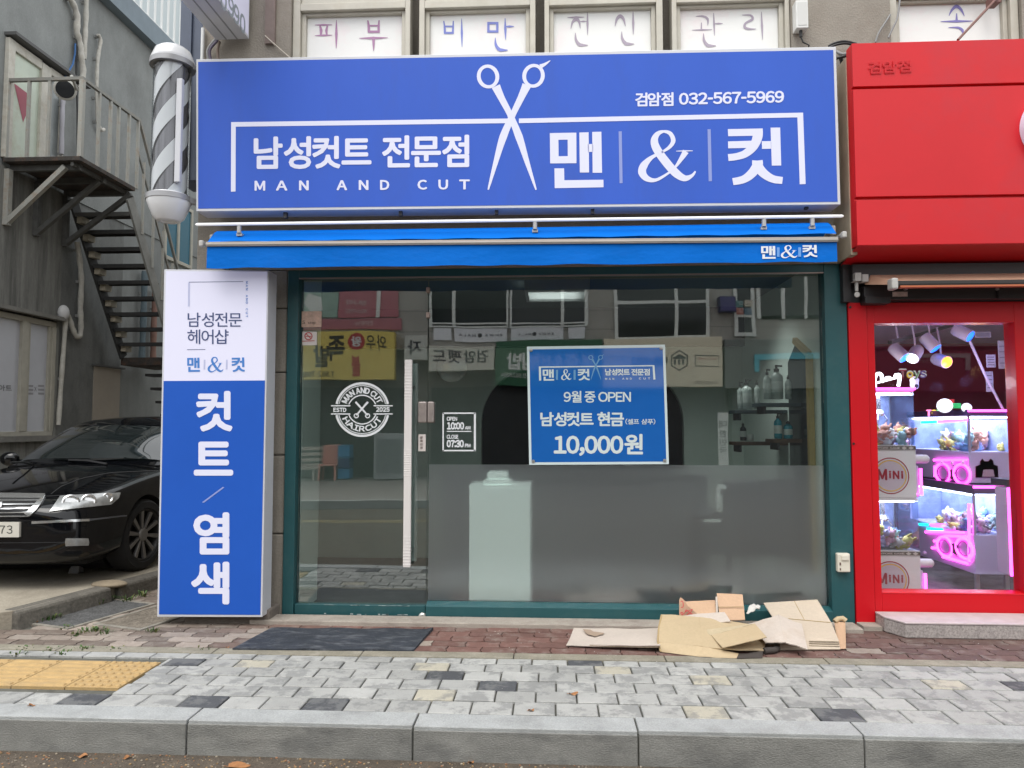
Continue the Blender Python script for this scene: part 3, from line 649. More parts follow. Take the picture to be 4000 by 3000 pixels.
for s in range(3):
    vs, fcs = [], []
    for t in range(-2, 3):
        prev = None
        for i in range(N + 1):
            a = 2 * math.pi * i / N; zc = z0 + pitch * (a / (2 * math.pi)) + pitch * t + s * pitch / 3 + .06
            lo, hi = min(max(zc, z0 + .002), z1 - .002), min(max(zc + hs_, z0 + .002), z1 - .002)
            q = [(px_ + r * .93 * math.cos(a), -.33 + r * .93 * math.sin(a), lo), (px_ + r * .93 * math.cos(a), -.33 + r * .93 * math.sin(a), hi)]
            if prev is not None and (hi - lo > 1e-4 or prev[1][2] - prev[0][2] > 1e-4): m.add([prev[0], q[0], q[1], prev[1]], [(0, 1, 2, 3)])
            prev = q
m.build('stripe', wp, bp, smooth=60)
m = MB(); m.lathe([(r, z0 + .001), (r, z1 - .001)], C0, n=48); o = m.build('clear_tube', glass_mat('clear_tube', (.93, .95, .96), .05, .04, .7), bp, smooth=40)
m = MB(); pc = FV(722, 340, -.30); pd = FV(716, 735, -.30); m.box(px_ + .092, px_ + .136, -.440, -.405, pd.z, pc.z); m.build('mount_plate', sig_white, bp, bevel=.006)
# ================================================================== glass shopfront
teal = M('teal_frame', (.016, .082, .092), .42, var=.06, scale=5, dirt=(.05, .115, .115), dscale=7, damt=.35)
chip = M('chipped_edge', (.3, .36, .36), .7, var=.4, scale=30)
sf = thing('glass_shopfront', 'teal framed glass barber shop front with frosted lower band and glass door', 'shopfront', (.05, 0, 0))
YG = .03
m = MB(); m.box(-2.036, -1.950, -.03, .09, -.02, 2.655); m.box(2.045, 2.206, -.03, .09, -.02, 2.655); m.box(-1.949, 2.044, -.03, .09, 2.596, 2.655)
m.build('frame', teal, sf, bevel=.004)
m = MB(); m.box(-1.949, 2.044, -.028, -.012, 2.586, 2.595); m.build('head_trim', M('trim_pink', (.38, .30, .28), .4, metal=.4), sf)
m = MB(); m.hexa([(-.936, -.045, .018), (2.044, -.045, .018), (2.044, .09, .018), (-.936, .09, .018), (-.936, -.045, .100), (2.044, -.045, .100), (2.044, .02, .125), (-.936, .02, .125)]); m.box(-.936, 2.044, .02, .085, .10, .122)
m.build('sill', teal, sf, bevel=.004)
gl = glass_mat('shop_glass', (.92, .97, .955), .19, .012, .8, warp=.0022)
m = MB(); m.box(-.938, 2.044, YG, YG + .010, .118, 2.59); m.build('fixed_pane', gl, sf)
m = MB(); m.box(-.930, 2.030, YG - .0042, YG - .0012, .126, 1.151)
fm = bpy.data.materials.new('frosted_film'); fm.use_nodes = True; nn, ll = fm.node_tree.nodes, fm.node_tree.links; nn.remove(nn['Principled BSDF'])
rf = nn.new('ShaderNodeBsdfRefraction'); rf.inputs['Roughness'].default_value = .34; rf.inputs['IOR'].default_value = 1.25; rf.inputs['Color'].default_value = (1.0, .99, .99, 1)
df = nn.new('ShaderNodeBsdfDiffuse'); df.inputs['Color'].default_value = (.50, .57, .615, 1)
tl = nn.new('ShaderNodeBsdfTranslucent'); tl.inputs['Color'].default_value = (.75, .8, .78, 1)
m1 = nn.new('ShaderNodeMixShader'); m1.inputs[0].default_value = .5; ll.new(df.outputs[0], m1.inputs[1]); ll.new(tl.outputs[0], m1.inputs[2])
m2 = nn.new('ShaderNodeMixShader'); m2.inputs[0].default_value = .91; ll.new(m1.outputs[0], m2.inputs[1]); ll.new(rf.outputs[0], m2.inputs[2]); ll.new(m2.outputs[0], nn['Material Output'].inputs['Surface'])
m.build('frosted_film', fm, sf)
d = MB(); d.box(-1.944, -.946, YG, YG + .010, .095, 2.588); dr = d.build('door', gl, sf)
m = MB(); m.box(-1.946, -.944, -.012, .06, .004, .094); m.build('bottom_rail', teal, dr, bevel=.003)
m = MB()
for i in range(9):
    a = -1.93 + rnd.random() * .95; m.box(a, a + rnd.uniform(.02, .10), -.0135, -.011, .0895 + rnd.random() * .002, .0935)
    m.box(a, a + rnd.uniform(.01, .05), -.0135, -.0115, .018 + rnd.random() * .006, .026 + rnd.random() * .006)
m.build('worn_paint', chip, dr)
hm = M('handle_white', (.70, .665, .645), .4)
a, b = FV(1591, 1405, -.05), FV(1621, 1405, -.05); c = FV(1605, 2216, -.05)
m = MB(); m.box(-1.108, -1.052, -.055, -.03, c.z, a.z)
for y0, y1, s in ((1412, 1565, 12), (1755, 1862, 9), (2095, 2212, 12)):
    y = y0
    while y < y1: z = F(1605, y, -.05)[1]; m.box(-1.1095, -1.0505, -.0565, -.03, z - .012, z - .003); y += s
h = m.build('handle', hm, dr, bevel=.003)
m = MB(); m.box(-1.075, -1.03, .075, .10, c.z + .02, a.z - .02); m.build('inner_handle', M('handle_inner', (.38, .42, .41), .4), dr, bevel=.003)
m = MB()
for zz in (1.75, .5): m.cyl((-1.08, -.03, zz), (-1.06, .08, zz), .012)
m.build('handle_post', M('steel', (.5, .5, .5), .3, metal=.8), h)
st = M('brushed_steel', (.38, .33, .31), .38, metal=.6, var=.15, scale=30)
for x0, x1 in ((1633, 1667), (1670, 1695)):
    a, b = FV(x0, 1568, -.0), FV(x1, 1652, 0); m = MB(); m.box(a.x, b.x, -.012, .062, b.z, a.z); m.build('door_lock', st, sf if x0 > 1650 else dr, bevel=.012, seg=3)
for y in (1131, 1229):
    a = FV(1669, y, 0); m = MB(); m.box(a.x - .012, a.x + .016, .01, .065, a.z - .022, a.z + .022); m.build('patch_fitting', M('fitting_pink', (.42, .32, .28), .4, metal=.3), sf, bevel=.005)
a = FV(1650, 2404, -.02); m = MB(); m.lathe([(.030, 0), (.030, .012), (.022, .02), (.008, .022)], (a.x, -.012, a.z - .01), (0, -1, 0)); m.build('floor_lock', M('lock_steel', (.55, .54, .5), .3, metal=.7), dr, smooth=40)
# decals on the glass
vin = M('vinyl_white', (.74, .76, .78), .45)
YD = YG - .0012; fd = onF(YD)
cx, cy = 1415, 1600; P = lambda r, a: (cx + r * math.cos(a) * .985, cy - r * math.sin(a) * .985)
def arc(m, r, a0, a1, w, k):
    n = max(6, int(abs(a1 - a0) * 14)); m.stroke([P(r, a0 + (a1 - a0) * i / n) for i in range(n + 1)], w, fd, k, sm=1)
m = MB(); g0 = .215
for s in (0, 1):
    o_ = s * math.pi
    arc(m, 104, g0 + o_, math.pi - g0 + o_, 9, 0); arc(m, 95, g0 + o_ + .02, math.pi - g0 + o_ - .02, 3, 0); arc(m, 57, .37 + o_, math.pi - .37 + o_, 4.5, 0)
for y in (1585, 1617):
    for x0, x1 in ((1293, 1369), (1459, 1534)): m.stroke([(x0, y), (x1, y)], 4.5, fd, 1, sm=1)
def arctext(m, s, r0, r1, a0, a1, top=True, bold=.03):
    fn = (lambda u, v, k: fd(*P(r0 + (r1 - r0) * v, a0 + (a1 - a0) * u), k + 2)) if top else (lambda u, v, k: fd(*P(r1 - (r1 - r0) * v, a0 + (a1 - a0) * u), k + 2))
    text(m, s, fn, bold, gap=.10, space=.22)
arctext(m, 'MAN AND CUT', 64, 89, math.pi - .36, .36, True, .05)
text(m, 'ESTD', boxF(1302, 1592, 1353, 1610, YD), .05, gap=.12); text(m, '2025', boxF(1469, 1590, 1522, 1609, YD), .05, gap=.1)
arctext(m, 'HAIRCUT', 64, 88, math.pi + .42, 2 * math.pi - .42, False, .035)
m.stroke([(1389, 1570), (1436, 1622)], [8, 6], fd, 1, sm=1); m.stroke([(1437, 1570), (1392, 1622)], [8, 6], fd, 2, sm=1)
for x in (1392, 1436):
    n = 16; m.stroke([(x + 8 * math.cos(2 * math.pi * i / n), 1624 + 8 * math.sin(2 * math.pi * i / n)) for i in range(n + 1)], 4, fd, 3, sm=1)
m.build('round_decal', vin, dr)
m = MB()
for a in (((1729, 1614), (1857, 1614)), ((1855, 1612), (1855, 1762)), ((1857, 1760), (1729, 1760)), ((1731, 1762), (1731, 1612))): m.stroke(list(a), 5.5 if a[0][0] != 1855 else 8, fd, 0, sm=1)
m.stroke([(1745, 1685), (1842, 1685)], 3.5, fd, 1, sm=1)
text(m, 'OPEN', boxF(1745, 1628, 1786, 1644, YD), .04, gap=.05, k0=2); text(m, '10:00', boxF(1746, 1649, 1813, 1678, YD), .05, gap=.06, k0=2); text(m, 'AM', boxF(1816, 1664, 1838, 1678, YD), .04, gap=.05, k0=2)
text(m, 'CLOSE', boxF(1745, 1698, 1791, 1714, YD), .04, gap=.05, k0=2); text(m, '07:30', boxF(1745, 1718, 1812, 1748, YD), .05, gap=.06, k0=2); text(m, 'PM', boxF(1816, 1733, 1838, 1748, YD), .04, gap=.05, k0=2)
m.build('hours_decal', vin, sf)
a, b = FV(1174, 1214, 0), FV(1251, 1276, 0)
m = MB(); m.box(a.x, b.x, YD - .002, YD, b.z, a.z); s1 = m.build('security_sticker', M('sticker_peach', (.62, .42, .33), .3, var=.25, scale=25), dr, bevel=.0009)
m = MB(); text(m, 'S', boxF(1181, 1252, 1192, 1266, YD - .0025), .02); text(m, 'step', boxF(1203, 1256, 1232, 1268, YD - .0025), .02); m.build('lettering', M('letter_brown', (.12, .07, .06), .5), s1)
a, b = FV(1177, 1294, 0), FV(1233, 1347, 0)
m = MB(); m.box(a.x, b.x, YD - .002, YD, b.z, a.z); s2 = m.build('no_smoking_sticker', M('sticker_white', (.66, .60, .57), .4), dr)
f3 = onF(YD - .0025); m = MB(); n = 20; m.stroke([(1205 + 14 * math.cos(2 * math.pi * i / n), 1313 + 14 * math.sin(2 * math.pi * i / n)) for i in range(n + 1)], 4, f3, 0, sm=1); m.stroke([(1195, 1303), (1215, 1323)], 3.5, f3, 1, sm=1); m.stroke([(1194, 1314), (1216, 1314)], 3, f3, 2, sm=1); m.stroke([(1181, 1333), (1229, 1331)], 3, f3, 2, sm=1)
m.build('symbol', M('sign_red', (.45, .05, .05), .4), s2)
a, b = FV(1632, 1697, 0), FV(1660, 1763, 0)
m = MB(); m.box(a.x, b.x, YD - .002, YD, b.z, a.z); s3 = m.build('name_sticker', M('sticker_white'), dr)
m = MB()
for i, ch in enumerate('문화관광'): text(m, ch, boxF(1641, 1705 + i * 13, 1652, 1715 + i * 13, YD - .0025), .02)
m.build('lettering', M('letter_brown'), s3)

# poster stuck on the shop glass
YP = YG - .0075
ps = thing('poster', 'blue opening poster with white Korean price lettering stuck on the shop glass', 'poster', (.4, YP, 1.55))
C = [(2058, 1354), (2598, 1346), (2613, 1813), (2067, 1816)]
def PQ(u, v, k=0, Y=YP):     # u right, v down
    a = Vector(C[0]).lerp(Vector(C[1]), u); b = Vector(C[3]).lerp(Vector(C[2]), u); p = a.lerp(b, v); x, z = F(p.x, p.y, Y); return Vector((x, Y - k * EPS, z))
q = [PQ(0, 1), PQ(1, 1), PQ(1, 0), PQ(0, 0)]
m = MB(); m.prism(q, (0, .0012, 0)); m.build('sheet', M('poster_edge', (.62, .72, .73), .1), ps)
m = MB(); m.poly([PQ(.018, .978, 6), PQ(.982, .978, 6), PQ(.982, .024, 6), PQ(.018, .024, 6)]); m.build('print', M('poster_blue', (.012, .125, .46), .05, var=.06, scale=3, spec=1.0, coat=1.0), ps)
# poster view coordinates: 2212 px over 800 photo px from (1860, 1320)
pv = lambda x, y, k=0: FV(1860 + x / 2.765, 1320 + y / 2.765, YP) - Vector((0, (k + 8) * EPS, 0))
pb = lambda x0, y0, x1, y1: (lambda u, v, k: pv(x0 + (x1 - x0) * u, y1 + (y0 - y1) * v, k))
pw = M('poster_white', (.66, .74, .74), .06, spec=.8); pl = M('poster_pale', (.10, .25, .5), .1)
m = MB(); text(m, '9월 중 OPEN', pb(945, 572, 1672, 700), .02, gap=.05, space=.2); text(m, '남성컷트 현금', pb(693, 800, 1597, 955), .03, gap=.06, space=.22); text(m, '(셀프 샴푸)', pb(1612, 872, 1935, 935), .015, gap=.05); text(m, '10,000', pb(838, 1055, 1590, 1275), .035, gap=.05); text(m, '원', pb(1600, 1037, 1802, 1258), .03); m.build('lettering', pw, ps)
m = MB(); logo(m, fit(BX['maen'], pb(718, 340, 842, 462)), 'maen'); logo(m, fit(BX['keot'], pb(1098, 335, 1225, 460)), 'keot'); logo(m, fit(BX['amp'], pb(918, 338, 1030, 455)), 'amp')
text(m, '남성컷트 전문점', pb(1392, 333, 1875, 405), .03, gap=.06, space=.2); text(m, 'MAN', pb(1393, 432, 1490, 453), .03, gap=.7); text(m, 'AND', pb(1578, 430, 1680, 451), .03, gap=.7); text(m, 'CUT', pb(1757, 428, 1880, 449), .03, gap=.7)
for k, Pq in enumerate(([(683, 308), (1920, 294), (1920, 306), (683, 322)], [(677, 310), (700, 310), (702, 460), (680, 462)], [(1905, 296), (1925, 296), (1936, 448), (1914, 450)])): m.poly([pv(x, y, k) for x, y in reversed(Pq)])
m.build('logo', pw, ps)
m = MB(); logo(m, fit(BX['scissors'], pb(1212, 178, 1382, 452)), 'scissors')
for x in (862, 1052): m.poly([pv(*p, 2) for p in ((x, 452), (x + 22, 452), (x + 22, 345), (x, 345))])
m.build('emblem', M('poster_sky', (.16, .34, .56), .1), ps)
for u, v in ((.03, .03), (.97, .03), (.97, .97), (.03, .97)):
    p = PQ(u, v); m = MB(); m.lathe([(.006, 0), (.013, .001), (.013, .003), (.006, .004)], (p.x, YP - .002, p.z), (0, -1, 0), n=14); m.build('eyelet', M('steel'), ps, smooth=40)

# ================================================================== salon interior
wallm = M('salon_wall', (.72, .79, .73), .8, var=.05)
g = MB(); g.box(-2.6, 2.15, .1, 5.0, -.05, .004); struct(g.build('salon_floor', M('salon_floor_tile', (.16, .15, .14), .5, var=.15, scale=5)))
g = MB(); g.box(-2.6, 2.15, .1, 5.0, 2.72, 2.8); struct(g.build('salon_ceiling', M('salon_ceiling', (.22, .25, .24), .9)))
g = MB(); g.box(-2.04, -1.947, .10, .52, 0, 2.72); g.box(2.075, 2.15, .10, 4.9, 0, 2.72); g.box(-2.6, -2.55, .52, 4.9, 0, 2.72)
struct(g.build('salon_side_wall', M('salon_wall_white', (.80, .90, .84), .8)))
YB = 2.4; ax0, ax1, at, rr = F(1880, 1700, YB)[0], F(2672, 1700, YB)[0], F(2250, 1440, YB)[1], .58
g = MB(); outer = []; n = 12
inner = [(ax0, 0)] + [(ax0 + rr - rr * math.cos(math.pi / 2 * i / n), at - rr + rr * math.sin(math.pi / 2 * i / n)) for i in range(n + 1)] + [(ax1 - rr + rr * math.sin(math.pi / 2 * i / n), at - rr + rr * math.cos(math.pi / 2 * i / n)) for i in range(n + 1)] + [(ax1, 0)]
g.box(-2.55, ax0, YB, YB + .1, 0, 2.72); g.box(ax1, 2.075, YB, YB + .1, 0, 2.72); g.box(ax0, ax1, YB, YB + .1, at, 2.72)
for side in (0, 1):
    cxn = (ax0, at) if side == 0 else (ax1, at); pts = inner[1:n + 2] if side == 0 else inner[n + 2:-1]
    for a, b in zip(pts, pts[1:]): g.prism([(cxn[0], YB, cxn[1]), (a[0], YB, a[1]), (b[0], YB, b[1])], (0, .1, 0))
struct(g.build('salon_back_wall', wallm))
g = MB(); g.box(-2.55, 2.075, YB - .12, YB - .002, 2.30, 2.72); struct(g.build('salon_dark_band', M('upper_band_dark', (.10, .112, .11), .8)))  # added dark band along the top of the back wall
lx0, ly0 = G(2050, 1103, 2.69); lx1, ly1 = G(2260, 1083, 2.69)
cl = thing('ceiling_light', 'white louvred panel light on the salon ceiling behind the glass', 'ceiling light', ((lx0 + lx1) / 2, .9, 2.66))
m = MB(); m.box(lx0, lx1 + .1, .62, .66, 2.60, 2.719); m.box(lx0, lx1 + .1, 1.16, 1.20, 2.60, 2.719); m.box(lx0, lx0 + .03, .66, 1.16, 2.60, 2.719); m.box(lx1 + .07, lx1 + .1, .66, 1.16, 2.60, 2.719); m.build('housing', M('fixture_white', (.5, .52, .52), .5), cl)
m = MB()
for i in range(9): m.box(lx0 + .03, lx1 + .07, .70 + .05 * i, .712 + .05 * i, 2.61, 2.66)
m.build('louvre', M('fixture_white'), cl)
for lx in ((lx0 + lx1) / 2, 1.45):  # one at the panel, one without a fixture added to brighten the salon
    la = bpy.data.lights.new('panel_and_fill_lamp', 'AREA'); la.shape = 'RECTANGLE'; la.size = .5; la.size_y = .35; la.energy = 3.2; la.spread = R(110); la.color = (1, 1, .98)
    lo = bpy.data.objects.new('panel_and_fill_lamp', la); COL.objects.link(lo); lo.location = (lx, .93, 2.69)

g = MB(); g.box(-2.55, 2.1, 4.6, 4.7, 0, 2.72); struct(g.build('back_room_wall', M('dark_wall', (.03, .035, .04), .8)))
x, z = F(1765, 1432, YB); ck = thing('wall_clock', 'round white wall clock with thin silver rim on the salon wall', 'clock', (x, YB - .03, z))
m = MB(); m.lathe([(.155, 0), (.172, .004), (.172, .03), (.155, .034)], (x, YB - .002, z), (0, -1, 0), 36); m.build('rim', M('chrome', (.75, .76, .76), .2, metal=.9), ck, smooth=40)
m = MB(); m.lathe([(.153, 0), (.153, .012)], (x, YB - .004, z), (0, -1, 0), 36); m.build('dial', M('dial', (.36, .4, .37), .5), ck)
fc = lambda u, v, k: Vector((x + u, YB - .017 - k * EPS, z + v)); m = MB(); m.stroke([(0, 0), (-.045, -.11)], [.012, .005], fc, 1, sm=1); m.stroke([(0, 0), (.055, -.055)], [.014, .006], fc, 2, sm=1); m.build('hand', M('black', (.012, .012, .013), .4), ck)
m = MB()
for i in range(12): a = math.pi / 2 - (i + 1) * math.pi / 6; text(m, str(i + 1), (lambda a: lambda u, v, k: fc(.12 * math.cos(a) + (u - .5) * .022, .12 * math.sin(a) + (v - .5) * .03, k))(a), .03)
m.build('numerals', M('black'), ck)
# styling station on the right: shelves, bottles, tall mirror
sh = M('shelf_slate', (.075, .10, .115), .5); shw = M('shelf_walnut', (.10, .055, .035), .5)
def shelf(px0, px1, py0, py1, Y, dep, mt, label):
    a, b = FV(px0, py0, Y), FV(px1, py1, Y); t = thing('wall_shelf', label, 'shelf', (a.x, Y, b.z), 0, 'shelves of the styling station')
    m = MB(); m.box(a.x, 2.075, Y, Y + dep, b.z, b.z + .03); m.build('board', mt, t, bevel=.003)
    m = MB(); m.box(a.x + .04, a.x + .06, Y + .02, Y + dep, b.z - .06, b.z); m.build('bracket', M('dark_metal'), t); return a.z
shelf(2870, 3000, 1598, 1615, .95, .22, sh, 'slate wall shelf of the salon carrying three pump bottles')
shelf(2966, 3135, 1560, 1588, .55, .22, sh, 'nearer slate wall shelf of the salon under the tallest pump bottle')
shelf(2872, 3000, 1720, 1740, .95, .22, shw, 'walnut wall shelf of the salon with a dark bottle and white cup')
shelf(3020, 3140, 1714, 1730, .55, .22, shw, 'nearer walnut wall shelf of the salon with teal bottles')
def bottle(px, y0, y1, w, Y, body, pump, label, kind='bottle'):
    a, b = FV(px, y0, Y), FV(px, y1, Y); h = a.z - b.z; r = w * (Y + 5.45) / 2800 / 2; c = (a.x, Y + .08, b.z)
    t = thing('pump_bottle' if pump else 'bottle', label, 'bottle', c, 0, 'bottles on the salon shelves')
    m = MB(); m.lathe([(r * .92, 0), (r, .008), (r, h * .60), (r * .9, h * .68), (r * .38, h * .76), (r * .38, h * .80)], c, n=18); bo = m.build('body', body, t, smooth=40)
    m = MB(); m.lathe([(r * 1.01, h * .2), (r * 1.015, h * .21), (r * 1.015, h * .5), (r * 1.01, h * .51)], c, n=18); m.build('label', M('bottle_label', (.6, .64, .62), .5, var=.1, scale=40), t, smooth=40)
    m = MB(); m.lathe([(r * .42, h * .79), (r * .42, h * .88), (r * .2, h * .89), (r * .2, h * .95)], c, n=12)
    if pump: m.bar((c[0] - r * .2, c[1], c[2] + h * .965), (c[0] + r * .9, c[1], c[2] + h * .955), r * .35, h * .05)
    m.build('pump' if pump else 'cap', M('black'), t, smooth=40)
bs, bt, bd, bw_ = M('bottle_silver', (.45, .50, .48), .3), M('bottle_teal', (.02, .26, .34), .25), M('bottle_dark', (.02, .025, .03), .3), M('bottle_white', (.75, .78, .76), .4)
for a in ((2900, 1488, 1597, 24, .95, bs, True, 'narrow silver pump bottle at the left end of the far slate shelf'), (2925, 1478, 1597, 42, .95, bs, True, 'broad silver pump bottle in the middle of the far slate shelf'), (2966, 1478, 1595, 24, .95, bs, False, 'thin silver bottle at the right end of the far slate shelf'),
          (3007, 1437, 1558, 28, .55, bs, True, 'white and black pump bottle left of the tallest bottle'), (3044, 1421, 1558, 48, .55, bs, True, 'tallest silver pump bottle on the nearer slate shelf'), (3090, 1458, 1558, 24, .55, bs, False, 'slim silver bottle right of the tallest pump bottle'),
          (2912, 1648, 1722, 24, .95, bd, False, 'dark brown bottle on the far walnut shelf'), (3050, 1612, 1714, 30, .55, bt, True, 'teal pump bottle on the nearer walnut shelf'), (3090, 1640, 1714, 34, .55, bt, False, 'squat teal bottle beside the teal pump bottle')): bottle(*a)
a = FV(2940, 1697, .95); b = FV(2955, 1722, .95); cp = thing('cup', 'small white cup beside the dark bottle on the walnut shelf', 'cup', (a.x, 1.03, b.z)); m = MB(); m.lathe([(.028, 0), (.031, .004), (.031, .057), (.027, .057), (.026, .01)], (a.x, 1.03, b.z), n=18); m.build('body', bw_, cp, smooth=40)
zt = LX(3120, 1330, 2.06)[1]; mr = thing('tall_mirror', 'tall pointed styling mirror with pale wooden edge on the salon wall behind the bottles', 'mirror', (2.06, .5, .3))
m = MB(); m.prism([(2.070, .36, .3), (2.070, .86, .3), (2.070, .86, zt - .16), (2.070, .66, zt - .02), (2.070, .36, zt - .14)], (-.014, 0, 0)); m.build('glass', M('mirror_glass', (.035, .045, .05), .06, spec=.6), mr)
m = MB(); m.box(2.03, 2.072, .30, .358, .3, zt - .14); m.bar((2.05, .33, zt - .14), (2.05, .655, zt + .01), .04, .05); m.build('frame', M('pale_wood', (.46, .33, .14), .5, var=.1, scale=20), mr, bevel=.003)
# seen blurs and an added dark backing behind the frosted band
a, b = FV(1838, 1902, .16), FV(2072, 2350, .16)
cb = thing('white_cabinet', 'white cabinet with added glow blurred behind the frosted glass', 'cabinet', ((a.x + b.x) / 2, .3, 0)); m = MB(); m.box(a.x, b.x, .07, .42, .004, a.z); m.build('body', M('cabinet_glow_white', (.88, .93, .91), .5, emit=(.85, 1, .94), estr=.13), cb, bevel=.006)  # faint emission added to brighten the cabinet, its top and the towel
m = MB(); m.box(a.x - .005, b.x + .005, .068, .425, a.z + .001, a.z + .02); m.build('top', M('cabinet_glow_white'), cb, bevel=.004)
a, b = FV(1920, 1850, .2), FV(1990, 1900, .2); t = thing('towel', 'white folded towel on top of the blurred white cabinet', 'towel', ((a.x + b.x) / 2, .2, b.z)); m = MB(); m.box(a.x - .06, b.x + .02, .1, .3, b.z + .02, b.z + .06); m.box(a.x - .03, b.x - .01, .12, .28, b.z + .062, a.z + .02); m.build('cloth', M('cabinet_glow_white'), t, bevel=.02, seg=3)
bx = F(2805, 1980, .12)[0]; t0, t1 = F(2805, 1900, .12)[1], F(2805, 1998, .12)[1]; t = thing('spray_bottle', 'white spray bottle blurred behind the frosted glass on a dark trolley', 'bottle', (bx, .1, t1))
m = MB(); m.lathe([(.026, 0), (.034, .01), (.034, .10), (.018, .135), (.014, t0 - t1)], (bx, .1, t1), n=18); m.build('body', bw_, t, smooth=40); m = MB(); m.box(bx - .012, bx + .055, .088, .112, t0 - .02, t0 + .015); m.build('trigger', bw_, t, bevel=.004)
t = thing('trolley', 'dark salon trolley blurred behind the frosted glass', 'trolley', (bx - .02, .25, 0)); m = MB(); m.box(bx - .17, bx + .14, .08, .4, t1 - .32, t1 - .002); m.build('body', M('trolley_dark', (.045, .055, .065), .5), t, bevel=.01)
m = MB(); m.box(bx - .115, bx + .01, .076, .081, t1 - .075, t1 - .05); m.build('label', bw_, t)
for dx in (-.15, .12):
    m = MB(); m.cyl((bx + dx, .3, .03), (bx + dx, .3, t1 - .32), .015); m.build('leg', M('black'), t)
t = thing('barber_chair', 'dark padded barber chair blurred behind the frosted glass at the right', 'chair', (1.72, .75, 0)); blk = M('leather_dark', (.03, .036, .042), .5)
m = MB(); m.box(1.38, 1.98, .38, .52, .42, 1.02); m.build('backrest', blk, t, bevel=.06, seg=4); m = MB(); m.box(1.38, 1.98, .52, 1.0, .38, .52); m.build('seat', blk, t, bevel=.04, seg=3)
m = MB(); m.cyl((1.68, .75, .05), (1.68, .75, .40), .05); m.lathe([(.3, .005), (.3, .03), (.06, .06)], (1.68, .75, 0)); m.build('base', M('chrome'), t, smooth=40)
for x in (1.35, 2.01): m = MB(); m.box(x - .04, x + .04, .45, .85, .62, .68); m.build('armrest', blk, t, bevel=.02)
t = thing('backing', 'long added dark slate counter blurred behind the frosted glass', 'backing', (.3, .75, 0)); ctm = M('backing_slate', (.10, .11, .12), .6)  # dark backing added so the frosted film reads darker
m = MB(); m.box(-.90, 1.30, .60, 1.0, .004, 1.02); m.build('body', ctm, t, bevel=.006); m = MB(); m.box(-.92, 1.32, .57, 1.02, 1.022, 1.05); m.build('top', M('backing_top', (.14, .145, .15), .4), t, bevel=.004)
# doormat
c = [G(*p) for p in ((935, 2540), (1595, 2545), (1690, 2462), (1080, 2458))]
t = thing('doormat', 'worn dark rubber doormat in front of the glass door', 'doormat', (-1.6, -.5, 0))
matm = M('mat_rubber', (.028, .034, .046), .75, var=.35, scale=9, var2=.3, scale2=70, bump=1, bscale=45, dirt=(.22, .23, .25), dscale=5.5, damt=.45, stretch=(1, 2.5, 1))
vs, fcs = [], []; nx, ny = 24, 8
q = [Vector((*G(908, 2540), 0)), Vector((*G(1615, 2546), 0)), Vector((*G(1692, 2462), 0)), Vector((*G(1060, 2458), 0))]
for i in range(nx + 1):
    for j in range(ny + 1):
        p = q[0].lerp(q[1], i / nx).lerp(q[3].lerp(q[2], i / nx), j / ny); vs.append((p.x, p.y, .012 + .004 * math.sin(i * .8) * math.sin(j * .9 + 1) + (.008 if (i == nx and j > 2) else 0)))
m = MB(); fcs = [(i * (ny + 1) + j, (i + 1) * (ny + 1) + j, (i + 1) * (ny + 1) + j + 1, i * (ny + 1) + j + 1) for i in range(nx) for j in range(ny)]
o_ = len(vs); rim = [i * (ny + 1) for i in range(nx + 1)] + [nx * (ny + 1) + j for j in range(1, ny + 1)] + [i * (ny + 1) + ny for i in range(nx - 1, -1, -1)] + [j for j in range(ny - 1, 0, -1)]
vs += [(vs[i][0], vs[i][1], 0) for i in rim]; k = len(rim); fcs += [(rim[i], o_ + i, o_ + (i + 1) % k, rim[(i + 1) % k]) for i in range(k)]
m.add(vs, fcs); m.build('mat', matm, t, smooth=50)
# socket box on the teal post
a, b = FV(3262, 2158, -.03), FV(3313, 2231, -.03)
t = thing('socket_box', 'small cream outdoor socket box on the right teal post', 'socket', ((a.x + b.x) / 2, -.05, b.z)); cr = M('cream_plastic', (.70, .66, .56), .4)
m = MB(); m.box(a.x, b.x, -.075, -.0305, b.z, a.z); m.build('body', cr, t, bevel=.008, seg=3); m = MB(); m.box(a.x + .026, b.x - .012, -.084, -.0755, b.z + .085, a.z - .012); m.build('cover', cr, t, bevel=.004)
m = MB(); m.box(a.x + .012, a.x + .022, -.078, -.0755, b.z + .05, b.z + .07); m.box(a.x + .013, a.x + .021, -.078, -.0755, b.z + .015, b.z + .03); m.build('marking', M('letter_brown'), t)
# ================================================================== the concrete building along the alley
XW = -6.85
conc = M('stained_concrete', (.24, .252, .247), .9, var=.2, scale=1.4, var2=.12, scale2=70, bump=.35, bscale=40, dirt=(.16, .165, .16), dscale=1.1, damt=.55, stretch=(1, 1.2, .75))
concd = M('weathered_concrete', (.20, .20, .185), .92, var=.35, scale=3.2, var2=.2, scale2=60, bump=.5, bscale=30, dirt=(.07, .07, .066), dscale=2.2, damt=.75, stretch=(2.6, 2.6, .22))
cb_ = thing('concrete_building', 'grey stained concrete building along the alley with a side door and stairs', 'building', (-9, 5, 0))
m = MB(); m.box(-13, XW, .6, 9.5, 4.7, 7.92); m.box(-13, XW - .02, 5.62, 9.5, -.1, 4.7); m.build('wall', conc, cb_)
m = MB(); m.box(-13, XW - .018, 4.12, 5.619, -.1, 4.699); m.build('middle_wall', M('dark_concrete', (.165, .17, .165), .92, var=.25, scale=2, var2=.15, scale2=60, bump=.4, bscale=35, dirt=(.085, .09, .085), dscale=1.6, damt=.7, stretch=(1.4, 1.4, .6)), cb_)  # darker concrete on the middle stretch of the wall
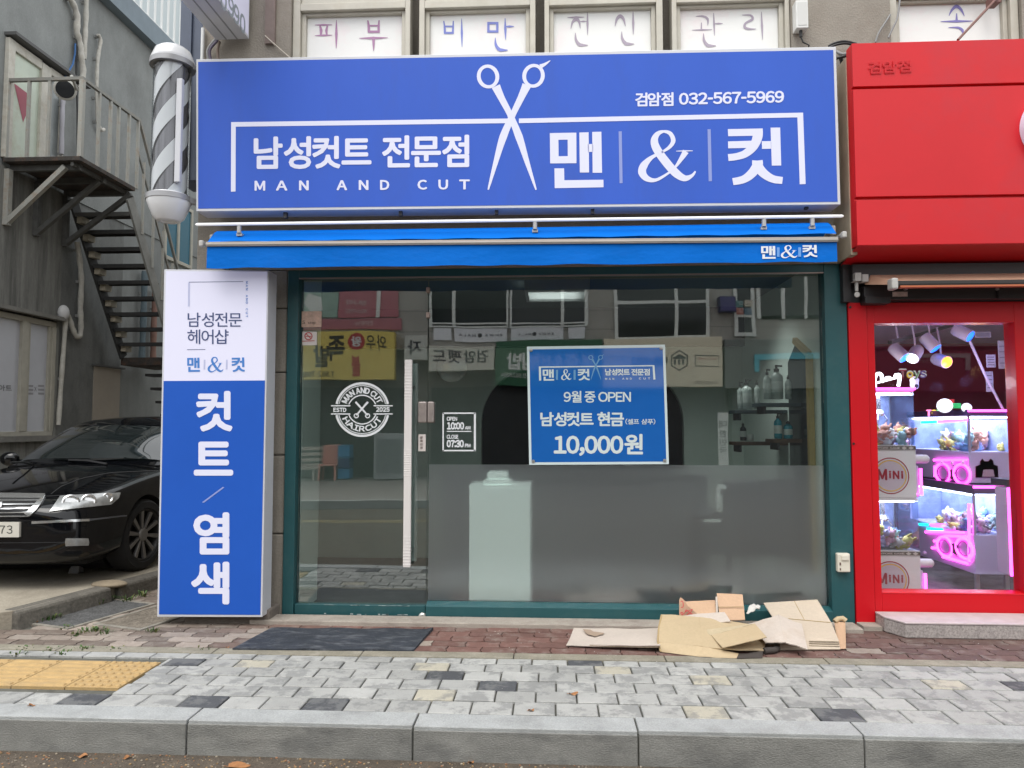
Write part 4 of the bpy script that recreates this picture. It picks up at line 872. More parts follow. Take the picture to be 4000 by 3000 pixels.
m = MB(); m.box(-13, XW + .03, .6, 4.115, 2.93, 4.70); m.box(-13, XW + .03, .6, 4.115, -.1, 1.30); m.box(-13, XW - .10, .6, 4.115, 1.3, 2.93); m.box(XW - .1, XW + .03, 4.07, 4.115, 1.3, 2.93)
m.build('lower_wall', concd, cb_)
m = MB(); m.box(-9, XW + .16, 2.5, 9.5, 7.925, 8.28); m.build('balcony_slab', M('slab_bluegrey', (.20, .245, .28), .8, var=.12, scale=3), cb_)
m = MB(); m.box(XW + .02, XW + .1, 2.5, 9.45, 8.30, 8.36); m.box(XW + .03, XW + .09, 2.5, 9.45, 9.32, 9.37)
y = 2.6
while y < 9.4: m.box(XW + .045, XW + .075, y, y + .028, 8.36, 9.32); y += .21
m.build('balcony_railing', M('rail_white', (.72, .73, .72), .5), cb_)
m = MB(); m.box(-13, -8.0, 2.5, 9.5, 8.29, 11.2); m.build('upper_wall', M('pale_wall', (.55, .60, .61), .8), cb_)
# side door at the stair platform
frm = M('old_white_frame', (.54, .52, .46), .6, var=.15, scale=8, dirt=(.35, .27, .18), dscale=5, damt=.5)
dz0, dz1 = 4.80, 6.34
m = MB(); m.box(XW, XW + .06, 2.97, 3.08, dz0, dz1); m.box(XW, XW + .06, 3.56, 3.74, dz0, dz1 - .02); m.box(XW, XW + .05, 3.96, 4.03, dz0, dz1); m.box(XW, XW + .055, 3.08, 3.56, dz1 - .12, dz1); m.box(XW, XW + .05, 3.74, 3.96, dz1 - .1, dz1)
dd = m.build('side_door', frm, cb_, bevel=.006)
m = MB(); m.box(XW, XW + .02, 3.081, 3.559, dz0, dz1 - .121); m.build('pane', M('door_pane_green', (.55, .62, .52), .35, var=.12, scale=3, dirt=(.34, .27, .17), dscale=3, damt=.5), dd)
m = MB(); m.box(XW, XW + .018, 3.741, 3.959, dz0, dz1 - .101); m.build('side_pane', M('door_pane_grey', (.20, .22, .22), .25, var=.3, scale=2), dd)
m = MB(); m.poly([LV(px, py, XW + .023) for px, py in ((55, 325), (90, 478), (111, 430), (112, 368))]); m.build('red_triangle', M('triangle_red', (.36, .085, .12), .5), dd)
m = MB(); m.box(XW, XW + .16, 2.95, 4.42, 6.36, 6.40); m.build('canopy', M('overdoor_dark', (.10, .10, .10), .7), cb_)  # dark strip stands in for the recess shadow above the door
# lower window with film
wf = M('window_frame_beige', (.42, .40, .34), .6, var=.12, scale=6)
m = MB(); X1 = XW - .03
m.box(X1, X1 + .05, .8, 4.07, 1.31, 1.37); m.box(X1, X1 + .05, .8, 4.07, 2.80, 2.87)
for a, b in ((2.2, 2.28), (3.44, 3.55), (4.0, 4.07)): m.box(X1 + .001, X1 + .055, a, b, 1.37, 2.80)
for a, b in ((3.55, 3.6), (3.95, 4.0)): m.box(X1 + .001, X1 + .04, a, b, 1.37, 2.80)
wl_ = m.build('lower_window', wf, cb_, bevel=.004)
m = MB(); m.box(X1 - .01, X1 + .01, 2.28, 3.44, 1.37, 2.8); m.box(X1 - .01, X1 + .01, 3.6, 3.95, 1.37, 2.8); m.build('filmed_pane', M('film_grey', (.50, .51, .55), .3, var=.04), wl_)
m = MB(); text(m, '모닝아트', lambda u, v, k: LV(-52 + 98 * u, 1526 - 24 * v + 2 * u, X1 + .012 + k * EPS), 0.01); text(m, 'X', lambda u, v, k: LV(134 + 9 * u, 1528 - 17 * v, X1 + .012 + k * EPS)); m.build('lettering', M('film_letter', (.12, .12, .13), .5), wl_)
m = MB()
for x0, x1 in ((104, 130), (149, 172)):
    for yy in (1503, 1518, 1533): m.poly([LV(*p, X1 + .0125) for p in ((x0, yy), (x1, yy + 1), (x1, yy + 9), (x0, yy + 8))])
m.build('printed_mark', M('film_mark', (.30, .30, .32), .5), wl_)
m = MB(); m.box(XW + .02, XW + .12, .7, 4.13, 2.895, 2.945); m.box(XW + .02, XW + .10, .7, 4.13, 1.24, 1.31); m.build('ledge', M('ledge_grey', (.20, .195, .18), .9, var=.2), cb_)
m = MB(); m.box(XW - .05, XW - .005, 4.96, 5.62, .2, 2.34); m.build('alley_door', M('alley_door_tan', (.36, .32, .27), .7, var=.1, scale=2), cb_)
m = MB(); m.box(XW - .01, XW + .04, 4.9, 5.68, 2.345, 2.37); m.build('door_hood', M('overdoor_dark'), cb_)
bw2 = MB(); bw2.box(XW - .02, XW + .03, 6.76, 7.74, 4.42, 4.48); bw2.box(XW - .02, XW + .03, 6.76, 7.74, 5.5, 5.56)
for a in (6.76, 7.2, 7.68): bw2.box(XW - .018, XW + .032, a, a + .06, 4.48, 5.5)
w_ = bw2.build('far_window', wf, cb_); m = MB(); m.box(XW - .03, XW + .005, 6.8, 7.7, 4.48, 5.5); m.build('pane', M('pane_blue', (.03, .13, .19), .1), w_)
# pipes and cables on the wall
pipe = M('wrapped_pipe', (.50, .485, .44), .8, var=.15, scale=12, dirt=(.3, .26, .2), dscale=8, damt=.4)
def pipe_thing(label, pts, r, X=XW + .07, mat=pipe, nm='pipe', grp='wrapped pipes on the concrete wall'):
    P3 = [LV(px, py, X) for px, py in pts]; t = thing(nm, label, 'pipe', P3[0], 0, grp)
    sm = []
    for i in range(len(P3) - 1):
        p0, p1, p2, p3 = P3[max(i - 1, 0)], P3[i], P3[i + 1], P3[min(i + 2, len(P3) - 1)]
        for j in range(6):
            u = j / 6; sm.append(.5 * ((2 * p1) + (p2 - p0) * u + (2 * p0 - 5 * p1 + 4 * p2 - p3) * u * u + (3 * p1 - p0 - 3 * p2 + p3) * u ** 3))
    sm.append(P3[-1]); m = MB(); m.tube(sm, [r * (1 + .1 * math.sin(i * 1.3)) for i in range(len(sm))], 10); m.build('run', mat, t, smooth=60)
    m = MB()
    for q in sm[3::9]: m.box(XW - .01, q.x, q.y - .012, q.y + .012, q.z - .02, q.z + .02)
    m.build('clip', M('clip_grey', (.3, .3, .29), .6), t)
pipe_thing('thick wrapped pipe running down to the stair railing corner', [(262, -20), (288, 20), (302, 70), (300, 120), (312, 170), (318, 225), (324, 280), (318, 330), (300, 345)], .042)
pipe_thing('pale ribbed pipe running down from above beside the thick wrapped pipe', [(337, -30), (336, 60), (332, 150), (328, 230)], .034)
pipe_thing('thin wrapped pipe with a loose hook end behind the stair railing', [(383, 135), (393, 160), (382, 230), (378, 330), (380, 430), (382, 475), (395, 508), (407, 505)], .026)
pipe_thing('short grey conduit from floodlight to platform', [(246, 388), (243, 450), (240, 602)], .03, mat=M('conduit_lilac', (.42, .41, .45), .6))
pipe_thing('bent drain hose with a U bend beside the lower window', [(302, 945), (312, 1020), (318, 1100), (314, 1200), (316, 1260), (312, 1310), (296, 1312), (282, 1280), (268, 1240), (250, 1222)], .036)
pipe_thing('straight drain pipe from the white elbow down behind the car', [(250, 1225), (255, 1260), (240, 1480), (228, 1660)], .03)
pipe_thing('reddish drain pipe on the far end of the concrete wall', [(607, 1130), (600, 1300), (598, 1420)], .05, mat=M('pipe_red', (.26, .15, .12), .7, var=.2), grp='drain pipes at the end of the alley')
pipe_thing('grey blue drain pipe left of the reddish one', [(566, 1060), (560, 1250), (553, 1420)], .05, mat=M('pipe_slate', (.12, .165, .19), .7, var=.2), grp='drain pipes at the end of the alley')
m = MB(); e = LV(248, 1222, XW + .08); t = thing('pipe_elbow', 'white blob of sealed pipe elbow above the straight drain pipe', 'pipe elbow', e); m.ball(e, (.07, .085, .11), 12, 8); m.build('elbow', M('elbow_white', (.6, .6, .6), .6), t, smooth=70)
m = MB(); P3 = [LV(px, py, XW + .05) for px, py in ((294, 170), (293, 210), (285, 250), (262, 290), (246, 310))]; t = thing('blue_cable', 'loose blue cable hanging beside the wrapped pipe', 'cable', P3[0]); m.tube(P3, .012, 6); m.build('run', M('cable_blue', (.04, .14, .36), .5), t, smooth=60)
m = MB(); P3 = [LV(px, py, XW + .05) for px, py in ((299, 150), (298, 300), (302, 420), (303, 610))]; t = thing('black_cable', 'black cable running straight down behind the platform railing', 'cable', P3[0]); m.tube(P3, .012, 6); m.build('run', M('black'), t, smooth=60)
# floodlight
c = LV(254, 350, XW + .5); t = thing('floodlight', 'round black faced floodlight with white rim on the platform railing', 'floodlight', c)
ax = Vector((.55, -.78, -.3)).normalized(); m = MB(); m.lathe([(.05, -.2), (.10, -.16), (.135, -.02), (.135, .02), (.122, .03)], c, ax, 24); m.build('housing', M('lamp_white_rim', (.5, .49, .45), .5), t, smooth=40)
m = MB(); m.lathe([(.108, .0), (.108, .034), (.01, .036)], c, ax, 24); m.build('lens', M('lens_dark', (.02, .022, .025), .2), t, smooth=40)
m = MB(); m.tube([c - ax * .15, c + Vector((.12, .05, .03)), c + Vector((.26, -.25, .05))], .02, 8); m.build('arm', M('lamp_white_rim'), t, smooth=60)
# steel stairs
rust = M('rusty_steel', (.055, .048, .043), .85, var=.4, scale=8, var2=.3, scale2=40, bump=.4, dirt=(.16, .075, .04), dscale=9, damt=.6)
rail = M('rail_paint', (.36, .36, .33), .65, var=.15, scale=9, dirt=(.26, .17, .10), dscale=9, damt=.6)
dkst = M('dark_steel', (.105, .105, .10), .7, var=.25, scale=10)
st_ = thing('steel_stairs', 'rusty steel fire stairs descending into the alley beside the concrete wall', 'staircase', (-6.3, 4.2, 2.5))
m = MB(); m.box(XW + .035, -5.82, 2.97, 4.16, 4.735, 4.79); m.build('platform', rust, st_, bevel=.004)
m = MB()
for y in (3.12, 3.6, 4.12): m.box(XW + .035, -5.90, y - .03, y + .03, 4.66, 4.733)
m.box(-5.96, -5.92, 3.0, 4.16, 4.68, 4.733); m.build('platform_beam', dkst, st_)
for i, (ya, a_, b_) in enumerate(((3.04, (15, 860), (140, 765)), (3.56, (145, 910), (245, 782)), (4.12, (225, 940), (405, 765)))):
    m = MB(); m.bar((XW + .06, ya, 4.66), (XW + .06, ya, 3.95), .07, .07); m.bar((XW + .06, ya, 3.98), (-6.05 + .1 * i, ya, 4.68), .06, .06); m.build('brace', rail if i == 0 else dkst, st_)
NT = 10; run, rise = (5.37 - 4.10) / 9, (4.42 - 2.50) / 9
tr = []
for k in range(NT):
    y, z = 4.13 + run * k, 4.43 - rise * k; m = MB()
    if k < 9: m.box(-6.66, -5.875, y, y + .23, z - .006, z + .006); m.box(-6.66, -5.875, y - .004, y, z - .05, z + .006); m.box(-6.66, -5.875, y + .23, y + .234, z - .03, z + .006)
    else: m.box(-6.72, -5.5, y, y + 1.0, z - .12, z)
    m.build('tread' if k < 9 else 'landing', rust if k == 9 else dkst if k == 0 else M('tread_dark', (.04, .04, .04), .8, var=.3), st_)
for k in range(5):
    y, z = 5.62 + .16 * k, 2.27 - .21 * k; m = MB(); m.box(-6.45, -5.6, y, y + .25, z - .04, z); m.build('tread', M('tread_dark'), st_)
for x in (-6.69, -5.86):
    m = MB(); y0, z0_, y1, z1_ = 4.10, 4.62, 5.42, 2.52; d = Vector((0, y1 - y0, z1_ - z0_)).normalized(); m.bar((x, y0, z0_), (x, y1, z1_), .03, .17); m.build('stringer', M('stringer_grey', (.24, .24, .225), .7, var=.2) if x > -6 else M('tread_dark'), st_)
    m = MB()
    for k in range(9):
        y, z = 4.13 + run * k, 4.43 - rise * k
        if x < -6: m.box(x + .02, x + .10, y + .05, y + .21, z - .125, z - .035)
    if x < -6: m.build('gusset', M('gusset_tan', (.42, .38, .30), .8, var=.2), st_)
m = MB(); m.box(XW + .04, -5.82, 2.98, 3.02, 5.77, 5.81); m.box(-5.86, -5.82, 3.02, 4.25, 5.77, 5.81); m.bar((-5.84, 4.25, 5.79), (-5.84, 5.6, 3.55), .035, .035); m.bar((-5.84, 4.25, 5.3), (-5.84, 5.6, 3.05), .025, .025)
m.build('handrail', M('rail_grey', (.24, .24, .22), .6, var=.2, scale=10, dirt=(.2, .13, .08), dscale=10, damt=.5), st_)
for x, y in ((-6.80, 3.0), (-6.53, 3.0), (-6.26, 3.0), (-5.84, 3.0), (-5.84, 3.34), (-5.84, 3.58), (-5.84, 3.76), (-5.84, 4.0), (-5.84, 4.22)):
    w = .026 if (x, y) == (-5.84, 3.0) else .017
    m = MB(); m.box(x - w, x + w, y - w, y + w, 4.79, 5.77); m.build('baluster', rail, st_)
for k in range(1, 9, 2):
    y, z = 4.25 + run * k, 4.4 - rise * k; m = MB(); m.box(-5.855, -5.825, y - .015, y + .015, z, z + 1.05); m.build('baluster', rail, st_)
# things at the end of the alley
rb = thing('pale_building', 'pale grey blue building closing the far end of the alley', 'building', (-6, 11, 0)); m = MB(); m.box(-14, -2.5, 10.5, 12, -.1, 11.5); m.build('wall', M('pale_wall'), rb)
m = MB(); m.box(-8.62, -8.45, 10.40, 10.5, 0, 11.5); m.build('column', M('pale_column', (.62, .66, .66), .8), rb)
m = MB(); m.box(-7.6, -6.6, 10.45, 10.5, .0, 2.4); m.build('gate', M('gate_white', (.6, .6, .58), .6), rb)

# ================================================================== projecting sign, meter box, cables on the stone facade
pj = thing('projecting_sign', 'white projecting light box sign high on the facade, cut by the top edge', 'signboard', (-2.3, -.4, 4.7))
T = lambda px, py, Y: FV(px, py, Y)
zb_ = F(900, 158, -.05)[1]; xl, xr = F(845, 160, -.05)[0], F(975, 160, -.05)[0]
m = MB(); m.box(xl, xr, -1.55, -.06, zb_, zb_ + 1.3); m.build('cabinet', sig_white, pj, bevel=.006)
m = MB()
for t_ in (.33, .66): x = xl + (xr - xl) * t_; m.box(x - .006, x + .006, -1.54, -.07, zb_ - .002, zb_ + .004)
m.build('seam', M('seam_grey', (.3, .31, .32), .6), pj)
m = MB(); m.poly([(xr + .001, -1.53, zb_ + .02), (xr + .001, -.08, zb_ + .02), (xr + .001, -.08, zb_ + 1.28), (xr + .001, -1.53, zb_ + 1.28)]); m.build('face', M('sign_lilac_white'), pj)
m = MB()
for ch, px, py in (('0', 948, 92), ('9', 924, 58), ('9', 903, 29), ('0', 874, 1)):
    c = LV(px, py, xr + .002); text(m, ch, (lambda c: lambda u, v, k: Vector((xr + .002 + k * EPS, c.y + .10 * (u - .5), c.z + .15 * (v - .5))))(c), .025)
m.build('lettering', M('letter_greyblue', (.3, .34, .38), .5), pj)
m = MB(); m.box(-2.26, -2.18, -.03, -.001, zb_ - .02, zb_ + .9); m.build('bracket', M('bracket_brown', (.22, .17, .15), .7, var=.2), pj)
a, b = FV(3098, 18, -.03), FV(3148, 125, -.03)
t = thing('repeater_box', 'small white antenna box hanging on the stone wall beside the upper window', 'antenna box', (a.x, -.05, b.z)); m = MB(); m.box(a.x, b.x, -.09, -.005, b.z, a.z); m.build('case', M('antenna_white', (.72, .72, .70), .4), t, bevel=.006)
m = MB(); m.box(a.x + .012, b.x - .012, -.093, -.0905, b.z + .02, a.z - .02); m.build('cover', M('antenna_cover', (.62, .62, .6), .5), t, bevel=.002)
m = MB(); m.cyl(((a.x + b.x) / 2, -.05, b.z), ((a.x + b.x) / 2, -.05, b.z - .05), .012); m.tube([((a.x + b.x) / 2, -.05, b.z - .05), (b.x - .03, -.05, b.z - .09), (b.x + .01, -.06, b.z - .12), (b.x, -.02, b.z - .2)], .006); m.build('lead', M('black'), t)
def cable(label, pts, r, mat, Y=-.03, nm='cable', grp='cables strung between the two signboards'):
    P3 = [FV(px, py, y_) for px, py, y_ in pts]; t = thing(nm, label, 'cable', P3[0], 0, grp); m = MB(); sm = []
    for i in range(len(P3) - 1):
        p0, p1, p2, p3 = P3[max(i - 1, 0)], P3[i], P3[i + 1], P3[min(i + 2, len(P3) - 1)]
        for j in range(5): u = j / 5; sm.append(.5 * ((2 * p1) + (p2 - p0) * u + (2 * p0 - 5 * p1 + 4 * p2 - p3) * u * u + (3 * p1 - p0 - 3 * p2 + p3) * u ** 3))
    sm.append(P3[-1]); m.tube(sm, r, 7); m.build('run', mat, t, smooth=60)
blk_ = M('black'); gyc = M('cable_grey', (.25, .25, .25), .5)
cable('topmost black cable arching over the gap between the signs', [(3235, 182, -.06), (3262, 168, -.08), (3300, 162, -.08), (3345, 172, -.06)], .010, blk_)
cable('black cable arching just below the topmost one', [(3240, 186, -.09), (3270, 174, -.1), (3310, 170, -.1), (3350, 182, -.06)], .009, blk_)
cable('grey cable bundle squeezed behind the blue sign corner', [(3265, 200, -.08), (3290, 212, -.1), (3318, 205, -.1), (3325, 190, -.08)], .012, gyc)
cable('thick black cable sagging in the gap beside the blue sign', [(3262, 228, -.08), (3290, 222, -.1), (3320, 212, -.1)], .012, blk_)
cable('black cable falling straight down the gap between signs', [(3285, 228, -.05), (3292, 300, -.05), (3290, 600, -.05), (3300, 1000, -.05)], .014, blk_)
cable('grey wire curling up beside the right upper window', [(3420, 165, -.03), (3432, 130, -.03), (3460, 85, -.03), (3478, 57, -.02)], .007, gyc, grp='wires by the right upper window')
cable('thin grey wire falling along the right upper window frame', [(3515, 0, -.02), (3505, 70, -.03), (3485, 115, -.03), (3470, 148, -.03)], .007, gyc, grp='wires by the right upper window')
cable('pale wire slanting from the bracket to the first window', [(1035, 140, -.03), (1085, 185, -.03), (1135, 228, -.03)], .006, M('wire_pale', (.5, .45, .38), .6), grp='wires near the projecting sign')
for i, (x0, x1) in enumerate(((845, 812), (852, 820), (858, 850))):
    cable(('grey', 'violet', 'brown')[i] + ' cable hanging below the projecting sign', [(x0, 150 + 6 * i, -.05), (x1, 195, -.05), (x1 + 4, 238, -.04)], .011, (gyc, M('cable_violet', (.13, .11, .16), .5), M('cable_brown', (.2, .15, .12), .5))[i], grp='cables below the projecting sign')
m = MB(); x, z = F(793, 120, -.03); t = thing('vent_pipe', 'thin white pipe standing beside the slate cladding', 'pipe', (x, -.03, 4.2)); m.cyl((x, -.03, 4.22), (x, -.03, 4.62), .014); m.build('pipe', M('rail_white'), t, smooth=60)

a, b = FV(3742, 156, -.36), FV(3895, -8, -.06); t = thing('support_rod', 'thin brown rod slanting across the right upper window down to the red fascia', 'rod', a); m = MB(); m.cyl(a, b, .009, n=10); m.build('rod', M('rod_brown', (.20, .10, .085), .6), t, smooth=60)
m = MB(); m.box(b.x - .03, b.x + .03, -.06, .03, b.z - .03, b.z + .03); m.build('anchor', M('rod_brown'), t)
# ================================================================== the red toy shop next door
red = M('red_panel', (.61, .012, .019), .42, var=.08, scale=.8, bump=.25, bscale=2.2, dirt=(.50, .03, .045), dscale=1.3, damt=.5, coat=.05, spec=.35)
redf = M('red_frame', (.56, .005, .012), .4, var=.04, scale=2, coat=.05, spec=.3)
rs = thing('red_shopfront', 'bright red shopfront of the toy shop with grooved fascia and window', 'shopfront', (4.5, 0, 0))
YF = -.40
def zF(px, py): return F(px, py, YF)[1]
XL, XR = 2.140, 7.2
m = MB()
for a, b in ((4.150, 3.836), (3.815, 3.045), (3.022, 2.702)): m.box(XL, XR, YF, YF + .03, b, a)
m.box(XL + .01, XR, YF + .028, YF + .05, 2.71, 4.14); m.box(XL, XL + .03, YF + .03, -.30, 2.702, 4.150)
m.hexa([(XL, YF + .004, 2.698), (XR, YF + .004, 2.698), (XR, -.06, 2.63), (XL + .02, -.06, 2.63), (XL, YF + .004, 2.703), (XR, YF + .004, 2.703), (XR, -.06, 2.64), (XL + .02, -.06, 2.64)])
m.build('fascia', red, rs, bevel=.002)
m = MB(); m.box(XL - .005, XL + .04, -.30, -.001, 2.66, 4.10); m.build('side_flashing', M('flashing_beige', (.42, .36, .27), .6, var=.2, scale=5), rs)
m = MB(); text(m, '검암점', boxF(3392, 244, 3560, 290, YF - .006, -8), .01); text(m, '검암점', boxF(3392, 240, 3560, 286, YF - .0085, -8), .0)
m.build('raised_lettering', red, rs)
m = MB(); fl = onF(YF - .05)
pts = [(4150, 395), (4090, 395), (4040, 430), (4022, 490), (4040, 550), (4090, 590), (4150, 590)]; m.stroke(pts, 44, fl, 0, sm=6)
v = m.v[:]; nq = len(v); m.add([q + Vector((0, .048, 0)) for q in v], [(2 * i, 2 * i + 2, 2 * i + 3, 2 * i + 1) for i in range(nq // 2 - 1)]); o_ = 0
m.add(v + [q + Vector((0, .048, 0)) for q in v], [(2 * i, 2 * i + 2, nq + 2 * i + 2, nq + 2 * i) for i in range(nq // 2 - 1)] + [(2 * i + 1, 2 * i + 3, nq + 2 * i + 3, nq + 2 * i + 1) for i in range(nq // 2 - 1)])
m.build('channel_letter', M('letter_white'), rs)
# frame
m = MB(); m.box(2.212, 2.345, -.04, .1, -.0, 2.36); m.box(2.349, 2.402, -.03, .1, .05, 2.36); m.box(2.402, 3.405, -.03, .1, 2.206, 2.36); m.box(2.402, 3.405, -.03, .1, .03, .235); m.box(3.405, 3.50, -.03, .1, .03, 2.36); m.box(3.5, 7.2, -.03, .1, 2.24, 2.36); m.box(3.5, 7.2, -.03, .1, .03, .235); m.box(5.2, 5.3, -.03, .1, .235, 2.24)
m.hexa([(2.404, -.034, .233), (3.403, -.034, .233), (3.403, .05, .233), (2.404, .05, .233), (2.404, -.03, .240), (3.403, -.03, .240), (3.403, .05, .252), (2.404, .05, .252)])
m.build('frame', redf, rs, bevel=.004)
g2 = glass_mat('toy_glass', (.98, .98, .98), .055, 0, .7)
m = MB(); m.box(2.40, 3.41, .03, .04, .235, 2.206); m.build('window', g2, rs)
m = MB(); m.box(3.50, 5.2, .03, .04, .235, 2.24); m.build('window', g2, rs)
m = MB(); p = FV(3334, 1733, -.041); m.lathe([(.009, 0), (.009, .004)], (p.x, -.041, p.z), (0, -1, 0), 12); p = FV(3293, 1209, -.041); m.lathe([(.009, 0), (.009, .006)], (2.225, -.041, 2.325), (0, -1, 0), 12); m.build('screw', blk_, rs)
m = MB(); text(m, 'Toys', boxF(3512, 1440, 3620, 1482, .0285), .05, gap=.1); m.build('window_sticker', M('sticker_white2', (.6, .58, .62), .4), rs)
tcol = [('T', (3514, 1444, 3540, 1480), (.30, .03, .07)), ('o', (3541, 1452, 3568, 1478), (.75, .5, .05)), ('y', (3569, 1452, 3592, 1482), (.15, .28, .13)), ('s', (3593, 1448, 3618, 1477), (.14, .08, .3))]
for i, (ch, bx, c) in enumerate(tcol):
    m = MB(); text(m, ch, boxF(*bx, .0270), .02); m.build('sticker_letter', M('sticker_col%d' % i, c, .4), rs)
m = MB(); m.box(2.21, 7.2, -.028, .1, 2.362, 2.499); m.box(2.21, 7.2, -.14, -.001, 2.50, 2.625); m.build('beam', M('beam_black', (.022, .02, .022), .5, var=.2), rs)
m = MB(); m.box(2.16, 2.215, -.09, -.032, 2.36, 2.66); m.build('corner_bracket', M('beam_black'), rs)
# folded copper awning of the toy shop
cw = thing('copper_awning', 'folded copper brown awning above the red shop window', 'awning', (3, -.2, 2.4)); Yc = -.24
a, b, c, d = FV(3390, 1072, -.12), FV(3497, 1098, -.32), FV(4010, 1090, -.32), FV(4010, 1062, -.12); ex = Vector((2.5, 0, 0))
m = MB(); m.hexa([a, b, c + ex, d + ex, a + Vector((0, 0, -.01)), b + Vector((0, 0, -.01)), c + ex + Vector((0, 0, -.01)), d + ex + Vector((0, 0, -.01))]); m.hexa([FV(3378, 1112, -.13), FV(3484, 1112, -.30), b, a] + [p + Vector((.01, 0, 0)) for p in (FV(3378, 1112, -.13), FV(3484, 1112, -.30), b, a)])
m.build('fabric', M('copper_fabric', (.58, .36, .25), .32, metal=.1, var=.25, scale=2), cw, smooth=30)
p = FV(3500, 1105, -.33); m = MB(); m.box(p.x, 7.0, -.345, -.30, p.z - .02, p.z + .012); m.box(p.x, 7.0, -.35, -.345, p.z - .012, p.z - .004); m.build('front_bar', M('bar_dark', (.035, .03, .028), .4), cw)
m = MB(); m.box(p.x + .02, 7.0, -.349, -.30, p.z - .035, p.z - .022); m.build('copper_trim', M('copper_trim', (.5, .15, .07), .35, metal=.3), cw)
m = MB(); m.box(p.x - .045, p.x + .0, -.37, -.29, p.z - .05, p.z + .03); m.build('end_cap', capm, cw, bevel=.012, seg=3)
m = MB(); p2 = FV(3345, 1085, -.14); m.box(p2.x - .025, p2.x + .02, -.18, -.1, p2.z - .03, p2.z + .03); m.cyl((p2.x, -.14, p2.z - .03), (p2.x, -.14, p2.z - .10), .012); m.lathe([(.014, 0), (.02, .0), (.02, .012), (.014, .012)], (p2.x, -.15, p2.z - .125), (0, 1, 0), 18); m.box(p2.x + .03, p2.x + .075, -.17, -.1, p2.z - .035, p2.z + .02); m.build('crank_eye', capm, cw, bevel=.003)
zz = F(3600, 1145, -.06)[1]; m = MB(); m.box(2.30, 7.0, -.11, -.032, zz - .055, zz + .05); m.box(2.3, 2.48, -.13, -.03, zz - .085, zz - .03); m.box(F(3890, 1140, -.1)[0], 7, -.13, -.11, zz - .06, zz + .03); m.build('arm_housing', M('beam_black'), cw, bevel=.006)
a, b = FV(3486, 1140, -.112), FV(3545, 1158, -.112); m = MB(); m.box(a.x, b.x, -.114, -.111, b.z, a.z); m.build('label_plate', M('plate_pink', (.5, .4, .38), .5, var=.3, scale=40), cw)
for px in (3896, 3538): q = FV(px, 1128, -.12); m = MB(); m.lathe([(.012, 0), (.012, .02)], (q.x, -.11, q.z), (0, -1, 0), 12); m.build('bolt', M('steel'), cw)
# stone step
terr = M('terrazzo', (.36, .325, .31), .6, var=.5, scale=75, var2=.15, scale2=8, bump=.1)
t = thing('stone_step', 'speckled terrazzo step in front of the red toy shop', 'step', (4.5, -.2, 0)); m = MB(); m.prism([(2.345, -.04, .0), (2.345, -.18, 0), (2.42, -.33, 0), (7.2, -.33, 0), (7.2, -.04, 0)], (0, 0, .092)); m.build('block', terr, t, bevel=.006)
m = MB(); m.prism([(2.342, -.042, .0935), (2.342, -.182, .0935), (2.418, -.334, .0935), (7.2, -.334, .0935), (7.2, -.042, .0935)], (0, 0, .012)); m.build('top_slab', M('step_top', (.50, .43, .43), .6, var=.12, scale=12), t, bevel=.003)
m = MB(); m.box(2.21, 2.34, -.16, -.042, -.03, .028); t2 = m.build('small_step', stp); tag(t2, 'small broken concrete block at the foot of the red post', 'step')

# ------------------------------------------------------------------ inside the toy shop
neon = M('neon_pink', (1, .2, .8), .4, emit=(1.0, .065, .68), estr=3.2); neonc = M('neon_cyan', (0, .8, 1), .4, emit=(.0, .75, .85), estr=1.6); neonb = M('neon_blue', (0, .1, 1), .4, emit=(.01, .05, 1.0), estr=3.0)
ledw = M('led_white', (1, 1, 1), .4, emit=(.78, .82, 1.0), estr=8.0)
g = MB(); g.box(2.21, 7.2, .1, 5.0, -.05, .03); struct(g.build('toy_shop_floor', M('floor_violet', (.22, .20, .24), .25, var=.4, scale=6)))
g = MB(); g.box(2.21, 7.2, .1, 5.0, 2.6, 2.7); struct(g.build('toy_shop_ceiling', M('ceiling_mauve', (.85, .75, .92), .8)))
g = MB(); g.box(2.21, 7.2, 4.9, 5.0, .03, 2.6); g.box(7.1, 7.2, .1, 4.9, .03, 2.6); struct(g.build('toy_shop_wall', M('wall_reflected_red', (.42, .07, .12), .7)))  # maroon colour stands in for a red reflection in the window
whm = M('machine_white', (.78, .81, .84), .35); lil = M('machine_lilac', (.55, .53, .72), .4); clr = glass_mat('machine_glass', (.88, .92, .98), .06, 0, .5)
g = MB(); g.box(2.5, 6.8, 4.2, 4.25, 2.0, 2.10)
lampc = [((.9, .5, .95)), ]
PC = [(.75, .45, .55), (.72, .70, .66), (.25, .45, .72), (.62, .55, .18), (.42, .62, .60), (.65, .35, .25), (.55, .5, .72)]
PN = ['pink', 'cream', 'blue', 'yellow', 'mint', 'orange', 'lilac']
PM = [M('plush_' + n, tuple(min(1, q * 1.15) for q in c), .85, bump=.3, bscale=200) for n, c in zip(PN, PC)]
def plush_mesh(i):
    r_ = random.Random(i); m = MB(); m.ball((0, 0, .045), (.045, .04, .045), 10, 7); m.ball((0, -.01, .105), (.042, .038, .038), 10, 7)
    for s in (-1, 1): m.ball((s * .026, -.005, .142), (.013, .009, .016 + .02 * (i % 2)), 7, 5); m.ball((s * .043, -.015, .06), (.016, .014, .026), 7, 5); m.ball((s * .022, -.04, .015), (.018, .024, .015), 7, 5)
    return m
protos = {}
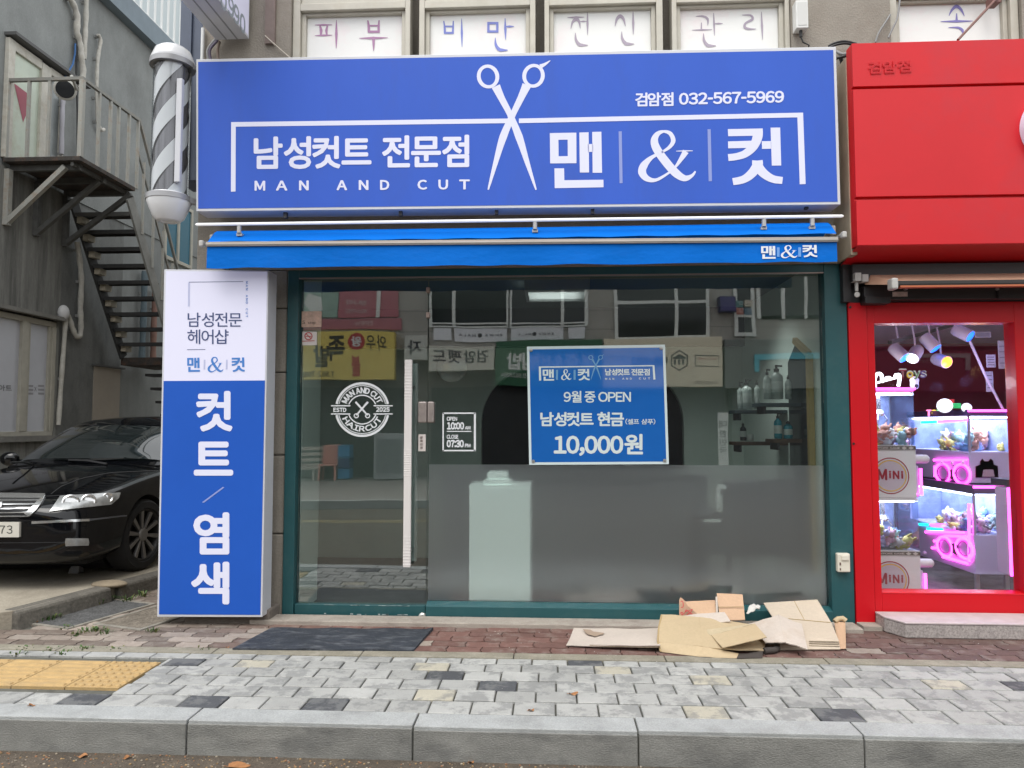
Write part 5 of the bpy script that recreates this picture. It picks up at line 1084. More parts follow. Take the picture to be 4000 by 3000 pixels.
def plush(x, y, z, where):
    i = rnd.randrange(len(PN)); nm = PN[i]
    if i not in protos:
        o = plush_mesh(i).build('plush_toy', PM[i], smooth=60); protos[i] = o
    else: o = protos[i].copy(); COL.objects.link(o)
    o.location = (x, y, z); o.rotation_euler = (rnd.uniform(-1.2, 1.2), rnd.uniform(-1.2, 1.2), rnd.uniform(-1.5, 1.5)); s = rnd.uniform(.6, .95); o.scale = (s, s, s)
    tag(o, '%s plush toy heaped in the %s' % (nm, where), 'plush toy', 'plush toys in the ' + where)
def heap(x0, x1, y0, y1, z, n, where, hgt=.08):
    for _ in range(n): plush(rnd.uniform(x0, x1), rnd.uniform(y0, y1), z + rnd.random() ** 2 * hgt, where)
# two stacked mini machines at the left of the window
def mini(Y, py, label, x0, x1, where, neon_top):
    t = thing('claw_machine', label, 'claw machine', ((x0 + x1) / 2, Y, 0), 0, 'stacked mini claw machines'); D = .42
    zt, zg, zb1, zb0, zp = [F(3500, q, Y)[1] for q in py]      # top, glass bottom, band top, band bottom, panel bottom
    m = MB(); m.box(x0, x1, Y, Y + D, zp, zb0); m.build('cabinet', whm, t, bevel=.004)
    m = MB(); m.box(x0, x1, Y - .003, Y + D, zb0 + .001, zb1); m.build('band', M('band_white', (.55, .56, .57), .4), t)
    m = MB(); m.box(x0, x1, Y - .0045, Y - .0032, zb0 + .008, zb1 - .006); m.build('band_print', M('print_dark', (.12, .115, .10), .4), t)
    m = MB(); text(m, 'LAYPORE GAME', (lambda u, v, k: Vector((x0 + .03 + (x1 - x0) * .6 * u, Y - .0048 - k * EPS, zb0 + .013 + (zb1 - zb0 - .026) * v))), .03)
    for k in (.76, .9):
        c = x0 + (x1 - x0) * k; zc = (zb0 + zb1) / 2; m.poly([(c - .022, Y - .0048, zc), (c, Y - .0048, zc - .012), (c + .022, Y - .0048, zc), (c, Y - .0048, zc + .012)])
    m.build('band_lettering', M('print_light', (.6, .6, .58), .4), t)
    m = MB(); m.box(x0, x1, Y, Y + D, zt - .02, zt); m.box(x0, x1, Y + D - .02, Y + D, zg, zt - .02); m.build('hood', whm, t, bevel=.003)
    m = MB(); m.box(x0 + .01, x1 - .01, Y + D - .025, Y + D - .021, zg, zt - .03); m.build('back_print', M('machine_back', (.26, .33, .56), .5, var=.5, scale=9), t)
    m = MB(); m.box(x0 + .002, x1 - .002, Y + .002, Y + .006, zg, zt - .02); m.box(x1 - .008, x1 - .003, Y + .006, Y + D - .02, zg, zt - .02); m.build('display_glass', clr, t)
    m = MB(); m.box(x0 + .02, x1 - .02, Y + .02, Y + .30, zt - .03, zt - .0205); m.build('lamp', ledw, t)
    if neon_top: m = MB(); m.box(x0 - .01, x1 + .008, Y - .012, Y + .01, zt + .001, zt + .020); m.build('neon_strip', neon, t)
    c = ((x0 + x1) / 2, Y + .2); m = MB(); m.cyl((c[0], c[1], zt - .04), (c[0], c[1], zt - .15), .018); m.lathe([(.03, 0), (.045, .02), (.03, .05)], (c[0], c[1], zt - .2))
    for a in range(3): an = a * 2.09; m.tube([(c[0] + .03 * math.cos(an), c[1] + .03 * math.sin(an), zt - .18), (c[0] + .07 * math.cos(an), c[1] + .07 * math.sin(an), zt - .23), (c[0] + .03 * math.cos(an), c[1] + .03 * math.sin(an), zt - .28)], .006, 6)
    m.build('claw', M('claw_chrome', (.6, .6, .62), .25, metal=.8), t, smooth=50)
    # round emblem
    m = MB(); cxm, czm = F(3478, (py[3] + py[4]) / 2 + 6, Y); R0 = .138
    fm_ = lambda u, v, k: Vector((cxm + u, Y - .002 - k * EPS, czm + v)); n = 40
    def ringm(r, w, k): mm = MB(); mm.stroke([(r * math.cos(2 * math.pi * i / n), r * math.sin(2 * math.pi * i / n)) for i in range(n + 1)], w, fm_, k, sm=1); return mm
    e = ringm(R0, .008, 6).build('emblem', M('emblem_red', (.36, .03, .05), .4), t); ringm(R0 - .020, .008, 7).build('emblem_ring', M('emblem_yellow', (.75, .5, .06), .4), t)
    mm = MB(); mm.add([fm_(0, 0, 3)] + [fm_((R0 - .012) * math.cos(2 * math.pi * i / n), (R0 - .012) * math.sin(2 * math.pi * i / n), 3) for i in range(n)], [(0, 1 + i, 1 + (i + 1) % n) for i in range(n)]); mm.build('emblem_disc', M('emblem_lilac', (.58, .54, .63), .4), t)
    mm = MB(); xa = -.10
    for ch, w, h, z_ in (('M', .075, .088, -.035), ('i', .018, .06, -.02), ('N', .05, .066, -.026), ('i', .018, .06, -.022)): text(mm, ch, (lambda xa, w, h, z_: lambda u, v, k: fm_(xa + w * u, z_ + h * v, k + 9))(xa, w, h, z_), .05); xa += w + .012
    mm.build('emblem_lettering', M('emblem_red'), t)
    a = F(3640, (py[3] + py[3] + 70) / 2, Y); m = MB(); m.tube([(x1 - .01, Y + .08, a[1]), (x1 + .12, Y + .08, a[1]), (x1 + .135, Y + .08, a[1])], [.034, .034, .02], 16); m.build('prize_chute', whm, t, smooth=40)
    m = MB(); zz = a[1] - .10; m.box(x1 + .035, x1 + .055, Y + .02, Y + .03, zp + .02, zz + .03); m.box(x1 - .0, x1 + .05, Y + .02, Y + .03, zp + .02, zp + .035); m.build('neon_edge', neon, t)
    m = MB(); m.box(x1 + .001, x1 + .03, Y + .03, Y + .3, zp, zz + .05); m.build('side_panel', lil, t)
    heap(x0 + .05, x1 - .05, Y + .06, Y + D - .08, zg + .0, 34, where, .09)
Ym = .32; xm0, xm1 = F(3385, 1700, Ym)[0], F(3575, 1700, Ym)[0]
mini(Ym, (1524, 1737, 1740, 1760, 1945), 'upper white mini claw machine with round red emblem and pink neon top', xm0, xm1, 'upper mini claw machine', True)
xm0, xm1 = F(3395, 2100, Ym)[0], F(3595, 2100, Ym)[0]
mini(Ym, (1947, 2148, 2152, 2172, 2345), 'lower white mini claw machine with round red emblem', xm0 + .01, xm1 - .005, 'lower mini claw machine', False)
# white neon logo above the upper machine
m = MB(); fn_ = onF(Ym + .02); t = thing('neon_logo', 'glowing white neon logo standing on the upper mini claw machine', 'neon sign', (F(3460, 1500, Ym)[0], Ym + .02, F(3460, 1518, Ym)[1]))
m.stroke([(3420, 1514), (3420, 1478), (3432, 1458), (3446, 1466), (3448, 1494)], 9, fn_, 0); m.stroke([(3424, 1496), (3470, 1484), (3505, 1475)], 7, fn_, 1); m.stroke([(3462, 1486), (3466, 1474), (3478, 1474), (3480, 1484)], 6, fn_, 2); m.stroke([(3500, 1478), (3502, 1464), (3514, 1464), (3516, 1480), (3512, 1508)], 9, fn_, 3)
v = list(m.v); f_ = list(m.f); m.add([q + Vector((0, .02, 0)) for q in v], f_); m.build('tube', M('neon_white', (1, 1, 1), .4, emit=(.75, .95, 1), estr=2.6), t)
# neon framed machines farther in
def big(Y, px0, px1, py, label, where, rings=True, lit=neon, D=.75, two=True):
    x0, x1 = F(px0, 1700, Y)[0], F(px1, 1700, Y)[0]; t = thing('claw_machine', label, 'claw machine', ((x0 + x1) / 2, Y, 0), 0, 'tall neon claw machines')
    z = [F((px0 + px1) / 2, q, Y)[1] for q in py]     # canopy top, glass top, glass bottom, panel bottom
    m = MB(); m.box(x0, x1, Y, Y + D, z[3], z[2]); m.box(x0, x1, Y + D - .03, Y + D, z[2], z[1]); m.build('cabinet', lil, t, bevel=.006)
    m = MB(); m.box(x1 - .03, x1 - .016, Y + .03, Y + D - .04, z[2], z[1] - .03); m.build('side_print', M('machine_back'), t)
    m = MB(); m.box(x0 - .01, x1 + .01, Y - .02, Y + D, z[1], z[0]); m.build('canopy', M('canopy_violet', (.07, .05, .12), .4), t, bevel=.005)
    m = MB(); m.box(x0 - .01, x1 + .01, Y - .035, Y - .021, z[0] - .02, z[0]); m.build('neon_strip', lit, t)
    m = MB(); m.box(x0 + .002, x1 - .002, Y + .004, Y + .008, z[2], z[1]); m.build('display_glass', clr, t)
    m = MB(); m.box(x0 + .02, x1 - .02, Y + .04, Y + D - .04, z[1] - .02, z[1] - .005); m.build('lamp', ledw, t)
    m = MB()
    for x in (x0, x1 - .015): m.box(x, x + .015, Y - .004, Y + .012, z[2], z[1])
    m.build('corner_post', M('post_steel', (.5, .5, .6), .3, metal=.5), t)
    m = MB(); m.box(x0 + .02, x1 - .02, Y + D - .036, Y + D - .031, z[2], z[1] - .03); m.build('back_print', M('machine_back'), t)
    if rings:
        hz = (z[2] + z[3]) / 2
        for k in (.27, .8):
            cx_ = x0 + (x1 - x0) * k; m = MB(); n = 20; m.tube([(cx_ + .055 * math.cos(2 * math.pi * i / n), Y - .02, hz + .02 + .085 * math.sin(2 * math.pi * i / n)) for i in range(n + 1)], .010, 8); m.build('neon_ring', lit, t, smooth=60)
        for zz in (z[2] - .035, hz - .13): m = MB(); m.box(x0 + .01, x1 - .01, Y - .02, Y - .006, zz, zz + .016); m.build('neon_strip', lit, t)
        m = MB(); m.box(x0 + (x1 - x0) * .45, x0 + (x1 - x0) * .62, Y - .012, Y - .002, hz - .06, hz + .07); m.build('coin_slot', M('slot_dark', (.05, .05, .06), .4), t)
        m = MB()
        for k in (.15, .5, .9): m.ball((x0 + (x1 - x0) * k, Y - .015, z[2] - .06), .018, 8, 6)
        m.build('button', M('button_white', (.8, .8, .85), .3), t, smooth=60)
        m = MB(); m.lathe([(.05, 0), (.05, .012), (.012, .02), (.012, .10)], (x0 + (x1 - x0) * .5, Y + .03, z[2] + .0)); m.ball((x0 + (x1 - x0) * .5, Y + .03, z[2] + .11), .026, 10, 7); m.build('joystick', M('joystick', (.6, .6, .75), .3), t, smooth=50)
    heap(x0 + .06, x1 - .06, Y + .08, Y + min(D, .8) - .12, z[2], 34, where, .10)
    return x0, x1, z, t
x0, x1, z, t = big(.95, 3783, 3960, (1600, 1625, 1765, 1888), 'lilac claw machine with a red badge, dark canopy and neon rings on its flank', 'lilac claw machine', rings=False, D=1.05)
def flank(t, x0, rings, bars, verts, knobs, slot):
    X = x0 - .012
    for px, py in rings:
        y, zz = LX(px, py, X); m = MB(); n = 24; m.tube([(X, y + .125 * math.cos(2 * math.pi * i / n), zz + .085 * math.sin(2 * math.pi * i / n)) for i in range(n + 1)], .011, 8); m.build('neon_ring', neon, t, smooth=60)
        m = MB(); m.tube([(X - .004, y + .085 * math.cos(2 * math.pi * i / n), zz + .058 * math.sin(2 * math.pi * i / n)) for i in range(n + 1)], .005, 6); m.build('ring_liner', M('ring_violet', (.5, .12, .5), .4), t, smooth=60)
    for a, b, mt in bars: m = MB(); m.bar(LV(*a, X), LV(*b, X), .014, .020); m.build('neon_strip', mt, t)
    for a, b in verts: m = MB(); m.bar(LV(*a, X), LV(*b, X), .016, .016); m.build('neon_strip', neon, t)
    for px, py in knobs: m = MB(); m.ball(LV(px, py, X), (.018, .022, .02), 8, 6); m.build('button', M('button_white', (.8, .8, .85), .3), t, smooth=60)
    m = MB(); a, b = LV(*slot[0], X), LV(*slot[1], X); m.box(X - .004, X + .011, a.y, b.y, a.z, b.z); m.build('coin_slot', M('slot_dark', (.05, .05, .06), .4), t)
    m = MB(); q = LV(slot[0][0] + 10, slot[0][1] - 55, X); m.lathe([(.05, 0), (.05, .012), (.012, .02), (.012, .10)], q + Vector((.06, 0, -.02))); m.ball(q + Vector((.06, 0, .10)), .028, 10, 7); m.build('joystick', M('joystick', (.6, .6, .75), .3), t, smooth=50)
m = MB(); m.box(x0 + .002, x0 + .006, .96, 1.96, z[2], z[1]); m.build('side_glass', clr, t)
m = MB(); m.bar(FV(3935, 1606, .905), FV(3985, 1605, .905), .012, .022); m.build('blue_strip', neonb, t)
flank(t, x0, [(3682, 1847), (3757, 1852)], [((3648, 1797), (3776, 1797), neon), ((3692, 1897), (3776, 1900), neon), ((3600, 1650), (3662, 1648), neonc), ((3664, 1648), (3776, 1640), neon)], [((3652, 1820), (3652, 1862))], [(3682, 1808), (3722, 1808), (3765, 1808)], ((3708, 1870), (3728, 1836)))
Yb = .80; x0, x1, z, t = big(Yb, 3792, 3950, (1897, 1930, 2090, 2245), 'large lower lilac claw machine with a curved hose inside', 'large lilac claw machine', rings=False, D=1.1)
m = MB(); m.box(x0 + .002, x0 + .006, Yb + .01, Yb + 1.05, z[2], z[1]); m.build('side_glass', clr, t)
flank(t, x0, [(3690, 2135), (3767, 2143)], [((3615, 2078), (3765, 2080), neon), ((3690, 2093), (3780, 2096), neon), ((3682, 2174), (3780, 2202), neon), ((3590, 2048), (3622, 2050), neonc), ((3636, 2050), (3678, 2050), neon), ((3622, 2066), (3680, 2068), neonc), ((3640, 2140), (3665, 2141), neon), ((3648, 2113), (3672, 2114), neon)], [((3785, 1968), (3786, 2195))], [(3725, 2062), (3612, 2160)], ((3718, 2160), (3738, 2128)))
m = MB(); m.tube([(x0 + .05, Yb + .1, z[1] - .12), (x0 + .08, Yb + .08, z[1] - .25), (x0 + .17, Yb + .07, z[1] - .30), (x0 + .26, Yb + .08, z[1] - .18), (x0 + .28, Yb + .1, z[1] - .05)], .012, 8); m.build('hose', M('hose_grey', (.3, .28, .32), .5), t, smooth=60)
for dx in (.03, x1 - x0 - .06): m = MB(); m.box(x0 + dx, x0 + dx + .03, Yb + .05, Yb + .08, .03, z[3]); m.build('leg', M('steel'), t)
# picture on the lilac machine: plain red sofa like badge
t = thing('badge', 'dark red cut-out badge on the lilac claw machine', 'badge', (F(3855, 1830, .94)[0], .94, F(3855, 1830, .94)[1])); f9 = onF(.942)
m = MB(); m.poly([f9(*p) for p in ((3812, 1865), (3900, 1865), (3898, 1820), (3882, 1815), (3880, 1800), (3870, 1792), (3862, 1802), (3846, 1802), (3838, 1792), (3830, 1802), (3830, 1815), (3812, 1822))]); v = list(m.v); m.prism(v, (0, .006, 0)); m.build('plate', M('badge_red', (.22, .03, .06), .5), t)
m = MB(); m.poly([f9(*p, 4) for p in ((3836, 1862), (3886, 1862), (3880, 1834), (3842, 1834))]); m.build('print', M('badge_grey', (.4, .33, .36), .5), t)
big(2.5, 3590, 3690, (1655, 1668, 1775, 1800), 'far blue lit claw machine between the mini machines and the lilac one', 'far claw machine', rings=False, lit=neonc, D=.6)
big(2.6, 3600, 3700, (1900, 1912, 2010, 2190), 'far lower claw machine seen through the neon rings', 'far lower claw machine', rings=False, D=.6)
# right edge: slim pink framed machine
Yr = .20; x0, x1 = F(3938, 2000, Yr)[0], F(4120, 2000, Yr)[0]; z0_, z1_ = F(3990, 2250, Yr)[1], F(3990, 1905, Yr)[1]
t = thing('claw_machine', 'pink neon edged prize machine cut by the right picture edge', 'claw machine', (x0, Yr, 0), 0, 'tall neon claw machines'); m = MB(); m.box(x0, x1, Yr, Yr + .16, z0_, z1_); m.build('cabinet', M('machine_pinkwhite', (.58, .5, .62), .4), t, bevel=.01)
m = MB(); m.box(x0 - .004, x0 + .016, Yr - .014, Yr - .002, z0_, z1_); m.box(x0 + .017, x1, Yr - .014, Yr - .002, z1_ - .02, z1_); m.box(x0 + .017, x1, Yr - .014, Yr - .002, z0_, z0_ + .018); m.box(x0 + .05, x0 + .066, Yr - .014, Yr - .002, z0_ + .04, z0_ + .20); m.box(x0 + .067, x1, Yr - .014, Yr - .002, z0_ + .185, z0_ + .20); m.build('neon_edge', neon, t)
m = MB(); m.box(x0 + .04, x1, Yr - .008, Yr - .001, z0_ + .30, z0_ + .52); m.build('chrome_panel', M('claw_chrome'), t)
m = MB(); m.box(x0, x1, Yr - .004, Yr + .2, z1_ + .01, z1_ + .06); m.build('coin_box', M('slot_dark'), t)
# toy letters on neon line
for i, (ch, c) in enumerate((('T', (.9, .25, .5)), ('O', (.85, .6, .1)), ('Y', (.3, .7, .3)), ('S', (.3, .45, .85)))):
    Yq = 1.5; t = thing('sign_letter', 'glowing %s toy letter %s standing on the neon machine' % (('pink', 'yellow', 'green', 'blue')[i], ch), 'letter', FV(3622 + i * 20, 1628, Yq), 0, 'toy letters on the neon machine'); m = MB()
    text(m, ch, boxF(3622 + i * 20, 1600, 3639 + i * 20, 1626, Yq), .05); v = list(m.v); f_ = list(m.f); m.add([q + Vector((0, .02, 0)) for q in v], f_); m.build('lettering', M('toy_letter%d' % i, c, .4, emit=c, estr=.8), t)
# toy car on the canopy
t = thing('toy_car', 'small green and red toy tractor with white wheels on the machine canopy', 'toy', FV(3720, 1602, 1.0)); p = FV(3720, 1600, 1.0)
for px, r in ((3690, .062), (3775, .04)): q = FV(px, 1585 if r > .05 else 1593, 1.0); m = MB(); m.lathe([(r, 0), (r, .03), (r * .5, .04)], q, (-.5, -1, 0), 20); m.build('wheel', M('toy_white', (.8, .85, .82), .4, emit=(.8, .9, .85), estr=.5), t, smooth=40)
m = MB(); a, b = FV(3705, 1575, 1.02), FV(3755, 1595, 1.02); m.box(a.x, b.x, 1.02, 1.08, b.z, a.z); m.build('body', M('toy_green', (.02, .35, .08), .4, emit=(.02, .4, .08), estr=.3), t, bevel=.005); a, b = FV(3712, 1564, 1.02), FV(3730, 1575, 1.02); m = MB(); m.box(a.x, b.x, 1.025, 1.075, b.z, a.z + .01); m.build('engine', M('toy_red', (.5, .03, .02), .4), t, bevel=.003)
# track with spotlights
Yt = 1.2; t = thing('light_track', 'dark ceiling track slanting across the toy shop ceiling', 'track', FV(3700, 1290, Yt)); m = MB(); m.bar(FV(3476, 1338, .7), FV(3720, 1270, 2.2), .03, .03); m.build('rail', M('black'), t)
can = M('can_white', (.5, .48, .55), .5)
def spot(px, py, d, lens, label, L=.15, r=.055):
    c = FV(px, py, 1.0); ax = Vector(d).normalized(); t = thing('spotlight', label, 'spotlight', c, 0, 'spotlights on the toy shop track')
    m = MB(); m.lathe([(r * .85, -L), (r, -L * .8), (r, 0), (r * .9, .001)], c, ax, 20); m.build('housing', can, t, smooth=40)
    m = MB(); m.lathe([(r * .88, .0), (r * .88, .004), (.004, .012)], c, ax, 20); m.build('lens', lens, t, smooth=50)
    la = bpy.data.lights.new('spot_glow', 'POINT'); la.energy = 1.8 if lens.name != 'lens_white' else 3; la.shadow_soft_size = .05; la.color = {'lens_blue': (.35, .4, 1), 'lens_orange': (1, .55, .2)}.get(lens.name, (1, .93, 1))
    lo = bpy.data.objects.new('spot_glow', la); COL.objects.link(lo); lo.location = c + ax * .38
    m = MB(); m.tube([c - ax * L * .5, c - ax * L * .5 + Vector((0, 0, .12)), c - ax * L * .5 + Vector((0, .05, .3))], .008, 6); m.build('stem', can, t)
sb = M('lens_blue', (.05, .3, 1), .3, emit=(.004, .10, 1.0), estr=1.7); so = M('lens_orange', (1, .5, .05), .3, emit=(1, .26, .01), estr=1.8); sw = M('lens_white', (1, 1, 1), .3, emit=(.85, .9, 1), estr=3.5)
spot(3534, 1398, (.45, -.6, -.75), sb, 'leftmost blue lit spotlight on the toy shop track'); spot(3563, 1400, (-.6, -.5, -.6), sw, 'white lit spotlight beside the leftmost blue one'); spot(3655, 1362, (.5, -.45, -.85), sb, 'blue lit spotlight in the middle of the track'); spot(3698, 1415, (.15, -.95, -.3), so, 'orange lit spotlight of the toy shop'); spot(3790, 1314, (.6, -.75, -.6), sb, 'rightmost blue lit spotlight near the white cord')
m = MB(); t = thing('power_cord', 'white cord slanting down from the rightmost spotlight', 'cord', FV(3790, 1335, 1.0)); m.tube([FV(3788, 1332, 1.0), FV(3850, 1470, .98), FV(3926, 1615, .95)], .011, 7); m.build('run', M('cord_white', (.55, .5, .55), .5), t, smooth=60)
cm = thing('security_camera', 'small white dome camera under the toy shop sticker', 'camera', FV(3570, 1505, .9)); p = FV(3572, 1505, .9); m = MB(); m.ball(p, (.035, .035, .038), 14, 10); m.lathe([(.03, 0), (.038, .03), (.02, .06)], p + Vector((0, 0, .015))); m.build('housing', can, cm, smooth=50); m = MB(); m.lathe([(.016, 0), (.016, .006)], p + Vector((0, -.034, -.008)), (0, -1, -.1), 14); m.build('lens', blk_, cm)
for i, (a, b, lab) in enumerate((((3852, 1385), (3890, 1435), 'pale notice sheet in the upper right of the toy shop window'), ((3900, 1330), (3935, 1440), 'tall pale poster at the right side of the toy shop'), ((3912, 1390), (3952, 1420), 'tilted small pink note at the right of the toy shop'), ((3858, 1450), (3890, 1530), 'dark edged picture sheet below the pale notice'), ((3818, 1294), (3882, 1316), 'white paper strip under the toy shop ceiling'))):
    p, q = FV(*a, 1.1), FV(*b, 1.1); t = thing('notice', lab, 'notice', p, 0, 'papers pinned inside the toy shop'); m = MB(); m.box(p.x, q.x, 1.1 + i * .01, 1.104 + i * .01, q.z, p.z); m.build('sheet', M('paper_%d' % (i % 3), ((.5, .5, .52), (.42, .40, .36), (.55, .42, .45))[i % 3], .7, var=.3, scale=14), t)
    m = MB()
    for k in range(4): zz = p.z + (q.z - p.z) * (.2 + .2 * k); m.box(p.x + .01, q.x - .012, 1.0985 + i * .01, 1.0995 + i * .01, zz - .004, zz + .004)
    m.build('print', M('paper_print', (.2, .19, .2), .7), t)
# ================================================================== the black sedan parked in the alley
paint = M('car_black', (.003, .0034, .0045), .06, spec=.5)
car = thing('parked_car', 'black sedan with chrome grille parked beside the concrete building', 'car', (-4.64, 1.0, .118), R(4))
CM = Matrix.Translation(Vector((-4.64, 1.0, .118))) @ Matrix.Rotation(R(4), 4, 'Z')
CI = CM.inverted()
# lengthwise stations: y back from the front axle, half width, underside, belt height, hood/deck centre height, edge height
ST = [(-.90, .45, .30, .58, .66, .62), (-.885, .62, .23, .60, .695, .65), (-.80, .76, .20, .63, .74, .69), (-.62, .845, .18, .70, .80, .745), (-.35, .895, .19, .78, .86, .80), (0, .915, .20, .84, .905, .85), (.45, .925, .20, .885, .945, .895),
      (.80, .93, .20, .91, .97, .92), (1.3, .93, .19, .93, .98, .94), (2.2, .93, .19, .94, .98, .95), (3.0, .92, .20, .95, .98, .96), (3.5, .91, .24, .93, .97, .94), (3.85, .84, .30, .86, .93, .90), (3.95, .70, .36, .75, .84, .8)]
def prof(s):
    y, w, zb, zs, zc, ze = s
    P_ = [(0, zb), (w * .62, zb), (w * .93, zb + .02), (w * .985, zb + .12), (w, (zb + zs) / 2), (w * .985, zs - .06), (w * .93, zs + .01), (w * .80, ze), (w * .45, (ze + zc) / 2 + .012), (0, zc)]
    return [Vector((x, y, z)) for x, z in P_] + [Vector((-x, y, z)) for x, z in reversed(P_[1:-1])]
m = MB(); vs, fcs = [], []
for s in ST: vs += prof(s)
k = len(prof(ST[0]))
for i in range(len(ST) - 1):
    for j in range(k): fcs.append((i * k + j, i * k + (j + 1) % k, (i + 1) * k + (j + 1) % k, (i + 1) * k + j))
fcs += [tuple(reversed(range(k))), tuple(range((len(ST) - 1) * k, len(ST) * k))]
m.add(vs, fcs)
def subsurf(o, lv=2):
    md = o.modifiers.new('smooth', 'SUBSURF'); md.levels = lv; md.render_levels = lv
def finish(o, cut=None):      # apply the modifiers into the mesh
    dg = bpy.context.evaluated_depsgraph_get(); dg.update(); me = bpy.data.meshes.new_from_object(o.evaluated_get(dg)); o.modifiers.clear(); old = o.data; o.data = me; me.name = old.name
    return o
body = m.build('body', paint, car, smooth=80, local=True); body.data.materials.append(M('arch_dark', (.008, .008, .009), .8)); subsurf(body); finish(body)
# wheel arches cut out of the body
cut = MB()
for yy in (0, 2.78):
    for s in (-1, 1): cut.cyl((s * .62, yy, .325), (s * 1.2, yy, .325), .365, n=40)
co = cut.build('arch_cutter', M('arch_dark'), car, local=True)
bo = body.modifiers.new('arches', 'BOOLEAN'); bo.object = co; bo.operation = 'DIFFERENCE'; bo.solver = 'EXACT'
bpy.context.view_layer.update(); finish(body); bpy.data.objects.remove(co)
body.data.polygons.foreach_set('use_smooth', [True] * len(body.data.polygons)); body.data.set_sharp_from_angle(angle=R(38))
# greenhouse: glass house with roof
GS = [(.62, .80, .935, .70, .94), (.95, .80, 1.12, .70, 1.135), (1.30, .78, 1.30, .62, 1.33), (1.55, .775, 1.395, .58, 1.43), (2.0, .775, 1.42, .58, 1.455), (2.5, .77, 1.40, .57, 1.44), (2.9, .75, 1.30, .57, 1.35), (3.25, .73, 1.10, .60, 1.13), (3.5, .72, .95, .62, .97)]
m = MB(); vs, fcs = [], []
for y, w, ze, wr, zc in GS:
    P_ = [(w + .03, .88), (w, .93), (w * .93, .55 * ze + .45 * .93), (wr + .06, ze - .035), (wr, ze), (wr * .5, (ze + zc) / 2 + .006), (0, zc)]
    vs += [Vector((x, y, max(z, .88))) for x, z in P_] + [Vector((-x, y, max(z, .88))) for x, z in reversed(P_[:-1])]
k = 13
for i in range(len(GS) - 1):
    for j in range(k - 1): fcs.append((i * k + j, i * k + j + 1, (i + 1) * k + j + 1, (i + 1) * k + j))
m.add(vs, [tuple(reversed(f)) for f in fcs]); m.add([vs[j] for j in range(k)], [tuple(range(k))])
roof = m.build('roof', paint, car, smooth=80, local=True); subsurf(roof); finish(roof)
# parts laid onto the bodywork, shaped where their outlines meet it
def tree(obs):
    V_, P_ = [], []
    for o in obs:
        n0 = len(V_); V_ += [CM @ v.co for v in o.data.vertices]; P_ += [[n0 + i for i in p.vertices] for p in o.data.polygons]
    return BVHTree.FromPolygons(V_, P_)
BODY, ALL, GREEN = tree([body]), tree([body, roof]), tree([roof])
def patch(name, outline, mat, off=.004, thick=.006, T=None, n=9, parent=None, smooth=70):
    """outline: left edge points and right edge points (photo), swept as a grid laid on the body"""
    T = T or ALL; A, B = outline
    def samp(L, t):
        t *= len(L) - 1; i = min(int(t), len(L) - 2); u = t - i; return (L[i][0] + (L[i + 1][0] - L[i][0]) * u, L[i][1] + (L[i + 1][1] - L[i][1]) * u)
    nv = max(len(A), len(B)) * 3; top, bot = [], []
    last = None
    for j in range(nv + 1):
        a, b = samp(A, j / nv), samp(B, j / nv)
        for i in range(n + 1):
            px, py = a[0] + (b[0] - a[0]) * i / n, a[1] + (b[1] - a[1]) * i / n
            d = ray(px, py).normalized(); h = T.ray_cast(EYE, d)
            if h[0] is None: h = (last[0] if last else EYE + d * 7, last[1] if last else -d, 0, (last[0] - EYE).dot(d) if last else 7); h = (EYE + d * h[3], h[1])
            nn = h[1] if h[1].dot(d) < 0 else -h[1]; last = (h[0], nn)
            top.append(CI @ (h[0] + nn * (off + thick))); bot.append(CI @ (h[0] + nn * (off - .012)))
    m = MB(); w = n + 1; c = len(top); fc = [(j * w + i, j * w + i + 1, (j + 1) * w + i + 1, (j + 1) * w + i) for j in range(nv) for i in range(n)]
    rim = [i for i in range(w)] + [j * w + n for j in range(1, nv + 1)] + [nv * w + i for i in range(n - 1, -1, -1)] + [j * w for j in range(nv - 1, 0, -1)]
    m.add(top + bot, fc + [(rim[i], rim[(i + 1) % len(rim)], c + rim[(i + 1) % len(rim)], c + rim[i]) for i in range(len(rim))])
    return m.build(name, mat, parent or car, smooth=smooth, local=True)
z7 = lambda x, y: (x / 2.553, 1650 + y / 2.552)      # enlarged view of the car -> photo
cg = M('car_glass', (.012, .016, .017), .03, spec=1.0, coat=.5)
chrome = M('chrome', (.75, .76, .76), .2, metal=.9)
def panel(name, grid, mat, off=.006):
    w = len(grid[0]); top = [p + n_ * off for row in grid for p, n_ in row]; bot = [p - n_ * .02 for row in grid for p, n_ in row]; c = len(top); h = len(grid)
    rim = [i for i in range(w)] + [j * w + w - 1 for j in range(1, h)] + [(h - 1) * w + i for i in range(w - 2, -1, -1)] + [j * w for j in range(h - 2, 0, -1)]
    m = MB(); m.add(top + bot, [(j * w + i, j * w + i + 1, (j + 1) * w + i + 1, (j + 1) * w + i) for j in range(h - 1) for i in range(w - 1)] + [(rim[i], rim[(i + 1) % len(rim)], c + rim[(i + 1) % len(rim)], c + rim[i]) for i in range(len(rim))])
    return m.build(name, mat, car, smooth=70, local=True)
LT = BVHTree.FromPolygons([v.co for v in roof.data.vertices], [list(p.vertices) for p in roof.data.polygons])
def drop(o_, d):
    h = LT.ray_cast(Vector(o_), Vector(d)); return (h[0], h[1] if h[1].dot(Vector(d)) < 0 else -h[1]) if h[0] is not None else (Vector(o_), -Vector(d))
grid = []
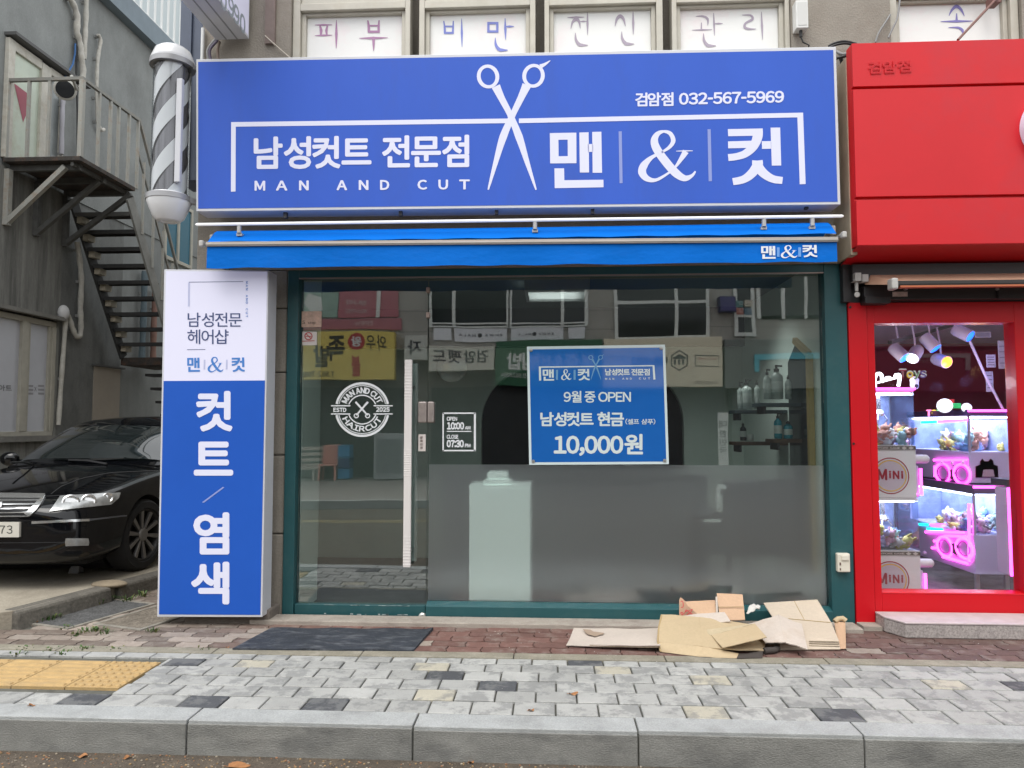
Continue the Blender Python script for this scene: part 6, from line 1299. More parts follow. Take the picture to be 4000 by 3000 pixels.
for j in range(13):
    v = j / 12; y = .70 + .60 * v; hw = .735 - .17 * v; row = [drop((hw * (2 * i / 18 - 1), y - .04 * (1 - (2 * i / 18 - 1) ** 2), 3), (0, 0, -1)) for i in range(19)]
    grid.append([(p + n_ * .075 * (1 - (2 * i / 18 - 1) ** 2) * math.sin(math.pi * min(max(v, .06), .94)) ** .5, n_) for i, (p, n_) in enumerate(row)])
ws = panel('windshield', grid, cg)
for s in (-1, 1):
    for a, b in ((1.02, 1.85), (1.93, 2.75)):
        grid = []
        for j in range(7):
            v = j / 6; z = .975 + .33 * v; a2 = a + (.28 * v if a < 1.5 else 0); b2 = b - (.15 * v if b > 2 else 0); grid.append([drop((s * 2, a2 + (b2 - a2) * i / 10, z), (-s, 0, 0)) for i in range(11)])
        panel('side_window', grid, cg)
hl = patch('headlight', ([z7(600, 742), z7(560, 800), z7(495, 893)], [z7(1195, 705), z7(1175, 760), z7(1100, 822)]), M('headlight_shell', (.40, .41, .41), .22, metal=.55, var=.35, scale=14), off=.003, thick=.008, n=12)
def hit(px, py):
    d = ray(px, py).normalized(); h = ALL.ray_cast(EYE, d)
    return h[0] if h[0] is not None else EYE + d * 8.0
def spot_on(px, py, r, mat, name, par, off=.012, depth=.02):
    d = ray(px, py).normalized(); h = ALL.ray_cast(EYE, d)
    if h[0] is None: return
    nn = h[1] if h[1].dot(d) < 0 else -h[1]; ax = (nn * .4 - d).normalized(); m = MB(); p = h[0] + nn * off; R3 = CI.to_3x3(); m.lathe([(r, -depth), (r, 0), (r * .82, .003), (r * .6, -.004), (.004, .001)], CI @ p, R3 @ ax, 24); m.build(name, mat, par, smooth=40, local=True)
for x, y, r in ((705, 805, .066), (880, 790, .058), (1070, 757, .045)): spot_on(*z7(x, y), r, M('headlight_bowl', (.62, .62, .62), .12, metal=.8), 'reflector', hl, off=.010)
gr = patch('grille', ([z7(-260, 725), z7(-260, 830), z7(-260, 965)], [z7(455, 728), z7(395, 830), z7(285, 945)]), M('grille_black', (.01, .01, .011), .4), off=.002, thick=.006, n=12)
patch('grille_bar', ([z7(-255, 718), z7(-255, 768)], [z7(452, 728), z7(432, 772)]), chrome, off=.008, thick=.012, parent=gr, n=12)
for y, x1 in ((793, 425), (830, 385), (865, 358), (900, 330), (935, 295)): patch('grille_bar', ([z7(-255, y - 5), z7(-255, y + 5)], [z7(x1, y - 7), z7(x1 - 5, y + 3)]), chrome, off=.008, thick=.010, parent=gr, n=12)
patch('grille_bar', ([z7(375, 790), z7(340, 830), z7(300, 870), z7(250, 910)], [z7(455, 735), z7(405, 830), z7(360, 880), z7(300, 938)]), chrome, off=.006, thick=.008, parent=gr)
patch('bumper_strip', ([z7(325, 985), z7(325, 1010)], [z7(885, 962), z7(885, 985)]), chrome, off=.003, thick=.010, n=12)
patch('bumper_strip', ([z7(890, 962), z7(890, 980)], [z7(1256, 922), z7(1252, 936)]), M('strip_dim', (.16, .17, .19), .25, metal=.6), off=.003, thick=.008, n=12)
pt = patch('number_plate', ([z7(-300, 992), z7(-300, 1140)], [z7(212, 992), z7(208, 1140)]), M('plate_white', (.60, .58, .52), .5), off=.012, thick=.012, n=10)
d_ = ray(*z7(100, 1065)).normalized(); h_ = ALL.ray_cast(EYE, d_)
def plate_pt(px, py, k):
    d = ray(px, py).normalized(); h = ALL.ray_cast(EYE, d)
    if h[0] is None: return CI @ (EYE + d * 7)
    nn = h[1] if h[1].dot(d) < 0 else -h[1]; return CI @ (h[0] + nn * (.0252 + k * .0003))
m = MB(); text(m, '773', lambda u, v, k: plate_pt(*z7(-55 + 200 * u, 1105 - 82 * v), k), .0, gap=.14); m.build('plate_lettering', M('plate_ink', (.03, .035, .03), .5), pt, local=True)
patch('fog_lamp', ([z7(655, 1155), z7(648, 1195), z7(655, 1232)], [z7(875, 1155), z7(884, 1190), z7(878, 1226)]), M('headlight_shell'), off=.003, thick=.006, n=8)
patch('bumper_groove', ([z7(-100, 1195), z7(-100, 1206)], [z7(640, 1190), z7(640, 1200)]), M('arch_dark'), off=.0, thick=.003, n=10)
patch('hood_seam', ([z7(440, 735), z7(446, 741)], [z7(1195, 697), z7(1195, 704)]), M('arch_dark'), off=.0, thick=.003, n=12)
patch('fender_seam', ([z7(505, 715), z7(600, 640), z7(800, 560), z7(1100, 500), z7(1550, 478)], [z7(512, 718), z7(605, 646), z7(803, 566), z7(1102, 506), z7(1550, 484)]), M('arch_dark'), off=.0, thick=.003, n=2)
emb = patch('emblem', ([z7(-30, 820), z7(-30, 862)], [z7(34, 815), z7(34, 858)]), M('emblem_steel', (.6, .6, .6), .2, metal=.9), off=.02, thick=.01, n=6)
for a, b in (((125, 412), (345, 430)), ((700, 385), (1080, 425))):
    m = MB(); P0, P1 = [hit(*z7(*q)) for q in (a, b)]; m.tube([CI @ (P0 + Vector((0, -.02, .012))), CI @ ((P0 + P1) / 2 + Vector((0, -.02, .025))), CI @ (P1 + Vector((0, -.02, .012)))], .011, 7); m.build('wiper', M('black'), car, local=True)
h = [hit(*z7(975, 182))]; m = MB(); m.lathe([(.028, 0), (.036, .0), (.036, .012), (.028, .012)], CI @ (h[0] - ray(*z7(975, 182)).normalized() * .02), CI.to_3x3() @ -ray(*z7(975, 182)).normalized(), 20); m.build('windshield_badge', M('badge_pale', (.3, .36, .36), .4), ws, local=True)
m = MB(); m.ball((-1.0, .93, .98), (.10, .06, .075), 14, 10); m.bar((-.86, .95, .95), (-.99, .93, .96), .04, .04); m.build('mirror', paint, car, smooth=60, local=True)
# wheels: tyre and ten-spoke rim
tyre = M('tyre', (.014, .014, .015), .85, bump=.2); rimm = M('rim_alloy', (.26, .25, .245), .38, metal=.75)
def wheel(x, y, s, steer=0.0):
    RR = .325; ax = Vector((s * math.cos(steer), s * math.sin(steer), 0)); c = Vector((x, y, RR)); m = MB()
    m.lathe([(.235, -.10), (.30, -.105), (RR, -.08), (RR, .07), (.30, .10), (.245, .105), (.232, .085), (.232, -.08)], c, ax, 48); w = m.build('wheel', tyre, car, smooth=40, local=True)
    m = MB(); m.lathe([(.236, -.09), (.236, .092), (.226, .096), (.216, .085), (.212, .02), (.21, -.07), (.05, -.07), (.01, -.07)], c, ax, 48)
    m.build('rim_barrel', M('rim_dark', (.035, .034, .034), .5, metal=.5), w, smooth=40, local=True)
    u = Vector((0, 0, 1)); v = ax.cross(u); m = MB()
    for i in range(10):
        a = 2 * math.pi * i / 10 + .12; d = u * math.cos(a) + v * math.sin(a); t = d.cross(ax)
        p0, p1 = c + ax * .075 + d * .045, c + ax * .088 + d * .224
        m.add([p0 - t * .012 - ax * .02, p0 + t * .012 - ax * .02, p0 + t * .012, p0 - t * .012, p1 - t * .024 - ax * .03, p1 + t * .024 - ax * .03, p1 + t * .02, p1 - t * .02], [(0, 1, 2, 3), (7, 6, 5, 4), (0, 4, 5, 1), (1, 5, 6, 2), (2, 6, 7, 3), (3, 7, 4, 0)])
    m.lathe([(.06, .0), (.062, .078), (.05, .09), (.03, .092), (.004, .092)], c, ax, 24); m.build('rim', rimm, w, smooth=35, bevel=.003, local=True)
for yy in (0, 2.78):
    for s in (-1, 1): wheel(s * .805, yy, s, R(-8) if yy == 0 else 0)
m = MB()
for yy in (0, 2.78): m.cyl((-.64, yy, .325), (.64, yy, .325), .30, n=24)
m.box(-.7, .7, -.6, 3.4, .17, .24); m.build('underbody', M('arch_dark'), car, local=True)
t = thing('broken_block', 'small broken grey block on the yard under the black car', 'block', (*G(285, 2240, .12), .118)); x, y = G(285, 2240, .12); m = MB(); m.hexa([(x - .05, y, .118), (x + .05, y, .118), (x + .05, y + .08, .118), (x - .05, y + .08, .118), (x - .03, y + .01, .18), (x + .05, y + .01, .185), (x + .045, y + .07, .18), (x - .03, y + .07, .175)]); m.build('block', M('broken_grey', (.3, .3, .31), .9, var=.2), t, bevel=.006)
t = thing('flat_stone', 'tan mound of mortar on top of the yard kerb', 'stone', (*G(415, 2285, .13), .12)); x, y = G(410, 2285, .13); m = MB(); m.ball((x, y + .06, .125), (.15, .09, .03), 16, 10); m.build('mound', M('mortar_tan', (.27, .22, .155), .95, var=.2, scale=12, bump=.6), t, smooth=70)
# ================================================================== flattened cardboard in front of the window
def cb(name, base, dirt=None, amt=.5, sc=3): return M(name, base, .85, var=.05, scale=5, var2=.06, scale2=60, bump=.2, bscale=25, dirt=dirt, dscale=sc, damt=amt)
cw_ = cb('card_white', (.54, .47, .41)); cs_ = cb('card_stained', (.56, .49, .43), (.40, .31, .23), .5, 4); cy_ = cb('card_yellow', (.50, .39, .245), (.45, .34, .21), .5, 2); co_ = cb('card_orange', (.56, .37, .24)); ck_ = cb('card_cream', (.54, .455, .36), (.52, .43, .33), .5, 3)
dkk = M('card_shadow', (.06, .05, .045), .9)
def sheet(m, q, th=.006, nx=10, ny=6, wob=.004, seed=0, down=(0, .3, -1)):
    """q: four corners; a slightly buckled sheet with real thickness"""
    q = [Vector(p) for p in q]; vs = []; dn = Vector(down).normalized() * th
    nrm = (q[1] - q[0]).cross(q[3] - q[0]).normalized()
    for i in range(nx + 1):
        for j in range(ny + 1):
            u, v = i / nx, j / ny; p = q[0].lerp(q[1], u).lerp(q[3].lerp(q[2], u), v)
            vs.append(p + nrm * wob * (math.sin(u * 5 + seed) * math.cos(v * 4 + seed * 2) + .5 * math.sin(u * 13 + v * 7 + seed)))
    k = len(vs); w = ny + 1; rim = [i * w for i in range(nx + 1)] + [nx * w + j for j in range(1, ny + 1)] + [i * w + ny for i in range(nx - 1, -1, -1)] + [j for j in range(ny - 1, 0, -1)]
    fc = [(i * w + j, (i + 1) * w + j, (i + 1) * w + j + 1, i * w + j + 1) for i in range(nx) for j in range(ny)]
    m.add(vs + [p + dn for p in vs], fc + [tuple(k + a for a in reversed(f)) for f in fc] + [(rim[i], rim[(i + 1) % len(rim)], k + rim[(i + 1) % len(rim)], k + rim[i]) for i in range(len(rim))])
z8 = lambda X, Y_, Y: FV(2180 + X / 1.907, 2280 + Y_ / 1.907, Y)
zg = lambda X, Y_, Z: GV(2180 + X / 1.907, 2280 + Y_ / 1.907, Z)
GRP = 'flattened cardboard left in front of the window'
def card(label, loc): return thing('cardboard_sheet', label, 'cardboard', loc, 0, GRP)
t = card('long white cardboard strip with a brown stain lying at the left end', (.4, -.5, 0))
m = MB(); sheet(m, [zg(60, 460, .012), zg(760, 462, .045), zg(755, 330, .05), zg(118, 335, .012)], .005, 14, 6, .004, 1); m.build('sheet', cw_, t, smooth=40)
m = MB(); fn = lambda X, Y_, k: zg(X, Y_, .0245 + k * .0002); m.poly([fn(x, y, 0) + Vector((0, 0, .006)) for x, y in ((185, 345), (240, 348), (262, 362), (345, 372), (335, 386), (310, 388), (280, 400), (225, 385), (205, 372))]); m.build('stain', M('stain_brown', (.36, .27, .2), .9), t)
m = MB(); sheet(m, [zg(235, 470, .012), zg(750, 478, .03), zg(750, 462, .044), zg(235, 455, .022)], .003, 10, 2, .002, 2, (0, 1, 0)); m.build('torn_edge', M('card_edge', (.22, .17, .125), .9, var=.3, scale=60), t)
t = card('big yellowish flattened carton with a folded front edge in the middle', (1.1, -.5, 0))
A = [z8(765, 228, -.34), z8(1050, 246, -.34), z8(1580, 322, -.32)]; B = [z8(738, 432, -.70), z8(1080, 470, -.76), z8(1530, 500, -.74)]; C_ = [zg(762, 508, .004), zg(1060, 545, .004), zg(1330, 556, .004)]
m = MB(); sheet(m, [B[0], B[1], A[1], A[0]], .008, 8, 6, .003, 3); sheet(m, [B[1], B[2], A[2], A[1]], .008, 8, 6, .003, 3)
o = m.build('panel', cy_, t, smooth=50); m = MB(); sheet(m, [C_[0], C_[1], B[1], B[0]], .006, 8, 4, .004, 4, (0, 1, 0)); sheet(m, [C_[1], C_[2], z8(1345, 520, -.75), B[1]], .006, 8, 4, .003, 5, (0, 1, 0)); m.build('front_fold', cy_, t, smooth=50)
m = MB(); sheet(m, [zg(1332, 558, .006), zg(1522, 552, .006), z8(1528, 505, -.745), z8(1345, 525, -.75)], .006, 6, 3, .002, 6, (0, 1, 0)); m.build('opening_shade', dkk, t, smooth=50)  # dark sheet stands in for the shade inside the fold
m = MB(); m.tube([z8(770, 236, -.36), z8(750, 330, -.52), z8(742, 430, -.70), zg(764, 506, .006)], .006, 6); m.build('crease', M('card_crease', (.42, .31, .16), .9), t)
t = card('small yellow cardboard flap folded open over the big carton', (1.3, -.55, .1)); m = MB(); sheet(m, [z8(1228, 477, -.79), z8(1555, 398, -.76), z8(1465, 296, -.52), z8(1143, 384, -.60)], .005, 8, 6, .0015, 7); m.build('flap', cy_, t, smooth=50)
m = MB(); sheet(m, [z8(1143, 386, -.605), z8(1330, 335, -.56), z8(1450, 298, -.50), z8(1062, 347, -.52)], .005, 6, 4, .001, 8); m.build('flap', M('card_inner', (.50, .41, .27), .9, var=.12, scale=20), t, smooth=50)
t = card('white torn cardboard top flap behind the big yellow carton', (1.0, -.3, .1)); m = MB(); sheet(m, [z8(1010, 300, -.38), z8(1285, 282, -.38), z8(1240, 208, -.28), z8(925, 238, -.30)], .005, 8, 5, .003, 9); m.build('sheet', cw_, t, smooth=50)
t = card('orange brown carton corner with red print standing against the sill', (1.0, -.15, .1)); m = MB(); sheet(m, [z8(906, 246, -.20), z8(1178, 236, -.20), z8(1172, 122, -.10), z8(938, 132, -.11)], .005, 8, 5, .002, 10); m.build('panel', co_, t, smooth=50)
m = MB(); m.prism([z8(903, 238, -.215), z8(1050, 236, -.235), z8(968, 168, -.21), z8(938, 120, -.17), z8(912, 102, -.15), z8(902, 125, -.16)], (0, .005, 0)); o = m.build('side_flap', M('card_kraft', (.46, .29, .19), .9, var=.1), t)
f = lambda X, Y_, k: z8(X, Y_, -.242 + .0003 * (238 - Y_) - k * .0002); m = MB(); m.stroke([(908, 222), (925, 212), (922, 232), (945, 215), (955, 196), (985, 214), (1000, 188)], [7, 6, 7, 6, 7, 6, 5], f, 1); m.stroke([(960, 232), (980, 220), (1004, 230)], 7, f, 2); m.stroke([(912, 135), (928, 132), (932, 170), (915, 178)], 6, f, 3); m.stroke([(950, 208), (1003, 190)], 5, f, 4); m.build('red_print', M('print_red', (.50, .06, .06), .7), t)
t = card('upright orange cardboard flap leaning on the frosted window', (1.5, -.15, .2)); m = MB(); sheet(m, [z8(1206, 272, -.24), z8(1393, 268, -.24), z8(1375, 80, -.10), z8(1182, 70, -.10)], .006, 6, 8, .0015, 11); m.build('panel', co_, t, smooth=50)
m = MB(); m.bar(z8(1180, 98, -.12), z8(1184, 215, -.20), .012, .01); m.build('pale_edge', cw_, t); m = MB(); m.bar(z8(1195, 174, -.183), z8(1385, 172, -.183), .004, .003); m.build('crease', M('card_crease'), t)
t = card('large cream cardboard sheet with a curved right side leaning on the sill', (1.9, -.4, 0))
L_ = [z8(1530, 142, -.10), z8(1600, 250, -.32), z8(1660, 380, -.55), zg(1650, 488, .01)]; R_ = [z8(1932, 118, -.10), z8(2035, 290, -.34), z8(2090, 420, -.58), zg(2102, 486, .012)]
m = MB(); [sheet(m, [L_[i + 1], R_[i + 1], R_[i], L_[i]], .008, 10, 4, .0, 12) for i in range(3)]; m.build('sheet', ck_, t, smooth=40)
m = MB()
for k, yy in enumerate((428, 444, 462)): m.bar(z8(1870, yy, -.60 - .012 * k), z8(2092 + 2 * k, yy + 4, -.60 - .012 * k), .006, .005)
m.build('layer_edge', M('card_edge2', (.38, .31, .23), .9, var=.2, scale=50), t)
t = card('pinkish stained cardboard sheet lying between the yellow carton and the cream sheet', (1.6, -.5, .1)); m = MB(); sheet(m, [z8(1545, 440, -.72), z8(1690, 432, -.72), z8(1640, 232, -.36), z8(1420, 300, -.36)], .006, 8, 6, .003, 13); sheet(m, [z8(1690, 432, -.72), z8(1860, 490, -.80), z8(1815, 300, -.42), z8(1640, 232, -.36)], .006, 8, 6, .003, 14); m.build('sheet', cs_, t, smooth=50)
t = card('narrow orange rolled cardboard end at the far right of the pile', (2.1, -.4, 0)); m = MB(); sheet(m, [zg(2098, 486, .01), zg(2145, 484, .01), z8(2140, 290, -.22), z8(2070, 292, -.22)], .03, 5, 8, .003, 15, (0, 1, 0)); m.build('panel', co_, t, smooth=50)
m = MB(); m.tube([z8(2060, 282, -.21), z8(2085, 262, -.2), z8(2120, 258, -.2), z8(2145, 278, -.21)], .018, 8); m.build('rolled_end', cy_, t, smooth=50)
t = card('crumpled white scrap of paper on the sill behind the pile', (1.6, -.1, .1)); m = MB(); sheet(m, [z8(1400, 215, -.24), z8(1500, 190, -.26), z8(1505, 160, -.14), z8(1440, 150, -.12)], .004, 8, 6, .010, 16); m.build('scrap', M('paper_white', (.62, .60, .56), .8), t, smooth=50)
t = card('dark rolled tube end under the pink stained sheet', (1.6, -.7, 0)); a = zg(1545, 512, .02); m = MB(); m.tube([a + Vector((0, .03, 0)), a + Vector((.07, .05, 0)), a + Vector((.10, .09, 0))], [.02, .02, .02], 12); m.build('roll', dkk, t, smooth=50)

for o in [x for x in COL.objects if x.get('category') == 'cardboard' and 'cream cardboard' in x['label']]:
    m = MB(); m.bar(z8(1592, 249, -.325), z8(2030, 289, -.345), .004, .003); m.bar(z8(1760, 130, -.105), z8(1835, 270, -.33), .003, .003); m.build('crease', M('card_crease'), o)
    m = MB()
    for i in range(26): u = i / 26; a_ = zg(1665 + 430 * u, 489, .004); m.box(a_.x - .002, a_.x + .002, a_.y - .003, a_.y, .002, .012)
    m.build('corrugation', M('card_edge'), o)
# ================================================================== the other side of the street (seen in the glass)
YO = -14.0
def OP(px, py, off=0.0, k=0): x, z = F(px, py, 14.0); return Vector((x, YO + off + k * EPS * 3, z))
def obx(m, x0, y0, x1, y1, d0, d1): a, b = OP(x0, y0), OP(x1, y1); m.box(a.x, b.x, YO + d0, YO + d1, a.z, b.z)
def otext(x0, y0, x1, y1, off): return lambda u, v, k: OP(x1 + (x0 - x1) * u, y1 + (y0 - y1) * v, off, k)
g = MB(); g.box(-40, 40, -16, -8.38, -.18, -.004); struct(g.build('far_pavement', M('far_paving', (.22, .20, .185), .8, var=.2, scale=4, var2=.2, scale2=30)))
g = MB(); g.box(-40, 40, -8.38, -8.2, -.18, .0); struct(g.build('far_kerb', kerbm))
ost = M('far_stone', (.36, .34, .31), .8, var=.1, scale=2); ofr = M('far_frame', (.72, .73, .70), .5); odk = M('far_dark_glass', (.012, .014, .016), .08)
ob = thing('opposite_building', 'grey stone building across the street with wide white framed windows', 'building', (0, -14.5, 0))
m = MB(); m.box(-16, 16, -15.2, YO - .02, 3.55, 5.7); m.box(-16, 16, -15.2, YO - .6, -.1, 3.55); m.build('wall', ost, ob)
m = MB()
for a, b in ((-12, -4.05), (-3.3, 1.2), (1.5, 4.7), (4.9, 8.2), (8.4, 12)): m.box(a, b, YO - .5, YO - .1, -.02, 2.5)
m.build('dark_shopfront', M('shopfront_dark', (.03, .032, .033), .5, var=.3, scale=2), ob)  # near-black boxes stand in for the dark shop interiors
m = MB()
for z in (4.05, 4.6, 5.2): m.box(-16, 16, YO - .022, YO - .018, z, z + .012)
m.build('stone_joint', M('joint_dark', (.08, .08, .08), .9), ob)
odk2 = 0
def owin(x0, y0, x1, y1, cols, rows, mid=odk):
    a, b = OP(x0, y0), OP(x1, y1); xa, xb = min(a.x, b.x), max(a.x, b.x); zb_, zt_ = min(a.z, b.z), max(a.z, b.z) + 1.2
    m = MB(); m.box(xa, xb, YO - .02, YO - .005, zb_, zt_); w = m.build('window', mid, ob)
    m = MB(); e = .09
    for x in [xa] + [xa + (xb - xa) * c for c in cols] + [xb - e]: m.box(x, x + e, YO - .004, YO + .05, zb_, zt_)
    for z in [zb_] + [zb_ + (zt_ - zb_) * r_ for r_ in rows]: m.box(xa + e, xb - e, YO - .003, YO + .045, z, z + e)
    m.build('window_frame', ofr, w); return w
owin(1672, 1140, 1990, 1272, (.3,), (.02,)); owin(1985, 1140, 2295, 1272, (.66,), (.02,)); owin(2395, 1140, 2775, 1328, (.63,), (.40,)); owin(2868, 1140, 2955, 1320, (), (.22,)); owin(2960, 1140, 3260, 1245, (.3, .6), (.0,))
m = MB(); obx(m, 1690, 1278, 1760, 1325, 0, .03); obx(m, 1772, 1276, 1980, 1328, 0, .03); obx(m, 1996, 1274, 2200, 1326, 0, .03); obx(m, 2222, 1276, 2285, 1322, 0, .03); fp = m.build('window_panel', M('far_panel_white', (.75, .75, .78), .5), ob)
m = MB()
for x0, x1 in ((1790, 1960), (2025, 2160)):
    text(m, 'EHWA', otext(x0 + (x1 - x0) * .6, 1297, x1, 1307, .035), .02, gap=.35); text(m, 'MALA', otext(x0, 1297, x0 + (x1 - x0) * .38, 1307, .035), .02, gap=.35)
    c = ((x0 * .52 + x1 * .48), 1302); m.poly([OP(c[0] + 9 * math.cos(i * .524), c[1] + 9 * math.sin(i * .524), .034) for i in range(12)])
m.build('panel_lettering', M('far_ink', (.05, .05, .055), .6), ob)
def sign(name, label, x0, y0, x1, y1, col, dep=.25, tilt=0):
    a, b = OP(x0, y0), OP(x1, y1); t = thing('street_sign', label, 'signboard', ((a.x + b.x) / 2, YO, min(a.z, b.z)), 0, 'shop signs across the street'); m = MB(); obx(m, x0, y0, x1, y1, 0, dep); m.build('board', M(name, col, .45, var=.06, scale=1.5), t, bevel=.01); return t
ink = M('far_ink')
t = sign('far_yellow', 'yellow restaurant sign across the street mirrored in the door glass', 1120, 1300, 1548, 1484, (.74, .58, .15))
m = MB(); text(m, '와우', otext(1438, 1312, 1520, 1375, .255), .01, gap=.15); text(m, '족', otext(1290, 1315, 1355, 1415, .255), .03); text(m, '발', otext(1232, 1352, 1296, 1440, .255), .03); text(m, 'T.562-7988', otext(1183, 1455, 1318, 1475, .255), .02); m.build('lettering', M('far_darkink', (.05, .045, .03), .6), t)
m = MB(); text(m, '불', otext(1378, 1395, 1412, 1470, .255), .03); m.poly([OP(1399 + 34 * math.cos(i * .3142), 1340 + 34 * math.sin(i * .3142), .254) for i in range(20)]); m.build('red_mark', M('far_red', (.42, .05, .05), .5), t); m = MB(); text(m, '왕', otext(1378, 1320, 1420, 1360, .2565), .03); m.build('white_letter', M('far_white', (.7, .7, .68), .5), t)
t = sign('far_grey_sign', 'small grey white sign with one letter across the street', 1588, 1310, 1670, 1408, (.55, .55, .5)); m = MB(); text(m, '자', otext(1600, 1330, 1650, 1388, .255), .02); m.build('lettering', ink, t)
t = sign('far_beige_sign', 'beige pet shop sign across the street with square lettering', 1674, 1352, 1935, 1450, (.66, .64, .56)); m = MB(); text(m, '검암펫드', otext(1690, 1365, 1912, 1418, .255), .02, gap=.2); m.build('lettering', ink, t)
t = sign('far_green_sign', 'dark green rice porridge sign across the street with white lettering', 1940, 1333, 2348, 1510, (.03, .12, .06)); m = MB(); text(m, '본죽&비빔밥', otext(1985, 1385, 2325, 1450, .255), .03); text(m, '전 562.8394', otext(1965, 1462, 2060, 1480, .255), .01); m.build('lettering', M('far_white'), t)
t = sign('far_cream_sign', 'cream restaurant sign across the street with a hexagon emblem', 2352, 1328, 2820, 1515, (.78, .70, .53)); m = MB(); text(m, '백년집', otext(2465, 1395, 2605, 1440, .255), .03); text(m, '전문 육수', otext(2395, 1405, 2440, 1416, .255), .0); text(m, '010-8293-2031', otext(2708, 1492, 2800, 1503, .255), .0)
def ring_o(m, pts, w): m.stroke(pts + [pts[0]], w, lambda x, y, k: OP(x, y, .255, k), 0, sm=1)
ring_o(m, [(2650 + 35 * math.sin(i * math.pi / 3), 1413 + 38 * math.cos(i * math.pi / 3)) for i in range(6)], 5); ring_o(m, [(2711, 1393), (2803, 1393), (2803, 1435), (2711, 1435)], 3.5); ring_o(m, [(2366, 1396), (2452, 1396), (2452, 1438), (2366, 1438)], 3); m.poly([OP(*p, .254) for p in ((2622, 1402), (2650, 1388), (2678, 1402), (2672, 1406), (2628, 1406))])
for x in (2634, 2650, 2666): m.poly([OP(*p, .254) for p in ((x - 5, 1428), (x + 3, 1428), (x + 3, 1408), (x - 5, 1408))])
m.build('lettering', ink, t); m = MB(); text(m, '매시간 수비드', otext(2722, 1400, 2794, 1410, .255), .0); m.build('red_lettering', M('far_red'), t)
t = sign('far_slate_sign', 'slate shop band across the street with a cyan bracket line', 2826, 1335, 3300, 1520, (.16, .175, .165)); m = MB(); obx(m, 2938, 1388, 3300, 1408, .252, .30); obx(m, 2938, 1408, 2958, 1455, .252, .30); m.build('bracket_line', M('far_cyan', (.08, .42, .52), .4), t)
t = sign('far_maroon', 'maroon toy shop sign across the street with a pale bracket line', 3380, 1375, 3950, 1530, (.20, .02, .035)); m = MB(); obx(m, 3560, 1385, 3772, 1400, .252, .3); obx(m, 3752, 1400, 3772, 1448, .252, .3); text(m, 'Style Platform', otext(3570, 1405, 3700, 1424, .255), .0); m.build('lettering', M('far_pale', (.5, .46, .47), .5), t)
t = sign('far_rose', 'rose coloured menu posters in the upper window across the street', 1320, 1120, 1560, 1238, (.44, .15, .18), .02); m = MB(); text(m, '정나라', otext(1345, 1170, 1435, 1190, .025), .02); text(m, '회소리진', otext(1345, 1205, 1435, 1222, .025), .02); m.build('lettering', M('far_pinkwhite', (.62, .45, .45), .5), t); m = MB(); obx(m, 1476, 1130, 1490, 1240, .021, .05); m.build('mullion', ofr, t)
t = sign('far_rose2', 'lower rose menu poster band across the street', 1180, 1245, 1570, 1285, (.40, .15, .18), .02); m = MB(); text(m, '전메뉴', otext(1380, 1252, 1465, 1272, .025), .02); m.build('lettering', M('far_pinkwhite'), t)
t = sign('far_mint', 'mint and cream window poster across the street', 1150, 1120, 1316, 1238, (.30, .42, .36), .02); m = MB(); m.poly([OP(*p, .022) for p in ((1200, 1140), (1255, 1160), (1262, 1210), (1210, 1215), (1180, 1180))]); m.build('print', M('far_white'), t)
t = sign('far_screen', 'small dark blue sign panel on the stone pier across the street', 2808, 1160, 2868, 1225, (.03, .03, .10), .3); m = MB(); obx(m, 2812, 1164, 2864, 1221, .301, .31); m.build('screen', M('far_navy', (.05, .04, .16), .3), t)
for i, (bx, c) in enumerate((((2875, 1172, 2905, 1200), (.12, .28, .27)), ((2910, 1168, 2945, 1196), (.55, .5, .4)), ((2876, 1202, 2906, 1232), (.5, .2, .16)), ((2910, 1204, 2942, 1232), (.1, .18, .26)))):
    t = sign('far_tile%d' % i, '%s square poster tile in the window across the street' % ('teal', 'cream', 'coral', 'slate blue')[i], *bx, c, .06); m = MB(); ring_o(m, [(bx[0] + 8, bx[1] + 8), (bx[2] - 8, bx[1] + 8), (bx[2] - 8, bx[3] - 8), (bx[0] + 8, bx[3] - 8)], 2); m.build('lettering', M('far_pale'), t)
# street things in front of the shops across the road
def oth(name, label, cat, x0, y0, x1, y1, d0, d1, mat):
    a, b = OP(x0, y0), OP(x1, y1); t = thing(name, label, cat, ((a.x + b.x) / 2, YO + d0, b.z)); return t, min(a.x, b.x), max(a.x, b.x), b.z, a.z
t, xa, xb, zb_, zt_ = oth('plastic_chair', 'pink plastic chair stack across the street mirrored in the door', 'chair', 1277, 1750, 1345, 1885, .4, .9, None)
pk = M('far_pink_plastic', (.60, .27, .22), .5); zb_ = 0
m = MB(); m.box(xa, xb, -13.55, -13.50, .42, .92); m.build('backrest', pk, t, bevel=.05); m = MB(); m.box(xa, xb, -13.5, -13.1, .38, .43); m.build('seat', pk, t, bevel=.02)
for x in (xa + .03, xb - .03):
    for y in (-13.48, -13.14): m = MB(); m.bar((x, y, 0), (x * .9 + (xa + xb) * .05, y, .40), .05, .05); m.build('leg', pk, t)
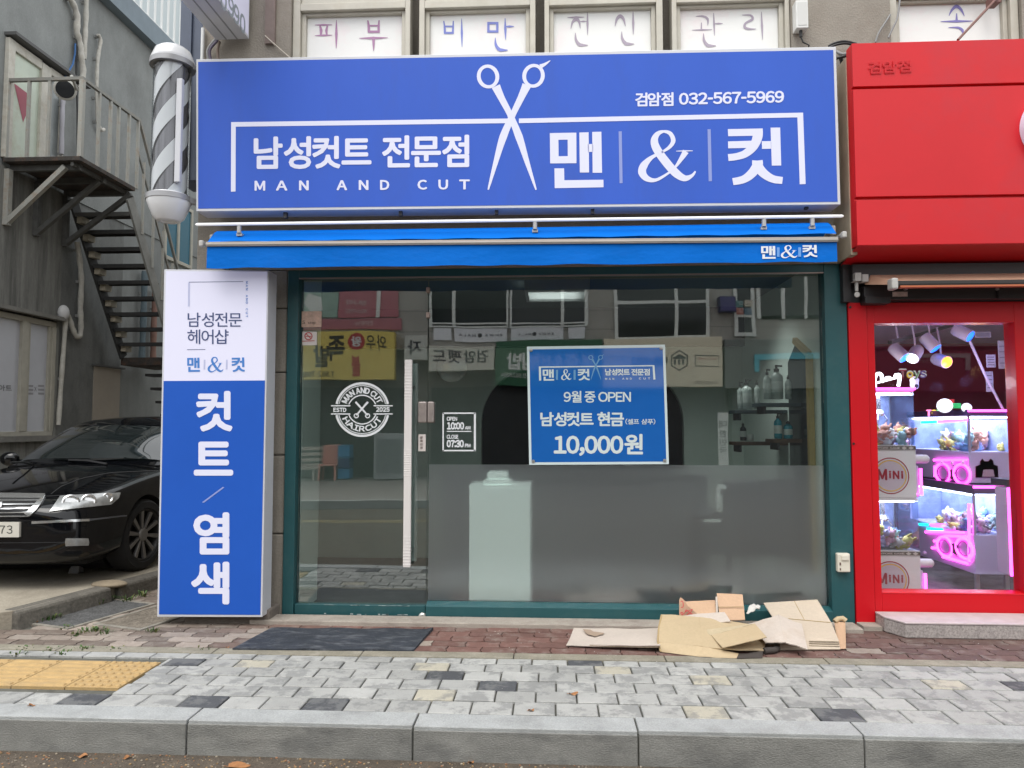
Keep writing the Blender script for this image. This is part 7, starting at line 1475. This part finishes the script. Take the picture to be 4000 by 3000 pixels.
for i in range(3):
    t, xa, xb, _, _ = oth('crate', ('lowest', 'middle', 'topmost')[i] + ' blue crate of the stack beside the pink chairs', 'crate', 1348, 1750, 1392, 1885, .4, .8, None); t['group'] = 'blue crates across the street'
    m = MB(); m.box(xa, xb, -13.6, -13.2, .02 + .3 * i, .30 + .3 * i); m.build('body', M('far_blue_plastic', (.03, .22, .42), .5) if i % 2 == 0 else M('far_navy_plastic', (.02, .06, .16), .5), t, bevel=.02); m = MB(); m.box(xa - .015, xb + .015, -13.61, -13.185, .285 + .3 * i, .305 + .3 * i); m.build('rim', M('far_blue_plastic', (.03, .22, .42), .5), t)
t, xa, xb, _, _ = oth('fridge', 'grey display fridge across the street beside the crates', 'fridge', 1490, 1715, 1600, 1885, .3, .9, None); m = MB(); m.box(xa, xb, -13.7, -13.1, .02, 1.25); m.build('body', M('far_fridge', (.36, .38, .39), .4), t, bevel=.02); m = MB(); m.box(xa + .08, xb - .08, -13.098, -13.08, .2, 1.1); m.build('door', M('far_fridge_door', (.2, .22, .23), .2), t)
t, xa, xb, _, _ = oth('bench', 'pale slatted bench across the street at the left', 'bench', 1100, 1760, 1275, 1870, .3, .9, None)
for z in (.35, .5, .65, .8): m = MB(); m.box(xa, xb, -13.6, -13.55, z, z + .09); m.build('slat', M('far_bench', (.40, .34, .30), .6), t)
m = MB(); m.box(xa, xb, -13.5, -13.1, .3, .35); m.build('seat', M('far_bench'), t)
for x in (xa + .1, xb - .15): m = MB(); m.box(x, x + .06, -13.56, -13.15, 0, .3); m.build('leg', M('far_bench'), t)
t, xa, xb, _, _ = oth('banner', 'tall narrow white banner standing across the street', 'banner', 2785, 1632, 2825, 1812, .3, .9, None); m = MB(); m.box(xa, xb, -13.3, -13.28, .15, 1.75); m.build('sheet', M('far_white'), t); m = MB(); m.box(xa, xb, -13.45, -13.15, 0, .1); m.cyl(((xa + xb) / 2, -13.32, .1), ((xa + xb) / 2, -13.32, 1.8), .02); m.build('stand', ink, t)
m = MB(); xm = (xa + xb) / 2
for i, ch in enumerate('대한민국'): text(m, ch, (lambda i: lambda u, v, k: Vector((xb - .03 - (xb - xa - .06) * u, -13.278 + k * EPS, 1.4 - .22 * i + .17 * v)))(i), .02)
m.build('lettering', ink, t)
print('objects', len(bpy.data.objects))
